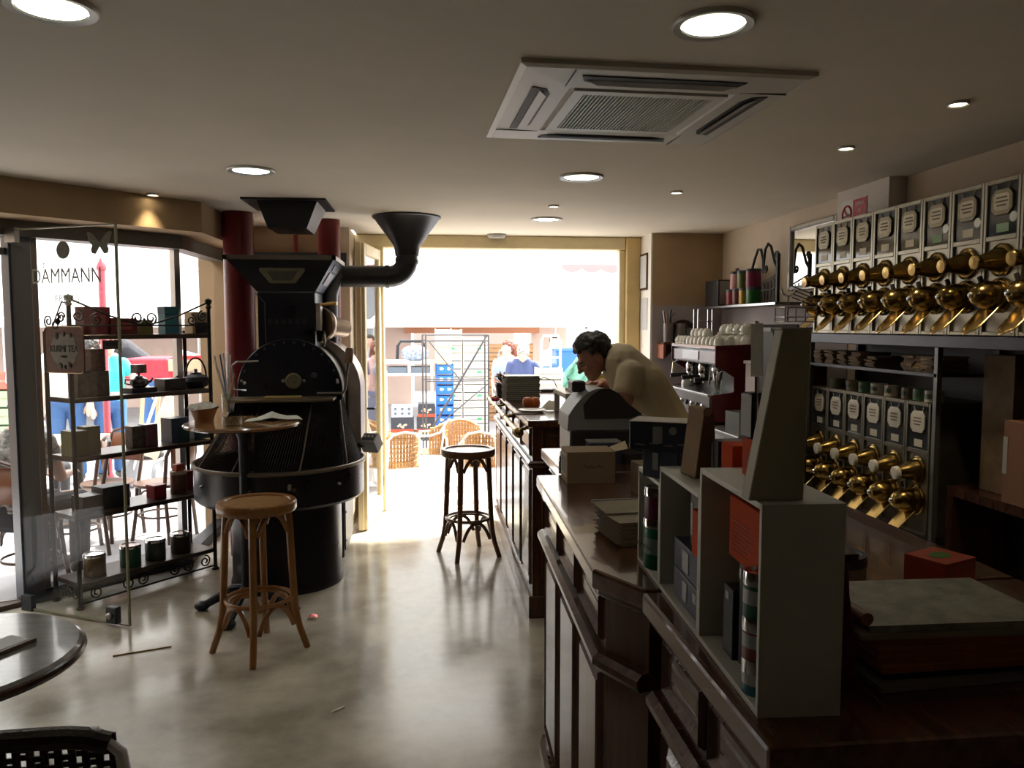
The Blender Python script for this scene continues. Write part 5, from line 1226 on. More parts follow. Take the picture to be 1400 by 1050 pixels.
# ================================================================== RIGHT WALL: dispensers
DXF = 2.25
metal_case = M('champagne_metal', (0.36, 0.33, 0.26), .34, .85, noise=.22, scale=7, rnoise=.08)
case_lower = M('darker_case_metal', (0.20, 0.18, 0.14), .38, .8, noise=.3, scale=7)  # lower row cases: darker tone of the case metal
bean_dark = M('dark_beans', (0.016, 0.013, 0.012), .35, noise=.6, scale=70)
win_glass = M('hopper_glass', (0.035, 0.045, 0.055), .06, 0.0, spec=.8)
plaq = M('plaque_rim', (0.24, 0.20, 0.12), .4, .6)
DW_, DH_ = 0.197, 0.615
def dispenser(case, silver_knob, plq, cardm):
    o = thing('coffee_dispenser', 'x', 'dispenser', (0, 0, 0))
    c = MB(); c.box(0.0, 0.30, -DW_, 0, 0, DH_); c.build('case', case, o, bev=.003)
    # frame: stiles and rails proud of the case
    for nm, (y0, y1, z0, z1) in (('stile', (-.016, 0, 0, DH_)), ('stile', (-DW_, -DW_ + .016, 0, DH_)), ('rail', (-DW_ + .016, -.016, DH_ - .018, DH_)), ('rail', (-DW_ + .016, -.016, .375, .395)), ('rail', (-DW_ + .016, -.016, 0, .016))):
        MB().box(-.010, 0, y0, y1, z0, z1).build(nm, case, o, bev=.002)
    yc = -DW_ / 2
    MB().box(-.002, 0.001, -DW_ + .016, -.016, .395, DH_ - .018).build('window', win_glass, o)
    YZ = Matrix(((0, 0, -1, 0), (-1, 0, 0, 0), (0, 1, 0, 0), (0, 0, 0, 1)))   # (u, v, w) -> y = -u, z = v, x = -w
    def oct_(w, h, c): return [(-w, -h + c), (-w + c, -h), (w - c, -h), (w, -h + c), (w, h - c), (w - c, h), (-w + c, h), (-w, h - c)]
    def prism_f(poly, w0, w1, cy, cz): m = MB(); m.prism(poly, w0, w1, Matrix.Translation((0, cy, cz)) @ YZ); return m
    pq = prism_f(oct_(.058, .050, .022), .004, .012, yc, .523).build('plaque', plq, o, bev=.002)
    prism_f(oct_(.042, .033, .010), .0121, .0128, yc, .523).build('plaque_card', cardm, pq)
    for k, w in enumerate((.030, .034, .026)):
        prism_f([(-w, -.003), (w, -.003), (w, .003), (-w, .003)], .0129, .0132, yc, .540 - .015 * k).build('print_line', M('brown_print', (.14, .10, .06), .7), pq)
    for sy in (-.03, .03): MB().cyl((-.006, yc + sy, .572), (-.006, yc + sy * 1.25, .592), .0022, n=6).build('chain', plq, o)
    prism_f([(-.033, -.017), (.033, -.017), (.033, .017), (-.033, .017)], .002, .004, yc, .424).build('price_card', cardm, o)
    # upper knob: flange and cone
    ku = .298
    MB().lathe([(.064, 0), (.066, .006), (.060, .010), (.056, .006), (.048, .008)], 28, axmat((-.001, yc, ku), (-1, 0, 0))).build('upper_flange', brass, o)
    ax = Vector((-1, 0, -.10))
    MB().lathe([(.050, 0), (.048, .02), (.036, .055), (.027, .082), (.025, .09)], 28, axmat((-.004, yc, ku), ax)).build('upper_cone', brass, o)
    kn = axmat(Vector((-.004, yc, ku)) + ax.normalized() * .09, ax)
    MB().lathe([(.025, 0), (.030, .004), (.030, .022), (.026, .026), (0, .027)], 24, kn).build('knob', silver_knob, o)
    # lower dome and chute
    kl = .160
    MB().lathe([(.068, 0), (.070, .006), (.064, .011), (.058, .007), (.050, .009)], 28, axmat((-.001, yc, kl), (-1, 0, 0))).build('lower_flange', brass, o)
    MB().lathe([(.055, 0), (.057, .02), (.054, .028), (.057, .034), (.055, .06), (.046, .09), (.030, .112), (.012, .120), (0, .121)], 28, axmat((-.003, yc, kl), (-1, 0, 0))).build('dome', brass, o)
    MB().sph((-.126, yc, kl), (.010, .013, .013), 12, 8).build('dome_bolt', chrome, o)
    MB().cyl((-.045, yc + .05, kl + .05), (-.045, yc + .062, kl + .075), .010, n=8).build('latch', black_iron, o)
    m = MB(); rows = []
    NS, NW = 10, 10
    for j in range(NS + 1):
        t = j / NS; base = Vector((-.035, yc, kl - .030)).lerp(Vector((-.140, yc, .026)), t)
        w = .052 * (1 - .12 * t) * (1.0 if t < .75 else math.sqrt(max(0.02, 1 - ((t - .75) / .27) ** 2)))
        for k in range(NW + 1):
            s_ = 2 * k / NW - 1
            rows.append((base.x - .012 * (1 - s_ * s_), yc + w * s_, base.z + .011 * s_ * s_ * (1 - .3 * t) - .02))
    m.add(rows, [(j * (NW + 1) + k, j * (NW + 1) + k + 1, (j + 1) * (NW + 1) + k + 1, (j + 1) * (NW + 1) + k) for j in range(NS) for k in range(NW)], True)
    ch_ = m.build('chute', brass_bright, o); ch_.modifiers.new('s', 'SOLIDIFY').thickness = .003
    return o
cream_card = M('cream_card', (.86, .79, .58), .6); green_card = M('pale_green_card', (.40, .62, .36), .6)
d0 = dispenser(metal_case, brass, plaq, cream_card)
ZU = 1.612
ytop = atx(1115, 400, DXF).y
pitch = 0.1995
up_lab = ['brass bean dispenser at the far end of the upper row, next to the mirror'] + [f'brass bean dispenser, {ORD[k]} from the mirror in the upper row' for k in range(1, 8)] + ['brass bean dispenser of the upper row with its right half cut by the frame', 'brass bean dispenser at the extreme right edge of the picture']
gcard = {5, 7}
for k in range(10):
    o = d0 if k == 0 else dup(d0, up_lab[k])
    o['label'] = up_lab[k]; o['group'] = 'upper row of bean dispensers'
    o.location = (DXF, ytop - pitch * k, ZU)
    if k in gcard:
        for c in o.children:
            if c.name.startswith('price_card'): c.data = c.data.copy(); c.data.materials[0] = green_card
    if 5 <= k <= 8:
        MB().lathe([(0, 0), (.020, 0), (.020, .003), (0, .003)], 20, axmat((-.003, -DW_ + .04, .460), (-1, 0, 0))).build('round_tag', M('silver_tag', (.6, .62, .55), .3, .4), o)
d1_ = dispenser(case_lower, M('white_knob', (.70, .68, .62), .4), M('silver_plaque_rim', (.55, .52, .44), .4, .6), M('grey_card', (.58, .55, .46), .6))
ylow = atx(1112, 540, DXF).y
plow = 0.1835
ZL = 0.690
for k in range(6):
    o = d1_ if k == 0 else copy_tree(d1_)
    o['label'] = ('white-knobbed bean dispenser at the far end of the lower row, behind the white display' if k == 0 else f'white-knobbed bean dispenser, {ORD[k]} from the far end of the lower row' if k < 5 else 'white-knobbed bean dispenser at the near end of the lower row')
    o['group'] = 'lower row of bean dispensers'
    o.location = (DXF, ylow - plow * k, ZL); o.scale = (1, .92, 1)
    for c in o.children:
        if c.name.startswith('chute') and False: pass

# steel rack that carries the dispensers
rk = thing('steel_rack', 'black steel rack carrying both rows of bean dispensers on the right wall', 'rack')
yE, yN = ytop + .03, 1.9
blk = M('blued_steel', (0.045, 0.050, 0.062), .35, .6)
MB().box(DXF - .035, DXF + .30, yN, yE, ZU - .055, ZU - .002).build('upper_beam', blk, rk, bev=.003)
MB().box(DXF - .02, DXF + .30, atx(1286, 515, DXF).y, yE, 1.425, 1.440).build('shelf_board', blk, rk)
MB().box(DXF - .02, DXF + .30, ylow - plow * 6 - .01, ylow + .02, ZL - .03, ZL - .002).build('lower_beam', blk, rk)
for y in (yE - .02, atx(1286, 480, DXF).y):
    MB().box(DXF - .02, DXF + .004, y - .012, y + .012, 0 if y > 4 else .0, ZU - .055).build('post', M('worn_steel_post', (.16, .16, .16), .4, .7), rk)
    MB().box(DXF + .27, DXF + .295, y - .012, y + .012, 0, ZU - .055).build('post', blk, rk)
MB().box(DXF + .27, DXF + .30, yN, yN + .03, 0, ZU - .055).build('post', blk, rk)
MB().box(DXF + .30, DXF + .31, yN, yE, 0, ZU - .055).build('bay_shade_sheet', M('matt_black'), rk)  # matt black sheet added to paint the bay's deep shade
# envelopes on the rack shelf
random.seed(11)
env = [M('manila', (.24, .165, .10), .8, noise=.2), M('manila_dark', (.20, .13, .08), .8, noise=.2)]
epx = [1126, 1140, 1158, 1175, 1198, 1250, 1262, 1276]
for k, px in enumerate(epx):
    y = atx(px, 490, DXF + .02).y
    for j in range(9 if k != 4 else 7):
        o = MB().cbox((0, 0, .0040), (.17, .085 if k % 2 else .075, .0075), (0, 0, 0)).build('envelope', env[(j + k) % 2], loc=(DXF + .075 + random.uniform(-.012, .012), y + random.uniform(-.004, .004), 1.4405 + .0082 * j), rot=(0, 0, R(random.uniform(-3, 3))))
        tag(o, f'{ORD[j]} manila envelope from the bottom of the {ORD[k]} bundle on the rack shelf', 'envelope', f'{ORD[k]} bundle of manila envelopes')
# label rolls on the lower dispensers
for k, px in enumerate((1140, 1163, 1180, 1197, 1216, 1240, 1256, 1272)):
    y = atx(px, 530, DXF + .03).y
    rm = (M('roll_olive', (.12, .12, .06), .5), M('roll_white', (.42, .40, .32), .5), M('roll_green', (.06, .16, .07), .5), M('roll_brown', (.20, .14, .08), .5))[(0, 3, 2, 1, 1, 3, 2, 1)[k]]
    o = thing('label_roll', f'roll of sticker labels, {ORD[k]} from the far end above the lower dispensers', 'label roll', (DXF + .05, y, ZL + DH_ + .0008), 0, 'rolls of sticker labels')
    MB().lathe([(.018, 0), (.040, 0), (.040, .052), (.018, .052), (.018, 0)], 24, caps=False).build('roll', rm, o)
    for a in (150, 180, 210): MB().lathe([(0, 0), (.012, 0), (.012, .0008), (0, .0008)], 12, axmat((.0402 * math.cos(R(a)), .0402 * math.sin(R(a)), .026), (math.cos(R(a)), math.sin(R(a)), 0))).build('sticker', M('roll_sticker', (.05, .08, .05), .5), o)
# boxes in the dark bay right of the rack
carton('storage_carton', 'tall cardboard carton standing in the dark bay under the upper dispensers', (DXF + .20, 3.05, .95), (.18, .16, .58), M('brown_carton'), R(-90), 'carton')
carton('storage_carton', 'reddish brown carton on the dark shelf right of the lower dispensers', (DXF + .14, 2.79, .95), (.20, .22, .33), M('rust_carton', (.17, .07, .03), .7), R(-90), 'carton', panel=(M('dim_label', (.35, .33, .30), .6), (.0, .12, .35, .8)))
sb = thing('storage_shelf', 'dark wooden shelf unit in the bay right of the lower dispensers', 'shelf', (DXF + .05, 0, 0))
MB().box(-.02, .24, 1.95, 3.22, .91, .9495).build('board', mahog_dark, sb)
MB().box(-.02, .24, 1.95, 1.99, 0, .91).build('side', mahog_dark, sb); MB().box(-.02, .24, 3.18, 3.22, 0, .91).build('side', mahog_dark, sb)
dd = thing('tall_box', 'tall brown box with white and red label at the right edge of the picture', 'box', (DXF + .02, 2.60, .95), 0)
MB().box(0, .20, -.16, .0, 0, .50).build('carton', M('umber_carton', (.10, .045, .02), .7), dd)
MB().box(-.002, 0, -.09, -.03, .17, .30).build('label_panel', M('dim_label'), dd); MB().box(-.003, -.001, -.09, -.03, .17, .215).build('label_strip', M('label_red', (.35, .02, .02), .6), dd)

# no-smoking sign on the pipe chase
yA, yB = atx(1151, 290, 2.468).y, atx(1186, 270, 2.468).y
ns = thing('no_smoking_sign', 'red and white DEFENSE DE FUMER no-smoking sign high on the right wall', 'sign', (2.469, yA, 2.235))
wS = yA - yB
MB().box(-.003, 0, -wS, 0, 0, .15).build('plate', M('white_plastic'), ns)
MB().box(-.0045, -.003, -wS + .004, -wS * .47, .006, .144).build('red_field', M('sign_red', (.45, .012, .02), .5), ns)
for k, t in enumerate(('DEFENSE', 'DE', 'FUMER')): text(ns, t, .030, M('white_plastic'), facing((-.0052, -wS * .73, .115 - .038 * k), (-1, 0, 0)), sx=.8, ext=.0003)
MB().tube([(-.004, -wS * .23 + .048 * math.cos(2 * PI * k / 28), .070 + .048 * math.sin(2 * PI * k / 28)) for k in range(28)], .006, 6, True).build('ring', M('sign_red'), ns)
MB().beam((-.006, -wS * .23 + .035, .105), (-.006, -wS * .23 - .035, .035), .009, .003, (1, 0, 0)).build('slash', M('sign_red'), ns)
MB().beam((-.0045, -wS * .23 - .035, .065), (-.0045, -wS * .23 + .035, .055), .009, .002, (1, 0, 0)).build('cigarette', black_print, ns)

# mirror
y0, y1 = atx(1079, 350, 2.55).y, atx(1113, 350, 2.55).y
mr = thing('mirror', 'grey framed mirror on the right wall reflecting the bright street', 'mirror', (2.568, 0, 0))
z0, z1 = 1.895, 2.345
for nm, b in (('frame_side', (y0 - .035, y0, z0, z1)), ('frame_side', (y1 - .30, y1 - .265, z0, z1)), ('frame_rail', (y1 - .265, y0 - .035, z0, z0 + .035)), ('frame_rail', (y1 - .265, y0 - .035, z1 - .035, z1))):
    MB().box(-.03, 0, b[0], b[1], b[2], b[3]).build(nm, pewter, mr, bev=.006)
MB().box(-.012, 0, y1 - .265, y0 - .035, z0 + .035, z1 - .035).build('mirror_glass', M('mirror_silver', (.85, .87, .87), .02, 1.0), mr)

# upper wall shelf with tins
s0, s1 = 5.15, 6.60
ZS = 1.815
us = thing('wall_shelf', 'thin wall shelf carrying black box and coloured tins above the coffee machine', 'shelf', (2.568, 0, ZS))
MB().box(-.22, 0, s0, s1, -.02, 0).build('board', M('dark_shelf', (.07, .05, .045), .3), us, bev=.003)
MB().box(-.222, -.22, s0, s1, -.018, -.002).build('front_edge', steel, us)
def tinw(label, px, z, mat, r=.05, h=.11, X=2.44):
    y = atx(px, 400, X).y; y = min(y, s1 - .06)
    return tin('tea_tin', label, (X, y, z), r, h, mat, lid=steel_dark, group='tins on the wall shelf')
y = atx(985, 400, 2.45).y
o = carton('black_box', 'black box with silver spine at the far end of the wall shelf', (2.45, 6.36, ZS + .0005), (.30, .20, .21), blackc, R(-90), 'box')
MB().box(.1502, .152, -.09, .09, .01, .20).build('spine', M('silver_spine', (.25, .27, .25), .4), o)
tw = [M('red_tin', (.22, .015, .02), .3), M('maroon_tin', (.13, .02, .025), .3), M('gold_tin', (.30, .20, .04), .3, .5), M('vivid_green_tin', (.02, .15, .03), .3)]
for k, (yy, mt, nm) in enumerate(((6.10, tw[0], 'red'), (5.97, tw[1], 'maroon'), (5.84, tw[2], 'gold'), (5.70, tw[3], 'green'))):
    tin('tea_tin', f'{nm} tea tin standing on the board of the wall shelf', (2.43, yy, ZS + .0005), .056, .125, mt, steel_dark, group='tins on the wall shelf')
for k, (yy, mt, nm) in enumerate(((6.02, M('pink_white_tin', (.50, .25, .25), .3), 'pink'), (5.88, M('olive_green_tin', (.10, .13, .02), .3), 'olive'), (5.71, M('plum_tin', (.22, .02, .06), .3), 'plum'))):
    tin('tea_tin', f'{nm} tea tin stacked in the upper layer on the wall shelf', (2.43, yy, ZS + .1260), .056, .135, mt, steel_dark, group='tins on the wall shelf')
# iron ornament behind the tins
ir = thing('iron_ornament', 'curly wrought-iron bracket ornament at the near end of the wall shelf', 'ornament', (2.44, 5.32, ZS))
MB().box(-.01, .01, -.012, .012, 0, .34).build('post', black_iron, ir)
def yz(pts): return [(0, p[0], p[1]) for p in pts]
MB().tube(yz([(0, .235), (.05, .28), (.12, .40), (.17, .425), (.215, .39), (.235, .30), (.24, .22)]), .010, 8).build('arch', black_iron, ir)
MB().tube(yz([(.24, .22), (.25, .32), (.29, .395), (.34, .40), (.40, .33), (.45, .25)]), .010, 8).build('arch', black_iron, ir)
MB().tube([(0, .02 + p[0], p[2] + .30) for p in spiral((0, 0, .03), .03, .008, 0, 1.4)], .007, 6).build('scroll', black_iron, ir)
MB().tube([(0, .20 + p[0], p[2] + .22) for p in spiral((0, 0, .03), .03, .008, 0, -1.4)], .007, 6).build('scroll', black_iron, ir)
MB().tube(yz([(0, .20), (.26, .14)]), .006, 6).build('rail', black_iron, ir); MB().tube(yz([(0, .12), (.10, .10), (.26, .095)]), .008, 6).build('rail', black_iron, ir)
for k in range(4): MB().cyl((0, .05 + .055 * k, 0), (0, .05 + .055 * k, .17 - .01 * k), .005, n=6).build('bar', black_iron, ir)
carton('switch_box', 'small dark switch plate on the wall above the black box', (2.564, 6.36, 2.06), (.06, .006, .07), M('brown_switch', (.08, .06, .04), .5), R(-90), 'switch')
# picture frames on the return wall
for (z0_, z1_, lb, dk_) in ((1.97, 2.29, 'dark framed certificate on the pale wall beside the doorway', True), (1.62, 1.90, 'unframed white notice below the certificate beside the doorway', False)):
    o = thing('wall_notice', lb, 'notice', (1.929, 6.90, z0_))
    h_ = z1_ - z0_
    MB().box(-.012 if dk_ else -.003, 0, -.11, .11, 0, h_).build('backing', mahog_dark if dk_ else M('bright_sheet', (.8, .79, .76), .6), o)
    MB().box(-.0135 if dk_ else -.004, -.012 if dk_ else -.003, -.095, .095, .018, h_ - .018).build('sheet', M('bright_sheet'), o)

# ================================================================== BACK COUNTER, ESPRESSO MACHINE
bcn = thing('back_counter', 'dark back counter along the right wall carrying the espresso machine', 'counter')
MB().box(1.88, 2.56, 4.55, 6.69, 0, .955).build('body', mahog_dark, bcn); MB().box(1.84, 2.562, 4.50, 6.69, .955, .99).build('worktop', M('grey_worktop', (.16, .15, .15), .25), bcn, bev=.005)
EX0, EX1, EY0, EY1, EZ = 1.93, 2.40, 5.05, 6.0, .9905
em = thing('espresso_machine', 'three-group espresso machine with dark red side panels, cups stacked on top', 'espresso machine', (0, 0, EZ))
ered = M('espresso_red', (.10, .012, .012), .3)
MB().box(EX0 - .06, EX1, EY0 + .015, EY1 - .015, .03, .19).build('base', M('machine_front', (.13, .12, .12), .35, .5), em, bev=.008)
MB().box(EX0 - .075, EX0 + .30, EY0 + .015, EY1 - .015, .19, .205).build('drip_tray', steel, em, bev=.003)
MB().box(EX0 + .20, EX1, EY0 + .015, EY1 - .015, .205, .40).build('backplate', M('machine_back', (.05, .05, .05), .4), em)
MB().box(EX0 - .02, EX1, EY0 + .015, EY1 - .015, .40, .50).build('head', M('machine_head', (.30, .30, .32), .25, .9), em, bev=.012)
MB().box(EX0 - .03, EX1 + .01, EY0 + .01, EY1 - .01, .505, .53).build('cup_tray', chrome, em, bev=.003)
for y in (EY0, EY1 - .015):
    m = MB(); m.prism([(EX0 - .05, .02), (EX1 + .02, .02), (EX1 + .02, .55), (EX0 - .03, .53), (EX0 - .03, .40), (EX0 + .10, .32), (EX0 + .10, .22), (EX0 - .05, .20)], -(y + .015), -y, Matrix.Rotation(R(90), 4, 'X')); m.build('side_panel', ered, em, bev=.004)
MB().box(EX0 - .026, EX0 - .02, EY0 + .35, EY1 - .25, .42, .485).build('badge', M('bright_plate', (.62, .68, .74), .2, .8), em, bev=.004)
for k in range(3):
    y = EY0 + .20 + .27 * k
    MB().lathe([(.036, 0), (.040, .02), (.040, .05), (.030, .075)], 20, TR((EX0 + .06, y, .32))).build('group_head', chrome, em)
    MB().lathe([(.030, 0), (.036, .006), (.036, .03), (.034, .034)], 20, TR((EX0 + .06, y, .287))).build('portafilter', chrome, em)
    MB().cyl((EX0 + .03, y, .30), (EX0 - .10, y + .01, .29), .012, .017, 12).build('handle', blackc, em)
    MB().cyl((EX0 + .06, y, .287), (EX0 + .06, y, .25), .008, n=8).build('spout', chrome, em)
for k in range(7): MB().lathe([(.018, 0), (.018, .012), (.012, .016), (0, .016)], 14, axmat((EX0 - .06, EY0 + .14 + .11 * k, .115), (-1, 0, 0))).build('dial', M('machine_back') if k % 2 else chrome, em)
for y in (EY0 + .06, EY1 - .08): MB().tube([(EX0, y, .40), (EX0 - .04, y, .38), (EX0 - .05, y, .27)], .006, 8).build('steam_wand', chrome, em)
cupm = M('cup_porcelain', (.80, .80, .73), .2)
def cup(label, loc, r, h, group):
    o = thing('coffee_cup', label, 'cup', loc, random.uniform(0, 6), group)
    MB().lathe([(r, 0), (r * 1.0, h * .15), (r * .96, h * .45), (r * .78, h * .8), (r * .5, h * .94), (r * .5, h), (0, h)], 20).build('bowl', cupm, o)
    MB().tube([(r * .96 + (r * .42) * math.sin(PI * k / 8), 0, h * (.2 + .5 * k / 8)) for k in range(9)], r * .09, 6).build('handle', cupm, o)
    return o
random.seed(2)
ct = EZ + .5305
n_c = 0
for r_ in range(3):
    for k in range(11):
        yy = EY0 + .07 + .082 * k
        if r_ == 0: cup(f'small upturned espresso cup, front row, {ORD[k]} from the near end of the machine', (EX0 + .02, yy, ct), .036, .058, 'front row of espresso cups')
        elif r_ == 1 and k < 10: cup(f'small upturned espresso cup, second row, {ORD[k]} from the near end of the machine', (EX0 + .105, yy + .03, ct), .036, .058, 'second row of espresso cups')
for k in range(5): cup(f'large upturned cappuccino cup, back row, {ORD[k]} from the near end of the machine', (EX0 + .23, EY0 + .08 + .125 * k, ct), .058, .075, 'back row of cappuccino cups')
for k in range(4): cup(f'large cappuccino cup in the upper layer, {ORD[k]} from the near end of the machine', (EX0 + .23, EY0 + .10 + .125 * k, ct + .0755), .056, .07, 'upper layer of cappuccino cups')
for k in range(4): cup(f'small espresso cup in the upper layer, {ORD[k]} from the near end of the machine', (EX0 + .075, EY0 + .45 + .085 * k, ct + .0585), .036, .055, 'upper layer of espresso cups')
m = MB(); m.add([(EX0 + .30 + .12 * (i % 4) / 3, EY0 + .35 + .5 * (i // 4) / 5, ct + .001 + .07 * math.sin(i * 2.1) ** 2 + .02) for i in range(24)], [(j * 4 + k, j * 4 + k + 1, j * 4 + k + 5, j * 4 + k + 4) for j in range(5) for k in range(3)], True)
o = m.build('tea_towel', M('pink_check_cloth', (.55, .22, .24), .8, noise=.4, scale=60)); tag(o, 'pink checked tea towel lying among the cups on the espresso machine', 'towel'); o.modifiers.new('s', 'SOLIDIFY').thickness = .004
# glass of spoons, milk jug on the drip tray, grinder-side box
jg = thing('milk_jug', 'pale steel milk jug under the first coffee spout', 'jug', (EX0 + .05, EY1 - .16, EZ + .2055))
MB().lathe([(0, 0), (.046, 0), (.048, .02), (.036, .07), (.030, .085), (.034, .10), (.031, .10), (.027, .085), (0, .08)], 22).build('jug_body', M('pale_steel', (.6, .62, .6), .3, .5), jg)
MB().tube([(.033, 0, .085), (.065, 0, .075), (.065, 0, .035), (.044, 0, .02)], .005, 6).build('handle', M('pale_steel'), jg)
sg_ = thing('spoon_glass', 'glass holding teaspoons at the near end of the espresso machine', 'glass', (EX0 + .01, EY0 + .08, EZ + .2055))
MB().lathe([(0, 0), (.030, 0), (.034, .09), (.031, .09), (.028, .006), (0, .006)], 20).build('tumbler', glass_mat, sg_)
for k in range(6): MB().tube([(.01 * math.cos(k), .01 * math.sin(k), .008), (.03 * math.cos(k), .03 * math.sin(k), .13), (.036 * math.cos(k), .036 * math.sin(k), .15)], .003, 6, r1=.007).build('spoon', chrome, sg_)
gb = thing('grey_bin', 'small grey open box on the back counter in front of the espresso machine', 'box', (1.98, 4.72, .9905), R(12))
for nm, b in (('side', (-.10, .10, -.075, -.068)), ('side', (-.10, .10, .068, .075)), ('end', (-.10, -.093, -.068, .068)), ('end', (.093, .10, -.068, .068))):
    MB().box(b[0], b[1], b[2], b[3], 0, .13).build(nm, M('grey_plastic_bin', (.25, .27, .29), .4), gb)
MB().box(-.093, .093, -.068, .068, 0, .006).build('bottom', M('grey_plastic_bin'), gb)
# red cabinet (grinder) with pale top right of the machine
gr = thing('dark_red_cabinet', 'dark red cabinet with pale top edge between espresso machine and white display', 'cabinet', (2.20, 4.62, .9905))
MB().box(-.16, .20, -.10, .26, 0, .42).build('carcass', ered, gr, bev=.004); MB().box(-.175, .205, -.115, .27, .42, .44).build('top', M('pink_grey_top', (.48, .42, .42), .4), gr, bev=.003)
MB().box(-.162, -.158, -.10, .26, .0, .42).build('edge_strip', M('pink_grey_top'), gr)
pn = thing('monitor', 'slim dark monitor seen edge-on behind the white display', 'monitor', (2.16, 4.70, 1.4315), R(-60))
MB().box(-.15, .15, -.012, .012, .02, .23).build('screen', M('monitor_edge', (.05, .055, .07), .3), pn, bev=.004); MB().box(-.08, .08, -.05, .05, 0, .012).build('stand', blackc, pn); MB().box(-.02, .02, -.01, .01, .012, .03).build('neck', blackc, pn)

# wooden bracket shelf on the end wall with knives, jugs
ks = thing('bracket_shelf', 'reddish wooden bracket shelf on the end wall holding jugs', 'shelf', (0, 6.69, 1.515))
xa, xb = at(903, 460, 6.6).x, at(952, 460, 6.6).x
MB().box(xa, xb + .10, -.20, 0, -.02, 0).build('board', mahog, ks, bev=.003)
MB().box(xa, xa + .02, -.18, 0, -.14, -.02).build('bracket', M('red_wood', (.25, .08, .04), .4), ks)
MB().prism([(xa + .05, -.02), (xa + .16, -.02), (xa + .05, -.14)], .05, .07, Matrix.Rotation(R(90), 4, 'X')).build('bracket', mahog_dark, ks)
kn_ = thing('knife_jar', 'tall jar bristling with knives and stirrers on the bracket shelf', 'jar', (at(913, 455, 6.6).x, 6.59, 1.5155))
MB().lathe([(0, 0), (.04, 0), (.042, .16), (.038, .16), (.036, .01), (0, .01)], 20).build('jar_body', M('dull_jar', (.20, .17, .16), .3), kn_)
for k in range(9):
    a = k * .7; MB().beam((.014 * math.cos(a), .014 * math.sin(a), .02), (.055 * math.cos(a), .04 * math.sin(a), .25 + .03 * math.sin(k * 3)), .014, .006).build('utensil', (M('rosewood_handle', (.22, .09, .06), .5), blackc, M('grey_handle', (.25, .25, .27), .4))[k % 3], kn_)
for k, (px, r_, h) in enumerate(((930, .05, .16), (941, .038, .12))):
    o = thing('steel_jug', ('larger dull steel jug on the bracket shelf', 'smaller dull steel jug on the bracket shelf')[k], 'jug', (at(px, 455, 6.6).x, 6.585, 1.5155), 0, 'jugs on the bracket shelf')
    MB().lathe([(0, 0), (r_, 0), (r_ * 1.02, h * .2), (r_ * .82, h * .8), (r_ * .9, h), (r_ * .84, h), (r_ * .76, h * .8), (0, h * .76)], 20).build('jug_body', pewter, o)
    MB().tube([(r_ * .88, 0, h * .85), (r_ * 1.5, 0, h * .75), (r_ * 1.5, 0, h * .35), (r_ * 1.0, 0, h * .2)], .006, 6).build('handle', pewter, o)
bd = thing('bread_board', 'arched dark wooden board leaning on the wall behind the jugs', 'board', (at(935, 455, 6.65).x, 6.675, 1.5155))
MB().prism([(-.13, 0), (.13, 0)] + [(.13 * math.cos(PI * k / 14), .06 + .13 * math.sin(PI * k / 14)) for k in range(15)], -.008, .008, Matrix.Rotation(R(90), 4, 'X')).build('board', mahog_dark, bd, bev=.003)
tr2 = thing('tall_rack', 'tall chrome wire frame standing behind the cups', 'rack', (at(958, 460, 6.4).x, 6.35, .9905))
for (x, y) in ((-.06, -.05), (.06, -.05), (.06, .05), (-.06, .05)): MB().cyl((x, y, 0), (x, y, .80), .006, n=8).build('upright', chrome, tr2)
for z_ in (.60, .70, .80): MB().tube([(-.06, -.05, z_), (.06, -.05, z_), (.06, .05, z_), (-.06, .05, z_)], .004, 6, True).build('hoop', chrome, tr2)
# ================================================================== PEOPLE
def remesh(o, vox, smooth=2):
    m = o.modifiers.new('remesh', 'REMESH'); m.mode = 'VOXEL'; m.voxel_size = vox; m.use_smooth_shade = True
    if smooth: s = o.modifiers.new('smooth', 'SMOOTH'); s.iterations = smooth; s.factor = .5
    return o
def hand(mb, wrist, dirn, palm_n, side=1, curl=.5, k=1.0):
    """palm and five fingers; dirn = along the fingers, palm_n = palm normal"""
    d = Vector(dirn).normalized(); n = Vector(palm_n); n = (n - d * n.dot(d)).normalized(); u = d.cross(n).normalized() * side
    w = Vector(wrist)
    for t in (.25, .6, 1.0):
        for s_ in (-.026, 0, .026): mb.sph(w + d * (.082 * t * k) + u * (s_ * k * (.6 + .4 * t)), .0165 * k, 10, 7)
    mb.cap(w, w + d * .05 * k, .025 * k, .022 * k)
    for i, (off, L) in enumerate(((-.033, .068), (-.011, .078), (.011, .072), (.032, .056))):
        p = w + d * .085 * k + u * off * k; dd = d.copy(); r = .0085 * k
        for sgm in range(3):
            ll = L * (.45, .32, .23)[sgm] * k
            dd = (dd + n * curl * .55).normalized()
            q = p + dd * ll; mb.cap(p, q, r, r * .88, 8); p = q; r *= .88
    p = w + d * .025 * k - u * .03 * k; dd = (d * .7 - u * .75 + n * .25).normalized()
    for sgm in range(3):
        q = p + dd * (.04, .032, .025)[sgm] * k; mb.cap(p, q, .0115 * k, .010 * k, 8); p = q; dd = (dd + d * .35 + n * .2).normalized()
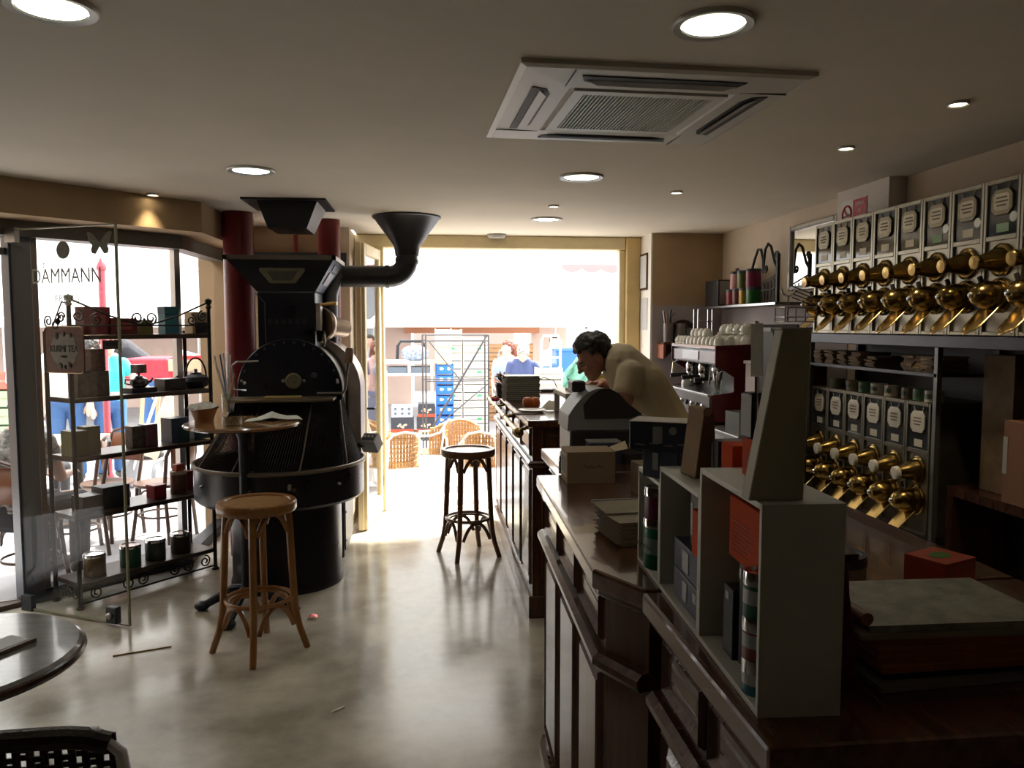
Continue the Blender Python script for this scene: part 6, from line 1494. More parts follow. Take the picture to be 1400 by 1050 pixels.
def head(mb, c, fwd, up, k=1.0):
    """skull, jaw, nose, ears, brow, lips around centre c; returns frame"""
    f = Vector(fwd).normalized(); u_ = Vector(up); u_ = (u_ - f * u_.dot(f)).normalized(); s_ = f.cross(u_).normalized()
    m = Matrix((s_, f, u_)).transposed().to_4x4(); m.translation = Vector(c)
    def S(p, r, nu=16, nv=10): mb.sph([x * k for x in p], [x * k for x in r], nu, nv, m)
    S((0, -.012, .03), (.075, .092, .085)); S((0, .03, -.02), (.062, .062, .075)); S((0, .055, -.075), (.040, .034, .034)); S((0, .035, -.055), (.052, .045, .045))
    S((0, .082, .020), (.045, .018, .014))                         # brow
    S((0, .092, -.006), (.010, .018, .026)); S((0, .106, -.022), (.014, .016, .012))   # nose
    S((0, .082, -.052), (.022, .012, .007)); S((0, .079, -.064), (.019, .012, .007))   # lips
    for sx in (-1, 1):
        S((sx * .038, .062, -.022), (.024, .022, .022)); S((sx * .076, -.008, -.005), (.010, .020, .030)); S((sx * .078, -.004, -.03), (.008, .012, .012))
    return m
def hair_cap(parent, m, k, mat, back=0.0, rough=.010, seed=1, low=-.03, front=.05):
    rnd = random.Random(seed); mb = MB()
    for i in range(420):
        th = rnd.uniform(0, 2 * PI); ph = rnd.uniform(-.55, 1.5)
        d = Vector((math.cos(ph) * math.sin(th), math.cos(ph) * math.cos(th), math.sin(ph)))
        p = Vector((.080 * d.x, -.014 + .098 * d.y, .036 + .091 * d.z))
        if p.y > front - .03 + .3 * max(0, p.z - .06) and p.z < .075: continue
        if p.y > -.03 and p.z < .040: continue
        if p.z < low and p.y > -.03: continue
        if abs(p.x) > .06 and p.z < .01 and p.y > -.025: continue
        mb.sph(p * k, [k * rnd.uniform(.009, .014 + rough * .7)] * 3, 7, 5, m)
    mb.sph(Vector((0, -.018, .036)) * k, [k * x for x in (.079, .096, .089)], 16, 10, m) if False else None
    o = mb.build('hair', mat, parent); remesh(o, .006 * max(k, .9), 1)
    return o
def eyes(parent, m, k):
    for sx in (-1, 1):
        e = MB(); e.sph((sx * .031 * k, .079 * k, .002 * k), [.0115 * k, .009 * k, .008 * k], 10, 7, m); eo = e.build('eye', M('eye_white', (.55, .52, .48), .2), parent)
        i = MB(); i.sph((sx * .031 * k, .0865 * k, .001 * k), [.0055 * k, .003 * k, .0055 * k], 10, 7, m); i.build('iris', M('dark_iris', (.03, .02, .015), .2), eo)
        b = MB(); b.tube([m @ (Vector((sx * x, y, z)) * k) for x, y, z in ((.012, .096, .020), (.030, .094, .026), (.05, .080, .020))], .003 * k, 6); b.build('eyebrow', hair_dark, parent)

# ---- the man leaning over the counter, facing the street side (-x)
MY = 4.18
mp = thing('person', 'man in a beige polo shirt bending forward over the counter behind the register', 'person', (0, 0, 0))
def P(px, py, dy=0.0): return at(px, py, MY + dy)
HC = P(812, 489); HF = Vector((-.84, -.10, -.53)); HU = Vector((-.53, .0, .84))
bd_ = MB()
hm = head(bd_, HC, HF, HU, 1.0)
nk0 = P(846, 492); nk1 = P(829, 492)
bd_.cap(nk0 + Vector((.02, 0, -.02)), HC + Vector((.04, 0, -.01)), .062, .055)
shL, shR = P(862, 512, -.17), P(858, 503, .19)
chest = P(872, 525); waist = P(900, 570); hip = P(912, 612)
for a, b, r0, r1 in ((nk0, chest, .085, .125), (chest, waist, .13, .125), (waist, hip, .125, .14)):
    for dy in (-.06, .06): bd_.cap(a + Vector((0, dy, 0)), b + Vector((0, dy, 0)), r0, r1)
bd_.cap(shL, shR, .062, .062)
elL = P(849, 566, -.24); waL = P(812, 578, -.20)
elR = P(842, 545, .26); waR = P(824, 524, .22)
for sh_, el_, wa_ in ((shL, elL, waL), (shR, elR, waR)):
    bd_.cap(sh_, el_, .054, .042); bd_.cap(el_, wa_, .042, .029)
hand(bd_, waL, Vector((-.9, .2, -.35)), (0, 0, -1), 1, .45)
hand(bd_, waR, Vector((-.85, -.25, .02)), (-.2, -.2, -1), -1, .7)
hz_ = hip.z
for dy in (-.10, .10):
    h0 = hip + Vector((0, dy, -.02)); kn0 = Vector((hip.x - .02, MY + dy * 1.1, .50)); an = Vector((hip.x + .08, MY + dy * 1.1, .09)); bd_.cap(h0, kn0, .095, .062); bd_.cap(kn0, an, .058, .04)
    bd_.cap(an + Vector((0.02, 0, -.045)), an + Vector((-.17, 0, -.055)), .04, .034)
bo = bd_.build('body', skin, mp); remesh(bo, .0055, 3)
hair_cap(mp, hm, 1.0, hair_dark, rough=.014, seed=4, low=-.05, front=.055)
eyes(mp, hm, 1.0)
# polo shirt
shirt = M('beige_polo', (.58, .50, .33), .85, noise=.10, scale=9, bump=.25, bscale=7)
sb_ = MB()
for a, b, r0, r1 in ((nk0 + Vector((.008, 0, -.012)), chest, .104, .140), (chest, waist, .142, .142), (waist, hip + Vector((.0, 0, -.01)), .142, .158)):
    for dy in (-.065, .065): sb_.cap(a + Vector((0, dy, 0)), b + Vector((0, dy, 0)), r0, r1)
sb_.cap(shL, shR, .075, .075)
for sh_, el_ in ((shL, elL), (shR, elR)):
    e_ = sh_.lerp(el_, .50); sb_.cap(sh_, sh_.lerp(el_, .3), .074, .072); sb_.cyl(sh_, e_, .073, .070, 16)
so = sb_.build('polo_shirt', shirt, mp); remesh(so, .008, 4)
cl = MB()
cdir = (HC - nk0).normalized()
cl.lathe([(.066, 0), (.074, .004), (.070, .045), (.063, .046), (.060, .01)], 24, axmat(nk0 + cdir * -.005 + Vector((.005, 0, .0)), (cdir + Vector((0, 0, .35))).normalized())); cl.build('collar', shirt, mp)
tr_ = MB()
for dy in (-.10, .10):
    h0 = hip + Vector((0, dy, -.03)); kn0 = Vector((hip.x - .02, MY + dy * 1.1, .50)); an = Vector((hip.x + .08, MY + dy * 1.1, .08)); tr_.cap(h0, kn0, .118, .085); tr_.cyl(kn0, an, .085, .075)
tr_.cap(hip + Vector((0, -.07, -.02)), hip + Vector((0, .07, -.02)), .145, .145)
to = tr_.build('trousers', M('dark_trousers', (.03, .03, .04), .8), mp); remesh(to, .012, 2)
# thing in his hand
wr = waR + Vector((-.10, -.02, -.02))
o = MB().cyl((0, 0, 0), (-.09, -.01, .075), .0045, .003, 8).build('pen', M('red_pen', (.35, .03, .03), .4), loc=waR + Vector((-.12, -.035, -.045))); tag(o, 'slim red pen in the hand of the man bending forward', 'pen')
# work surface and clutter he writes on
wt_ = thing('writing_stand', 'small ivory writing stand on the bar under the hands of the bending man', 'stand', (0, 0, 0))
wz_ = waR.z - .055
MB().box(waR.x - .22, waR.x + .05, 4.37, 4.80, wz_ - .03, wz_).build('top', M('ivory_top', (.6, .57, .5), .4), wt_, bev=.004)
for (x, y) in ((waR.x - .20, 4.39), (waR.x + .03, 4.39), (waR.x - .20, 4.78), (waR.x + .03, 4.78)): MB().box(x - .015, x + .015, y - .015, y + .015, 1.1305, wz_ - .03).build('leg', steel, wt_)
tag(MB().box(-.10, .06, -.06, .10, 0, .018).build('notepad', paper, loc=(waR.x - .08, 4.50, wz_ + .0005)), 'white notepad under the right hand of the bending man', 'notepad')

# ---- people outside, lighter builds
def figure(label, J, topm, legm, hairm, skinm, k=1.0, loc=(0, 0, 0), rz=0, fwd=(0, -1, 0), up=(0, 0, 1), sleeve=.55, long_hair=False, trousers=True, name='person', vox=.011, seed=1, group=None, legcover=1.0):
    """J: dict of joints, facing -y in local space"""
    o = thing(name, label, 'person', loc, rz, group)
    V = {a: Vector(b) for a, b in J.items()}
    b = MB(); m = head(b, V['head'], fwd, up, k)
    b.cap(V['neck'], V['head'] + Vector((0, .01, -.03)), .052, .048)
    for a, c, r0, r1 in (('neck', 'chest', .075, .105), ('chest', 'waist', .105, .10), ('waist', 'hip', .10, .115)):
        for dx in (-.055, .055): b.cap(V[a] + Vector((dx, 0, 0)), V[c] + Vector((dx, 0, 0)), r0, r1)
    b.cap(V['shL'], V['shR'], .052, .052)
    for s_ in 'LR':
        b.cap(V['sh' + s_], V['el' + s_], .047, .037); b.cap(V['el' + s_], V['ha' + s_], .037, .026)
        hand(b, V['ha' + s_], (V['ha' + s_] - V['el' + s_]), (0.3 if s_ == 'L' else -.3, 0.2, -.6), 1 if s_ == 'L' else -1, .4)
        b.cap(V['hi' + s_], V['kn' + s_], .085, .056); b.cap(V['kn' + s_], V['an' + s_], .054, .036)
        b.cap(V['an' + s_] + Vector((0, .02, -.03)), V['an' + s_] + Vector((0, -.15, -.045)), .036, .03)
    remesh(b.build('body', skinm, o), vox * .75, 2)
    hair_cap(o, m, k, hairm, seed=seed)
    if long_hair:
        h = MB(); h.cap(m @ Vector((0, -.09, .03)), m @ Vector((0, -.12, -.10)), .05, .045); h.cap(m @ Vector((0, -.12, -.10)), m @ Vector((0, -.10, -.26)), .045, .03); remesh(h.build('ponytail', hairm, o), .01, 2)
    t = MB()
    for a, c, r0, r1 in (('neck', 'chest', .088, .120), ('chest', 'waist', .117, .114), ('waist', 'hip', .114, .126)):
        for dx in (-.058, .058): t.cap((V[a] if a != 'neck' else V['neck'] + Vector((0, 0, -.02))) + Vector((dx, 0, 0)), V[c] + Vector((dx, 0, 0)), r0, r1)
    t.cap(V['shL'], V['shR'], .063, .063)
    for s_ in 'LR': t.cyl(V['sh' + s_], V['sh' + s_].lerp(V['el' + s_], sleeve), .062, .060, 12); t.sph(V['sh' + s_], .063, 12, 8)
    remesh(t.build('top', topm, o), vox, 2)
    l = MB(); l.cap(V['hip'] + Vector((-.06, 0, -.02)), V['hip'] + Vector((.06, 0, -.02)), .128, .128)
    for s_ in 'LR': l.cap(V['hi' + s_], V['kn' + s_], .102, .074); l.cyl(V['kn' + s_], V['kn' + s_].lerp(V['an' + s_], legcover), .074, .064, 12); l.sph(V['kn' + s_], .074, 12, 8)
    remesh(l.build('trousers', legm, o), vox, 2)
    for s_ in 'LR':
        f = MB(); f.cap(V['an' + s_] + Vector((0, .025, -.035)), V['an' + s_] + Vector((0, -.16, -.048)), .046, .038); f.build('shoe', M('dark_shoe', (.04, .035, .03), .5), o)
    return o
STAND = dict(head=(0, -.02, 1.58), neck=(0, 0, 1.42), chest=(0, 0, 1.25), waist=(0, 0, 1.06), hip=(0, 0, .93), shL=(.17, 0, 1.37), shR=(-.17, 0, 1.37), elL=(.22, .02, 1.10), elR=(-.22, .02, 1.10), haL=(.22, -.08, .88), haR=(-.22, -.08, .88),
             hiL=(.09, 0, .90), hiR=(-.09, 0, .90), knL=(.10, -.02, .50), knR=(-.10, -.02, .50), anL=(.10, .03, .09), anR=(-.10, .03, .09))
SIT = dict(head=(0, -.06, 1.20), neck=(0, -.02, 1.04), chest=(0, .02, .88), waist=(0, .06, .68), hip=(0, .07, .55), shL=(.17, -.01, 1.0), shR=(-.17, -.01, 1.0), elL=(.23, -.06, .76), elR=(-.23, -.06, .76), haL=(.12, -.28, .74), haR=(-.12, -.28, .74),
           hiL=(.09, .05, .54), hiR=(-.09, .05, .54), knL=(.11, -.38, .53), knR=(-.11, -.38, .53), anL=(.11, -.36, .09), anR=(-.11, -.36, .09))
# ================================================================== OUTSIDE
GZ = -0.06                                             # terrace level
SZ_ = -0.22                                            # street level
terrace_m = M('pale_terrace', (.42, .41, .42), .8, noise=.12, scale=3)
asphalt = M('asphalt', (.30, .29, .30), .8, noise=.25, scale=4, bump=.1, bscale=60)
white_wall = M('sunlit_render', (.80, .78, .74), .9, noise=.04, scale=1)
pink_wall = M('pink_render', (.62, .47, .40), .9, noise=.1, scale=1.5)
def ground(name, x0, x1, y0, y1, z, mat): return struct(MB().box(x0, x1, y0, y1, z - .1, z).build(name, mat))
ground('terrace_floor', -14, 12, 2.5, 10.2, GZ, terrace_m) if False else None
# terrace in pieces around the room outline
tp = [(2.75, 7.25), (12, 7.25), (12, 10.2), (-14, 10.2), (-14, -2.7), (-4.15, -2.7), tuple(fac(TL, 0.06))[:2], tuple(fac(TC, 0.06))[:2], (cor.x - .12, 6.75), (-.75, 6.75), (-.75, 7.25)]
struct(MB().prism(tp, GZ - .1, GZ).build('terrace_floor', terrace_m))
struct(MB().box(-14, 14, 10.2, 10.36, SZ_ - .1, GZ + .01).build('kerb', M('kerb_stone', (.66, .64, .60), .8)))
struct(MB().box(-30, 30, 10.36, 40, SZ_ - .1, SZ_).build('street', asphalt))
struct(MB().box(-30, -14, -10, 40, SZ_ - .1, SZ_).build('street_side', asphalt))
# opposite buildings
BYF = 19.0
ob1 = thing('opposite_building', 'pale market building across the street with open shopfront', 'building', (0, BYF, SZ_))
xl_, xr_ = -26.0, 3.6
o1, o2 = at(562, 456, BYF).x, at(727, 456, BYF).x; zl = at(640, 452, BYF).z - SZ_; zt2_ = at(640, 439, BYF).z - SZ_
MB().box(xl_, o1, 0, .4, 0, zt2_).build('wall', pink_wall, ob1); MB().box(o2, xr_, 0, .4, 0, zt2_).build('wall', pink_wall, ob1)
MB().box(o1, o2, 0, .4, zl + .1, zt2_).build('wall', pink_wall, ob1)
MB().box(xl_, xr_, 0, .4, zt2_, 9).build('upper_wall', white_wall, ob1)
MB().box(o1 - .15, o2 + .15, -.25, .0, zl - .06, zl + .10).build('lintel', M('terracotta_beam', (.40, .16, .08), .7), ob1)
MB().box(o1, o2, 4.0, 4.2, 0, zl + .1).build('back_wall', M('dim_shop_wall', (.25, .22, .2), .9), ob1)
MB().box(xl_, xr_, -.35, 0, zt2_ - .02, zt2_ + .16).build('cornice', M('white_plastic'), ob1)
for k in range(10):
    x = xl_ + 1.2 + k * 2.75
    w = MB().box(x, x + 1.1, -.02, .0, zt2_ + .75, zt2_ + 2.3).build('window', M('pale_shutter', (.66, .66, .66), .7), ob1)
    for j in range(9): MB().box(x + .06, x + 1.04, -.05, -.02, zt2_ + .85 + .15 * j, zt2_ + .93 + .15 * j).build('slat', M('pale_shutter'), w)
ob2 = thing('side_building', 'white building with scalloped pink awning at the right of the doorway view', 'building', (0, BYF - 1.0, SZ_))
MB().box(3.62, 22, 0, .4, 0, 9).build('wall', white_wall, ob2)
MB().box(3.62, 22, -.03, 0, 0, at(800, 470, BYF - 1).z - SZ_).build('base_wall', pink_wall, ob2)
ax0, ax1 = at(768, 372, BYF - 1.6).x, at(850, 372, BYF - 1.6).x
az = at(800, 363, BYF - 1.6).z - SZ_
MB().box(ax0, ax1 + 2, -.62, .0, az, az + .05).build('awning_frame', white_wall, ob2)
m = MB(); n = 60; vs = []
for i in range(n + 1):
    x = ax0 + (ax1 + 2 - ax0) * i / n; d = .07 + .09 * abs(math.sin(i * PI / 8)); vs += [(x, -.64, az + .02), (x, -.64, az - d)]
m.add(vs, [(2 * i, 2 * i + 1, 2 * i + 3, 2 * i + 2) for i in range(n)]); o = m.build('scalloped_valance', M('faded_pink_canvas', (.38, .18, .18), .8), ob2); o.modifiers.new('s', 'SOLIDIFY').thickness = .02
for k in range(6):
    x = ax0 + .2 + k * 1.3
    w = MB().box(x, x + .95, -.03, .0, az - 2.6, az - .45).build('window', M('pale_glass', (.30, .33, .36), .3), ob2)
    for j in range(2): MB().box(x + .44 + .06 * 0, x + .50, -.05, -.03, az - 2.6, az - .45).build('mullion', white_wall, w) if j == 0 else MB().box(x, x + .95, -.05, -.03, az - 1.4, az - 1.34).build('mullion', white_wall, w)
# white market awning stretching along the street
aw = thing('market_awning', 'long white sloping market awning above the stalls', 'awning', (0, 15.2, SZ_))
za = at(640, 440, 15.2).z - SZ_
xa_, xb_ = -16.0, at(766, 440, 15.2).x
MB().add([(xa_, 0, za), (xb_, 0, za), (xb_, 2.9, za + .95), (xa_, 2.9, za + .95), (xa_, 0, za + .03), (xb_, 0, za + .03), (xb_, 2.9, za + .98), (xa_, 2.9, za + .98)], [(3, 2, 1, 0), (4, 5, 6, 7), (0, 1, 5, 4), (1, 2, 6, 5), (2, 3, 7, 6), (3, 0, 4, 7)]).build('canvas', M('white_canvas', (.82, .81, .78), .9), aw)
MB().box(xa_, 4.2, -.03, .03, za - .10, za + .05).build('front_bar', M('white_plastic'), aw)
for x in (-14.5, -11, -7.6, -4.2, at(546, 500, 15.2).x - .5, xb_ - .1): MB().cyl((x, .02, 0), (x, .02, za), .025, n=8).build('post', steel, aw)

# -- terrace chairs
rat = M('golden_rattan', (.50, .27, .10), .55, noise=.3, scale=40, bump=.3)
wtube = M('white_tube', (.78, .78, .76), .3, .1)
def rattan_chair(label, loc, rz):
    o = thing('rattan_chair', label, 'chair', loc, rz, 'rattan chairs on the terrace')
    MB().tube([(-.24, -.20, 0), (-.25, -.20, .42), (-.255, -.18, .66), (-.25, .10, .68), (-.22, .22, .72), (-.13, .27, .83), (0, .285, .86), (.13, .27, .83), (.22, .22, .72), (.25, .10, .68), (.255, -.18, .66), (.25, -.20, .42), (.24, -.20, 0)], .014, 8).build('frame', wtube, o)
    for sx in (-1, 1): MB().tube([(sx * .20, .26, 0), (sx * .19, .22, .44), (sx * .18, .26, .78)], .013, 8).build('leg', wtube, o)
    MB().tube([(-.22, -.19, .42), (.22, -.19, .42), (.20, .22, .42), (-.20, .22, .42)], .011, 6, True).build('seat_frame', wtube, o)
    m = MB()
    for k in range(15): m.beam((-.21 + .03 * k, -.19, .432), (-.20 + .0286 * k, .22, .432), .020, .006)
    for k in range(13): m.beam((-.215, -.18 + .033 * k, .436), (.215, -.18 + .033 * k, .436), .018, .005)
    s_ = m.build('seat', rat, o); s_['kind'] = 'stuff'
    m = MB()
    for k in range(17):
        a = R(-75 + 150 * k / 16); x = .235 * math.sin(a); y = .03 + .235 * math.cos(a)
        m.beam((x * .92, y * .9, .44), (x, y, .70 + .13 * max(0, math.cos(a))), .030, .006, (math.sin(a), math.cos(a), 0))
    for k in range(6):
        z_ = .50 + .055 * k; m.tube([((.228 + .01 * k / 6) * math.sin(R(-75 + 10 * j)), .03 + (.228 + .01 * k / 6) * math.cos(R(-75 + 10 * j)), z_) for j in range(16)], .009, 5)
    s_ = m.build('woven_back', rat, o); s_['kind'] = 'stuff'
    MB().tube([(.24 * math.sin(R(-75 + 10 * j)), .03 + .24 * math.cos(R(-75 + 10 * j)), .71 + .13 * max(0, math.cos(R(-75 + 10 * j)))) for j in range(16)], .016, 6).build('wrapped_rim', rat, o)
    return o
def tch(px, Y, lb, rz):
    p = at(px, 600, Y); o = rattan_chair(lb, (p.x, Y, GZ), R(rz)); o.scale = (.84, .84, .82); return o
tch(543, 7.75, 'rattan terrace chair nearest the folded doors, left in the doorway view', 200)
tch(585, 8.55, 'rattan terrace chair behind the leftmost one, turned sideways', 255)
tch(634, 8.35, 'rattan terrace chair right of the pair, back towards the street', 10)
tch(659, 7.72, 'rattan terrace chair half hidden behind the dark bar stool', 170)
# -- crates and stall gear along the street, seen through the doorway
def crate(name, label, loc, size, mat, rz=0, group=None, slats=3, fill=None):
    o = thing(name, label, 'crate', loc, rz, group); w, d, h = size; t = .012
    for nm, b in (('end_board', (-w / 2, -w / 2 + t, -d / 2, d / 2)), ('end_board', (w / 2 - t, w / 2, -d / 2, d / 2))): MB().box(b[0], b[1], b[2], b[3], 0, h).build(nm, mat, o)
    sh_ = h / slats
    for k in range(slats):
        for y in (-d / 2, d / 2 - t): MB().box(-w / 2 + t, w / 2 - t, y, y + t, k * sh_ + sh_ * .05, (k + 1) * sh_ - sh_ * .16).build('slat', mat, o)
    MB().box(-w / 2 + t, w / 2 - t, -d / 2 + t, d / 2 - t, 0, .015).build('bottom', mat, o)
    if fill: MB().box(-w / 2 + t, w / 2 - t, -d / 2 + t, d / 2 - t, .016, h * .8).build('contents', fill, o)
    return o
YC = 14.2
wcr = M('white_crate_wood', (.72, .68, .55), .7, noise=.12, scale=5)
x0 = at(595, 500, YC).x; x1 = at(632, 500, YC).x; x2 = at(668, 500, YC).x
hcr = (at(610, 450, YC).z - SZ_) / 13
for c, (xa2, xb2, nm) in enumerate(((x0, x1, 'left'), (x1, x2, 'right'))):
    for k in range(13 if c == 0 else 12):
        o = crate('fruit_crate', f'white slatted fruit crate, {ORD[k]} from the ground in the {nm} white stack', ((xa2 + xb2) / 2, YC, SZ_ + hcr * k + .001), (xb2 - xa2 - .02, .36, hcr - .004), wcr, 0, f'{nm} stack of white fruit crates', 2, M('crate_inside', (.45, .42, .32), .8))
        if k % 3 == 1: MB().box(.02, .10, -.182, -.180, hcr * .4, hcr * .7).build('sticker', M('green_sticker', (.05, .35, .12), .5), o)
bcr = M('blue_crate', (.02, .16, .62), .45)
xb0, xb1 = at(596, 540, 13.9).x, at(619, 540, 13.9).x
w_ = at(619, 540, 13.9).x - at(596, 540, 13.9).x
hb_ = (at(606, 496, 13.9).z - SZ_) / 7
for k in range(7):
    o = crate('blue_crate', f'blue cardboard crate, {ORD[k]} from the ground in the blue stack', ((xb0 + xb1) / 2, 13.7, SZ_ + hb_ * k + .001), (w_, .30, hb_ - .004), bcr, R(2), 'stack of blue crates', 1, bcr)
    for sx in (-.06, .07):
        MB().prism([(.035 * math.cos(t) * (1 + .25 * math.cos(3 * t)), .025 * math.sin(t)) for t in [2 * PI * q / 14 for q in range(14)]], 0, .002, TR((sx, -.151, hb_ * .5), (R(90), 0, 0))).build('print_blob', M('white_print', (.75, .78, .8), .6), o)
ycr = M('lime_crate', (.60, .60, .30), .6)
for k in range(2):
    crate('lime_crate', ('pale lime crate resting on top of the blue stack', 'uppermost pale crate above the blue stack')[k], ((xb0 + xb1) / 2 - .02, 13.7, SZ_ + hb_ * 7 + .004 + .30 * k), (w_ * .95, .30, .295), ycr if k == 0 else wcr, 0, 'crates above the blue stack', 3, wcr)
# stall on the left: tables, trays, boxes
st = thing('market_stall', 'white trestle stall table with drawers behind the metal frame', 'market stall', (at(560, 520, 13.6).x, 13.6, SZ_))
sw_ = 1.0; zs_ = at(560, 512, 13.6).z - SZ_
MB().box(-.45, .42, -.35, .35, zs_, zs_ + .04).build('top', M('white_plastic'), st)
MB().box(-.45, .42, -.33, .33, zs_ + .20, zs_ + .24).build('upper_shelf', M('white_plastic'), st)
for x in (-.40, .0, .38): MB().box(x - .02, x + .02, -.33, -.29, zs_ + .04, zs_ + .20).build('divider', M('white_plastic'), st)
for x in (-.20, .19): MB().box(x - .16, x + .16, -.30, .25, zs_ + .041, zs_ + .14).build('tray', M('slate_tray', (.10, .13, .16), .5), st)
for sx in (-.40, .38): MB().beam((sx, -.3, 0), (sx, .0, zs_), .04, .04).build('trestle_leg', wtube, st); MB().beam((sx, .3, 0), (sx, .0, zs_), .04, .04).build('trestle_leg', wtube, st)
zz0 = st.location.z
bxm = M('charcoal_box', (.03, .035, .045), .5)
for k, (px, py, wd, hh, lb) in enumerate(((550, 555, .37, .24, 'black produce box with red stripe, lower left under the stall'), (582, 555, .30, .24, 'black produce box with red stripe, lower right under the stall'), (583, 532, .28, .22, 'black produce box stacked on the lower right one'))):
    zb_ = SZ_ + .14 if k < 2 else SZ_ + .14 + .246
    o = thing('produce_box', lb, 'box', (at(px, py, 13.1).x, 13.1, zb_), 0, 'black produce boxes under the stall')
    MB().box(-wd / 2, wd / 2, -.15, .15, 0, hh).build('carton', bxm, o, bev=.004); MB().box(-wd / 2, wd / 2, -.153, -.15, .0, .05).build('red_stripe', M('stripe_red', (.55, .06, .02), .5), o)
    m = MB()
    for j in range(6): m.sph((-.06 + .024 * j, -.150, .10 + .025 * math.sin(j * 1.7)), (.022, .004, .018), 8, 5)
    m.build('printed_fruit', M('peach_print', (.62, .42, .30), .6), o)
o = thing('produce_box', 'white printed produce box on top of the lower left black one', 'box', (at(550, 532, 13.1).x, 13.1, SZ_ + .14 + .246), 0)
MB().box(-.17, .17, -.15, .15, 0, .19).build('carton', M('pale_blue_box', (.55, .60, .64), .5), o, bev=.004)
for j in range(6): MB().lathe([(0, 0), (.025, 0), (.025, .002), (0, .002)], 12, TR((-.11 + .11 * (j % 3), -.151, .06 + .075 * (j // 3)), (R(90), 0, 0))).build('printed_dot', M('slate_tray'), o)
pal = thing('pallet', 'low wooden pallet under the produce boxes', 'pallet', (at(565, 575, 13.1).x, 13.1, SZ_))
for y in (-.14, 0, .14): MB().box(-.42, .42, y - .03, y + .03, .10, .135).build('board', M('pallet_wood', (.50, .38, .24), .8), pal)
for x in (-.38, 0, .38): MB().box(x - .04, x + .04, -.16, .16, 0, .10).build('block', M('pallet_wood'), pal)
# holdall on the stall
bg_ = thing('holdall', 'black and blue patterned holdall with arched handle on the stall', 'bag', (at(566, 490, 13.6).x, 13.45, SZ_ + zs_ + .241), R(5))
mb = MB(); mb.sph((.02, 0, .13), (.24, .13, .14), 18, 10); mb.build('bag_body', M('blue_pattern_cloth', (.08, .11, .18), .7, noise=.8, scale=24, col2=(.35, .40, .48)), bg_)
MB().tube([(-.28, 0, .02), (-.27, 0, .25), (-.22, 0, .33), (.14, 0, .33), (.20, 0, .24)], .028, 10).build('handle', blackc, bg_)
# metal frame trolley in front of the crates
tf = thing('rolling_frame', 'tall thin steel rack frame with diagonal braces before the crates', 'rack', (0, 0, 0))
YF = 11.6
c00, c10 = at(583, 590, YF), at(668, 585, YF); zT, zB = at(583, 458, YF).z, SZ_
fm = M('dark_tube', (.10, .09, .09), .4, .7)
for (x, y) in ((c00.x, YF), (c10.x, YF), (c00.x - .05, YF + .45), (c10.x - .02, YF + .45)): MB().cyl((x, y, zB), (x, y, zT), .013, n=8).build('upright', fm, tf)
for z_ in (zT, at(620, 466, YF).z, at(620, 521, YF).z):
    MB().cyl((c00.x, YF, z_), (c10.x, YF, z_), .010, n=8).build('rail', fm, tf); MB().cyl((c00.x - .05, YF + .45, z_), (c10.x - .02, YF + .45, z_), .010, n=8).build('rail', fm, tf)
for (a, b, r_) in (((586, 466), (628, 518), .010), ((666, 458), (592, 584), .016), ((668, 524), (596, 584), .009)): MB().cyl(at(*a, YF - .02), at(*b, YF - .02), r_, n=8).build('brace', fm, tf)
# black and white cloths lying at the kerb
m = MB(); m.add([(-.8, -.2, .001), (.1, -.3, .001), (.15, .1, .05), (-.2, .25, .02), (.7, .2, .001), (.7, -.1, .001)], [(0, 1, 2, 3), (1, 5, 4, 2)]); pq_ = atz(560, 592, SZ_)
o = m.build('tarpaulin', M('black_tarp', (.03, .03, .035), .5), loc=(pq_.x, 10.9, SZ_ + .005)); tag(o, 'black tarpaulin lying on the street beyond the chairs', 'tarpaulin'); o.modifiers.new('s', 'SOLIDIFY').thickness = .02
# brown produce crates behind the couple
brc = M('brown_crate', (.36, .20, .09), .7, noise=.25, scale=6)
for c, px in enumerate((682, 716)):
    for k in range(9):
        z_ = SZ_ + .001 + .17 * k
        if c == 1 and k > 8: continue
        xx = at(px, 480, 15.0).x
        crate('brown_crate', f'brown produce crate, {ORD[k]} from the ground in the {("left", "right")[c]} stack behind the couple', (xx, 15.6, z_), (.48, .36, .166), brc, 0, f'{("left", "right")[c]} stack of brown produce crates', 2, brc)
# white hand trolley and white crates before it
htk = thing('hand_trolley', 'white steel hand trolley with rounded top loop beside the man in navy', 'hand trolley', (at(753, 500, 9.7).x, 9.7, GZ))
zt_h = at(753, 458, 9.7).z - GZ; wdt = (at(766, 470, 9.7).x - at(740, 470, 9.7).x) / 2
MB().tube([(-wdt, 0, .05), (-wdt, 0, zt_h - .08), (-wdt * .75, 0, zt_h - .01), (wdt * .75, 0, zt_h - .01), (wdt, 0, zt_h - .08), (wdt, 0, .05)], .016, 8).build('frame', wtube, htk)
for z_ in (.35, .6, .85, 1.0, zt_h - .28): MB().cyl((-wdt, 0, z_), (wdt, 0, z_), .012, n=8).build('cross_bar', wtube, htk)
MB().cyl((0, 0, .6), (0, 0, zt_h - .02), .010, n=8).build('centre_bar', wtube, htk); MB().box(-wdt, wdt, -.20, 0, .03, .045).build('toe_plate', wtube, htk)
for sx in (-1, 1): MB().lathe([(0, -.02), (.09, -.02), (.10, 0), (.09, .02), (0, .02)], 20, axmat((sx * (wdt + .03), .05, .10), (1, 0, 0))).build('wheel', blackc, htk)
xw = at(750, 530, 9.4).x
hw_ = .088
for k in range(9):
    crate('white_crate', f'white wooden crate, {ORD[k]} from the ground before the hand trolley', (xw, 9.42, GZ + .001 + .135 * k), (.30, .28, .13), wcr, 0, 'white crates before the hand trolley', 2, M('crate_inside'))
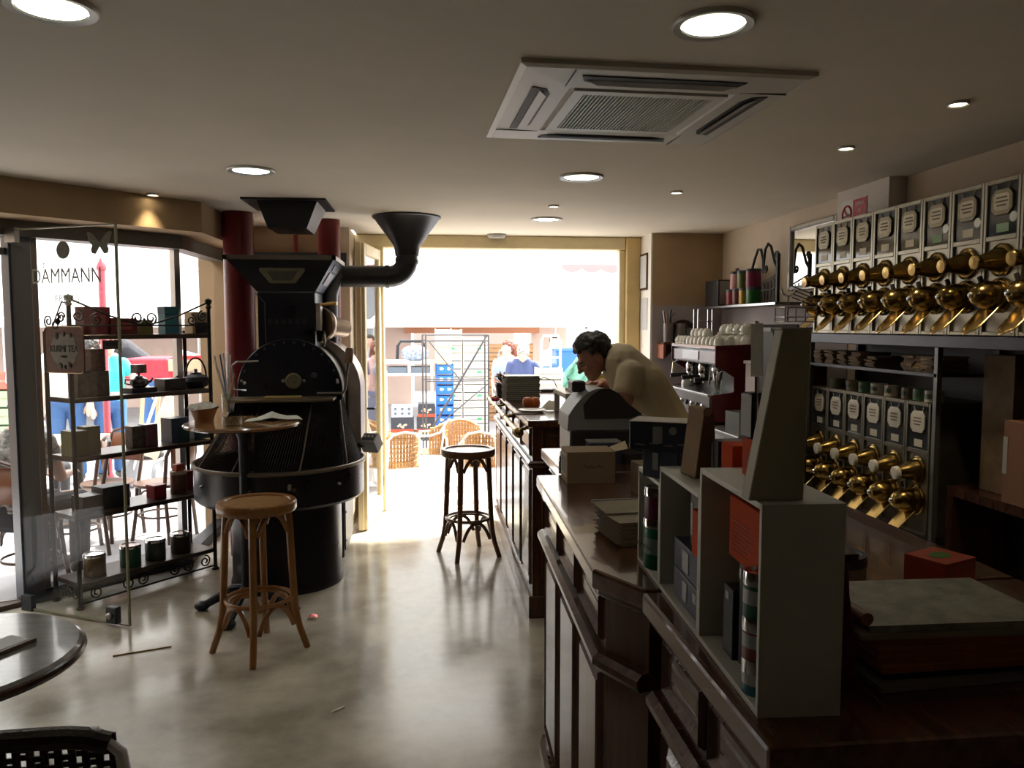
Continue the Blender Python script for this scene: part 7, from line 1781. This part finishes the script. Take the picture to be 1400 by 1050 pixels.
# clothes stall: green cloth and blue bin
cs = thing('green_cloth', 'crumpled sea-green cloth draped over a low stall', 'cloth', (at(783, 515, 9.9).x, 9.9, GZ))
zc = at(790, 478, 9.9).z - GZ
m = MB(); random.seed(21); NX, NZ = 12, 9
vs = [(-.28 + .66 * i / NX + random.uniform(-.02, .02), .08 * math.sin(i * 1.3 + j) - .03 * j * .4, (zc - .10 * abs(i - 8) * .55) * (1 - j / NZ) + .62 * j / NZ) for j in range(NZ + 1) for i in range(NX + 1)]
m.add(vs, [(j * (NX + 1) + i, j * (NX + 1) + i + 1, (j + 1) * (NX + 1) + i + 1, (j + 1) * (NX + 1) + i) for j in range(NZ) for i in range(NX)], True)
o = m.build('drape', M('sea_green_cloth', (.20, .46, .36), .8, noise=.4, scale=9), cs); o.modifiers.new('s', 'SOLIDIFY').thickness = .01
MB().box(-.26, .36, .06, .40, 0, .62).build('support', M('stall_blue', (.03, .12, .36), .6), cs)
bb = thing('blue_bin', 'deep blue plastic bin behind the sea-green cloth', 'bin', (at(787, 500, 11.5).x, 11.6, SZ_))
zb2 = at(775, 481, 10.8).z - SZ_
MB().add([(-.24, -.2, 0), (.24, -.2, 0), (.24, .2, 0), (-.24, .2, 0), (-.32, -.27, zb2), (.32, -.27, zb2), (.32, .27, zb2), (-.32, .27, zb2)], [(3, 2, 1, 0), (0, 1, 5, 4), (1, 2, 6, 5), (2, 3, 7, 6), (3, 0, 4, 7)]).build('tub', M('bin_blue', (.02, .12, .50), .4), bb); MB().tube([(-.32, -.27, zb2), (.32, -.27, zb2), (.32, .27, zb2), (-.32, .27, zb2)], .02, 6, True).build('rim', M('bin_blue'), bb)
# stall table behind couple
t2 = thing('street_table', 'long white street stall table behind the man in navy', 'market stall', (at(735, 500, 12.2).x, 12.4, SZ_))
zt3_ = at(735, 497, 12.2).z - SZ_
MB().box(-.6, 1.6, -.3, .3, zt3_ - .04, zt3_).build('top', M('white_plastic'), t2); 
for x in (-.55, 1.5): MB().box(x - .03, x + .03, -.28, .28, 0, zt3_ - .04).build('leg', wtube, t2)
MB().box(-.1, .5, -.31, -.30, zt3_ - .30, zt3_ - .04).build('apron', M('teal_cloth', (.10, .25, .30), .7), t2)
# people in the street
def cp_(J, **kw): d = dict(J); d.update(kw); return d
q = at(712, 480, 10.9)
hd_z = q.z - SZ_
sc_man = hd_z / 1.60
def place(o, px, py_head, Y, gz, J):
    p = at(px, py_head, Y); hz = J['head'][2]; k = (p.z - gz) / hz; o.location = (p.x, Y, gz); o.scale = (k, k, k)
man = cp_(STAND, head=(0.0, .10, 1.55), haR=(-.62, .10, .98), elR=(-.40, .06, 1.12), haL=(.24, .18, .95))
o = figure('man in a navy T-shirt reaching to his right, back turned, at the street stall', man, M('navy_tshirt', (.05, .07, .17), .8, noise=.15), M('grey_jeans', (.15, .16, .2), .8), hair_grey, skin_pale, fwd=(0, -1, -.1), rz=R(180), seed=7)
place(o, 714, 482, 11.0, SZ_, man)
wom = cp_(STAND, haL=(.20, -.22, .95), elL=(.24, -.02, 1.12))
o = figure('woman with auburn ponytail and pale pink top beside the man in navy', wom, M('pale_pink_top', (.62, .40, .36), .8), M('denim', (.16, .22, .34), .8), hair_red, skin_pale, fwd=(-.9, -.25, 0), long_hair=True, rz=R(-75 + 15), seed=3)
o.rotation_euler.z = 0
place(o, 694, 477, 11.7, SZ_, wom)
tb_ = thing('tote_bag', 'grey-blue tote bag hanging beside the auburn-haired woman', 'bag', at(686, 507, 11.5))
mb = MB(); mb.sph((0, 0, 0), (.13, .08, .15), 16, 10); mb.build('pouch', M('grey_blue_cloth', (.28, .34, .42), .8, noise=.2), tb_); MB().tube([(-.07, 0, .12), (-.03, 0, .30), (.04, 0, .30), (.07, 0, .12)], .010, 6).build('strap', M('grey_blue_cloth'), tb_)
o = figure('distant person in grey standing by the market wall', STAND, M('pale_grey_top', (.45, .45, .47), .8), M('grey_jeans'), hair_dark, skin_pale, rz=R(20), vox=.02)
place(o, 758, 467, 14.6, SZ_, STAND)

# -- outside the slanted window
dkw = M('dark_chair_wood', (.09, .05, .035), .4, noise=.2)
def cafe_chair(label, loc, rz):
    o = thing('cafe_chair', label, 'chair', loc, rz, 'wooden chairs outside the window')
    MB().lathe([(0, .435), (.19, .435), (.20, .445), (.195, .46), (0, .462)], 28).build('seat', dkw, o)
    for a in (45, 135): MB().tube([(.17 * math.cos(R(a)), .17 * math.sin(R(a)), .44), (.19 * math.cos(R(a)), .19 * math.sin(R(a)), .2), (.22 * math.cos(R(a)), .22 * math.sin(R(a)), 0)], .015, 8).build('leg', dkw, o)
    MB().tube([(-.17, -.20, 0), (-.16, -.16, .44), (-.18, -.20, .70), (-.12, -.235, .84), (0, -.245, .875), (.12, -.235, .84), (.18, -.20, .70), (.16, -.16, .44), (.17, -.20, 0)], .015, 8).build('back_hoop', dkw, o)
    MB().add([(.15 * math.sin(R(-70 + 140 * i / 10)) * 1.05, -.215 - .02 * math.cos(R(-70 + 140 * i / 10)), z_) for z_ in (.60, .83) for i in range(11)], [(i, i + 1, 11 + i + 1, 11 + i) for i in range(10)], True).build('back_panel', M('cognac_ply', (.22, .075, .03), .3, noise=.2), o).modifiers.new('s', 'SOLIDIFY').thickness = .008
    MB().tube([(.17 * math.cos(2 * PI * k / 24), .17 * math.sin(2 * PI * k / 24), .20) for k in range(24)], .009, 6, True).build('ring', dkw, o)
    for k in range(4):
        a = R(45 + 90 * k); b_ = R(135 + 90 * k); MB().tube([(.17 * math.cos(a + (b_ - a) * t) * .95, .17 * math.sin(a + (b_ - a) * t) * .95, .42 - .12 * abs(2 * t - 1) ** 2) for t in [j / 8 for j in range(9)]], .008, 6).build('brace', dkw, o)
    return o
def out(px, py, z=GZ): p = atz(px, py, z); return (p.x, p.y, GZ)
cafe_chair('wooden café chair under the seated woman at the left edge', (at(28, 560, 5.35).x, 5.40, GZ), R(-15))
cafe_chair('wooden café chair outside, seen between the two lowest boards of the iron shelf', out(150, 735), R(160))
cafe_chair('wooden café chair outside, behind the red box and tall brown tin', out(222, 735), R(70))
cafe_chair('wooden café chair outside, right behind the blue-grey post', out(104, 758), R(120))
p = out(110, 745)
ct_ = thing('cafe_table', 'wooden café table outside the window among the chairs', 'table', (p[0] - .3, p[1] + .75, GZ))
MB().box(-.35, .35, -.35, .35, .70, .735).build('table_top', M('pale_table_wood', (.50, .40, .28), .35, noise=.2), ct_, bev=.006); MB().lathe([(.22, 0), (.20, .03), (.03, .06), (.03, .70)], 20).build('pedestal', black_iron, ct_)
wsit = cp_(SIT)
o = figure('seated woman with dark hair and black and white patterned top at the left edge', wsit, M('zigzag_top', (.42, .40, .36), .8, noise=.9, scale=16, stretch=(1, 1, 2.2), col2=(.03, .03, .035)), M('black_trousers', (.02, .02, .025), .8), hair_dark, skin_pale, loc=(-3.02, 4.98, GZ - .05 + .01), rz=R(165), fwd=(0, -1, -.05), seed=5, vox=.009)
place(o, 28, 562, 5.35, GZ, wsit)
o = figure('seated person with dark grey hair behind the blue-grey post', wsit, M('dim_blue_shirt', (.10, .14, .2), .8), M('black_trousers'), hair_dark, skin_pale, rz=R(150), fwd=(0, -1, -.1), seed=8)
place(o, 47, 580, 7.9, GZ, wsit)
st_ = cp_(STAND)
o = figure('standing person in white shirt and blue jeans, headless above the sign, behind the iron shelf', st_, M('white_shirt', (.72, .72, .70), .8), M('blue_jeans', (.04, .12, .30), .8), hair_dark, skin_pale, rz=R(15), seed=9, sleeve=.6)
o['label'] = 'standing person in white shirt and blue jeans outside, half hidden by the hanging sign'
p = atz(92, 735, GZ); o.location = (at(92, 560, 9.0).x, 9.0, GZ)
o = figure('person in a turquoise top reaching across the red stall', cp_(STAND, haL=(.35, -.38, 1.05), elL=(.28, -.14, 1.12)), M('turquoise_top', (.05, .48, .50), .8), M('blue_jeans'), hair_red, skin_pale, rz=R(40), seed=10)
o.location = (at(148, 500, 9.2).x, 9.2, GZ); o.scale = (.95, .95, .95)
bend = cp_(STAND, head=(0, -.52, 1.16), neck=(0, -.38, 1.20), chest=(0, -.25, 1.16), waist=(0, -.08, 1.02), shL=(.17, -.33, 1.18), shR=(-.17, -.33, 1.18), elL=(.22, -.42, .94), elR=(-.22, -.42, .94), haL=(.20, -.60, .90), haR=(-.20, -.60, .90))
o = figure('person in black polka-dot top bending over the stall behind the red cloth', bend, M('polka_top', (.02, .022, .03), .8, noise=.3, scale=40), M('blue_jeans'), hair_dark, skin_pale, rz=R(-70), fwd=(0, -.6, -.8), up=(0, -.8, .6), seed=12)
place(o, 205, 473, 11.6, SZ_, dict(head=(0, 0, 1.2)))
# red-cloth stall
rs = thing('red_stall', 'market stall table covered with a bright red cloth', 'market stall', (0, 0, 0))
r0, r1 = at(172, 490, 10.4), at(300, 490, 10.4)
MB().box(r0.x, r0.x + (r1.x - r0.x) * .47, 10.3, 11.1, r0.z - .28, r0.z).build('red_cloth', M('bright_red_cloth', (.62, .03, .05), .8, noise=.2, scale=4), rs, bev=.02)
MB().box(r0.x, r1.x + .1, 10.32, 11.08, r0.z - .16, r0.z - .02).build('board', M('pallet_wood'), rs)
MB().box(r0.x + (r1.x - r0.x) * .55, r1.x, 10.4, 10.9, r0.z - .02, r0.z + .03).build('red_strip', M('bright_red_cloth'), rs)
m = MB(); m.add([(0, 0, 0), (.3, 0, .01), (.28, .3, .02), (.05, .3, .05), (-.02, .1, .13)], [(0, 1, 4), (1, 2, 4), (2, 3, 4), (3, 0, 4)]); m.build('white_bundle', paper, rs, loc=(r0.x + (r1.x - r0.x) * .49, 10.45, r0.z))
for x in (r0.x + .1, r1.x - .05):
    for y in (10.4, 11.0): MB().beam((x, y, SZ_), (x + .12, y, r0.z - .16), .04, .04).build('trestle_leg', M('pallet_wood'), rs)
# bins with wheels (grey trolley) and cream sacks
tl2 = thing('wheeled_trolley', 'grey two-wheeled shopping trolley parked in the street before the red stall', 'trolley', (at(198, 560, 8.6).x, 8.6, GZ), R(-20))
MB().beam((0, .05, .35), (.20, .2, .95), .30, .16).build('pannier', M('cream_sack', (.62, .58, .46), .8, noise=.3, scale=10), tl2)
for sx in (-.18, .18): MB().tube([(sx, -.02, .15), (sx + .22, .16, 1.0)], .016, 8).build('frame_tube', wtube, tl2); MB().lathe([(.04, -.025), (.15, -.025), (.17, 0), (.15, .025), (.04, .025)], 24, axmat((sx, 0, .17), (1, .1, 0))).build('wheel', M('grey_tyre', (.22, .23, .25), .6), tl2)
# red pole with pointed top in the street
p0_ = at(138, 352, 8.8)
rp_ = thing('red_pole', 'slim red pole with pointed tip standing outside, below the butterfly sticker', 'pole', (p0_.x, 8.8, GZ))
MB().lathe([(.055, 0), (.055, .1), (.035, .15), (.035, p0_.z - GZ - .12)], 16).build('shaft', M('street_red', (.32, .05, .07), .5), rp_); MB().lathe([(.045, 0), (.05, .03), (.03, .08), (.012, .12), (0, .13)], 16, TR((0, 0, p0_.z - GZ - .13))).build('tip', M('street_red'), rp_)
# pink shutters far left
pw = thing('parasol', 'closed pink parasol standing on the terrace far left', 'parasol', (at(30, 500, 9.2).x, 9.2, GZ))
MB().lathe([(.02, 0), (.02, 1.4)], 10).build('pole', wtube, pw); MB().lathe([(.10, 1.0), (.16, 1.1), (.12, 1.7), (.05, 2.15), (0, 2.3)], 14).build('canopy', M('pale_pink_canvas', (.66, .46, .46), .8), pw)
MB().lathe([(.26, 0), (.26, .05), (.05, .09)], 18).build('base', steel, pw)
# reclaimed crates at far left of the street
for k in range(6):
    crate('market_crate', f'green and red market crate, {ORD[k]} from the ground at the far left', (at(8, 520, 9.6).x, 9.6, GZ + .001 + .20 * k), (.5, .36, .196), (M('faded_green_crate', (.30, .42, .25), .7), M('faded_red_crate', (.5, .12, .08), .7))[k % 2 if k > 3 else 0], 0, 'market crates at the far left', 2, M('crate_inside'))
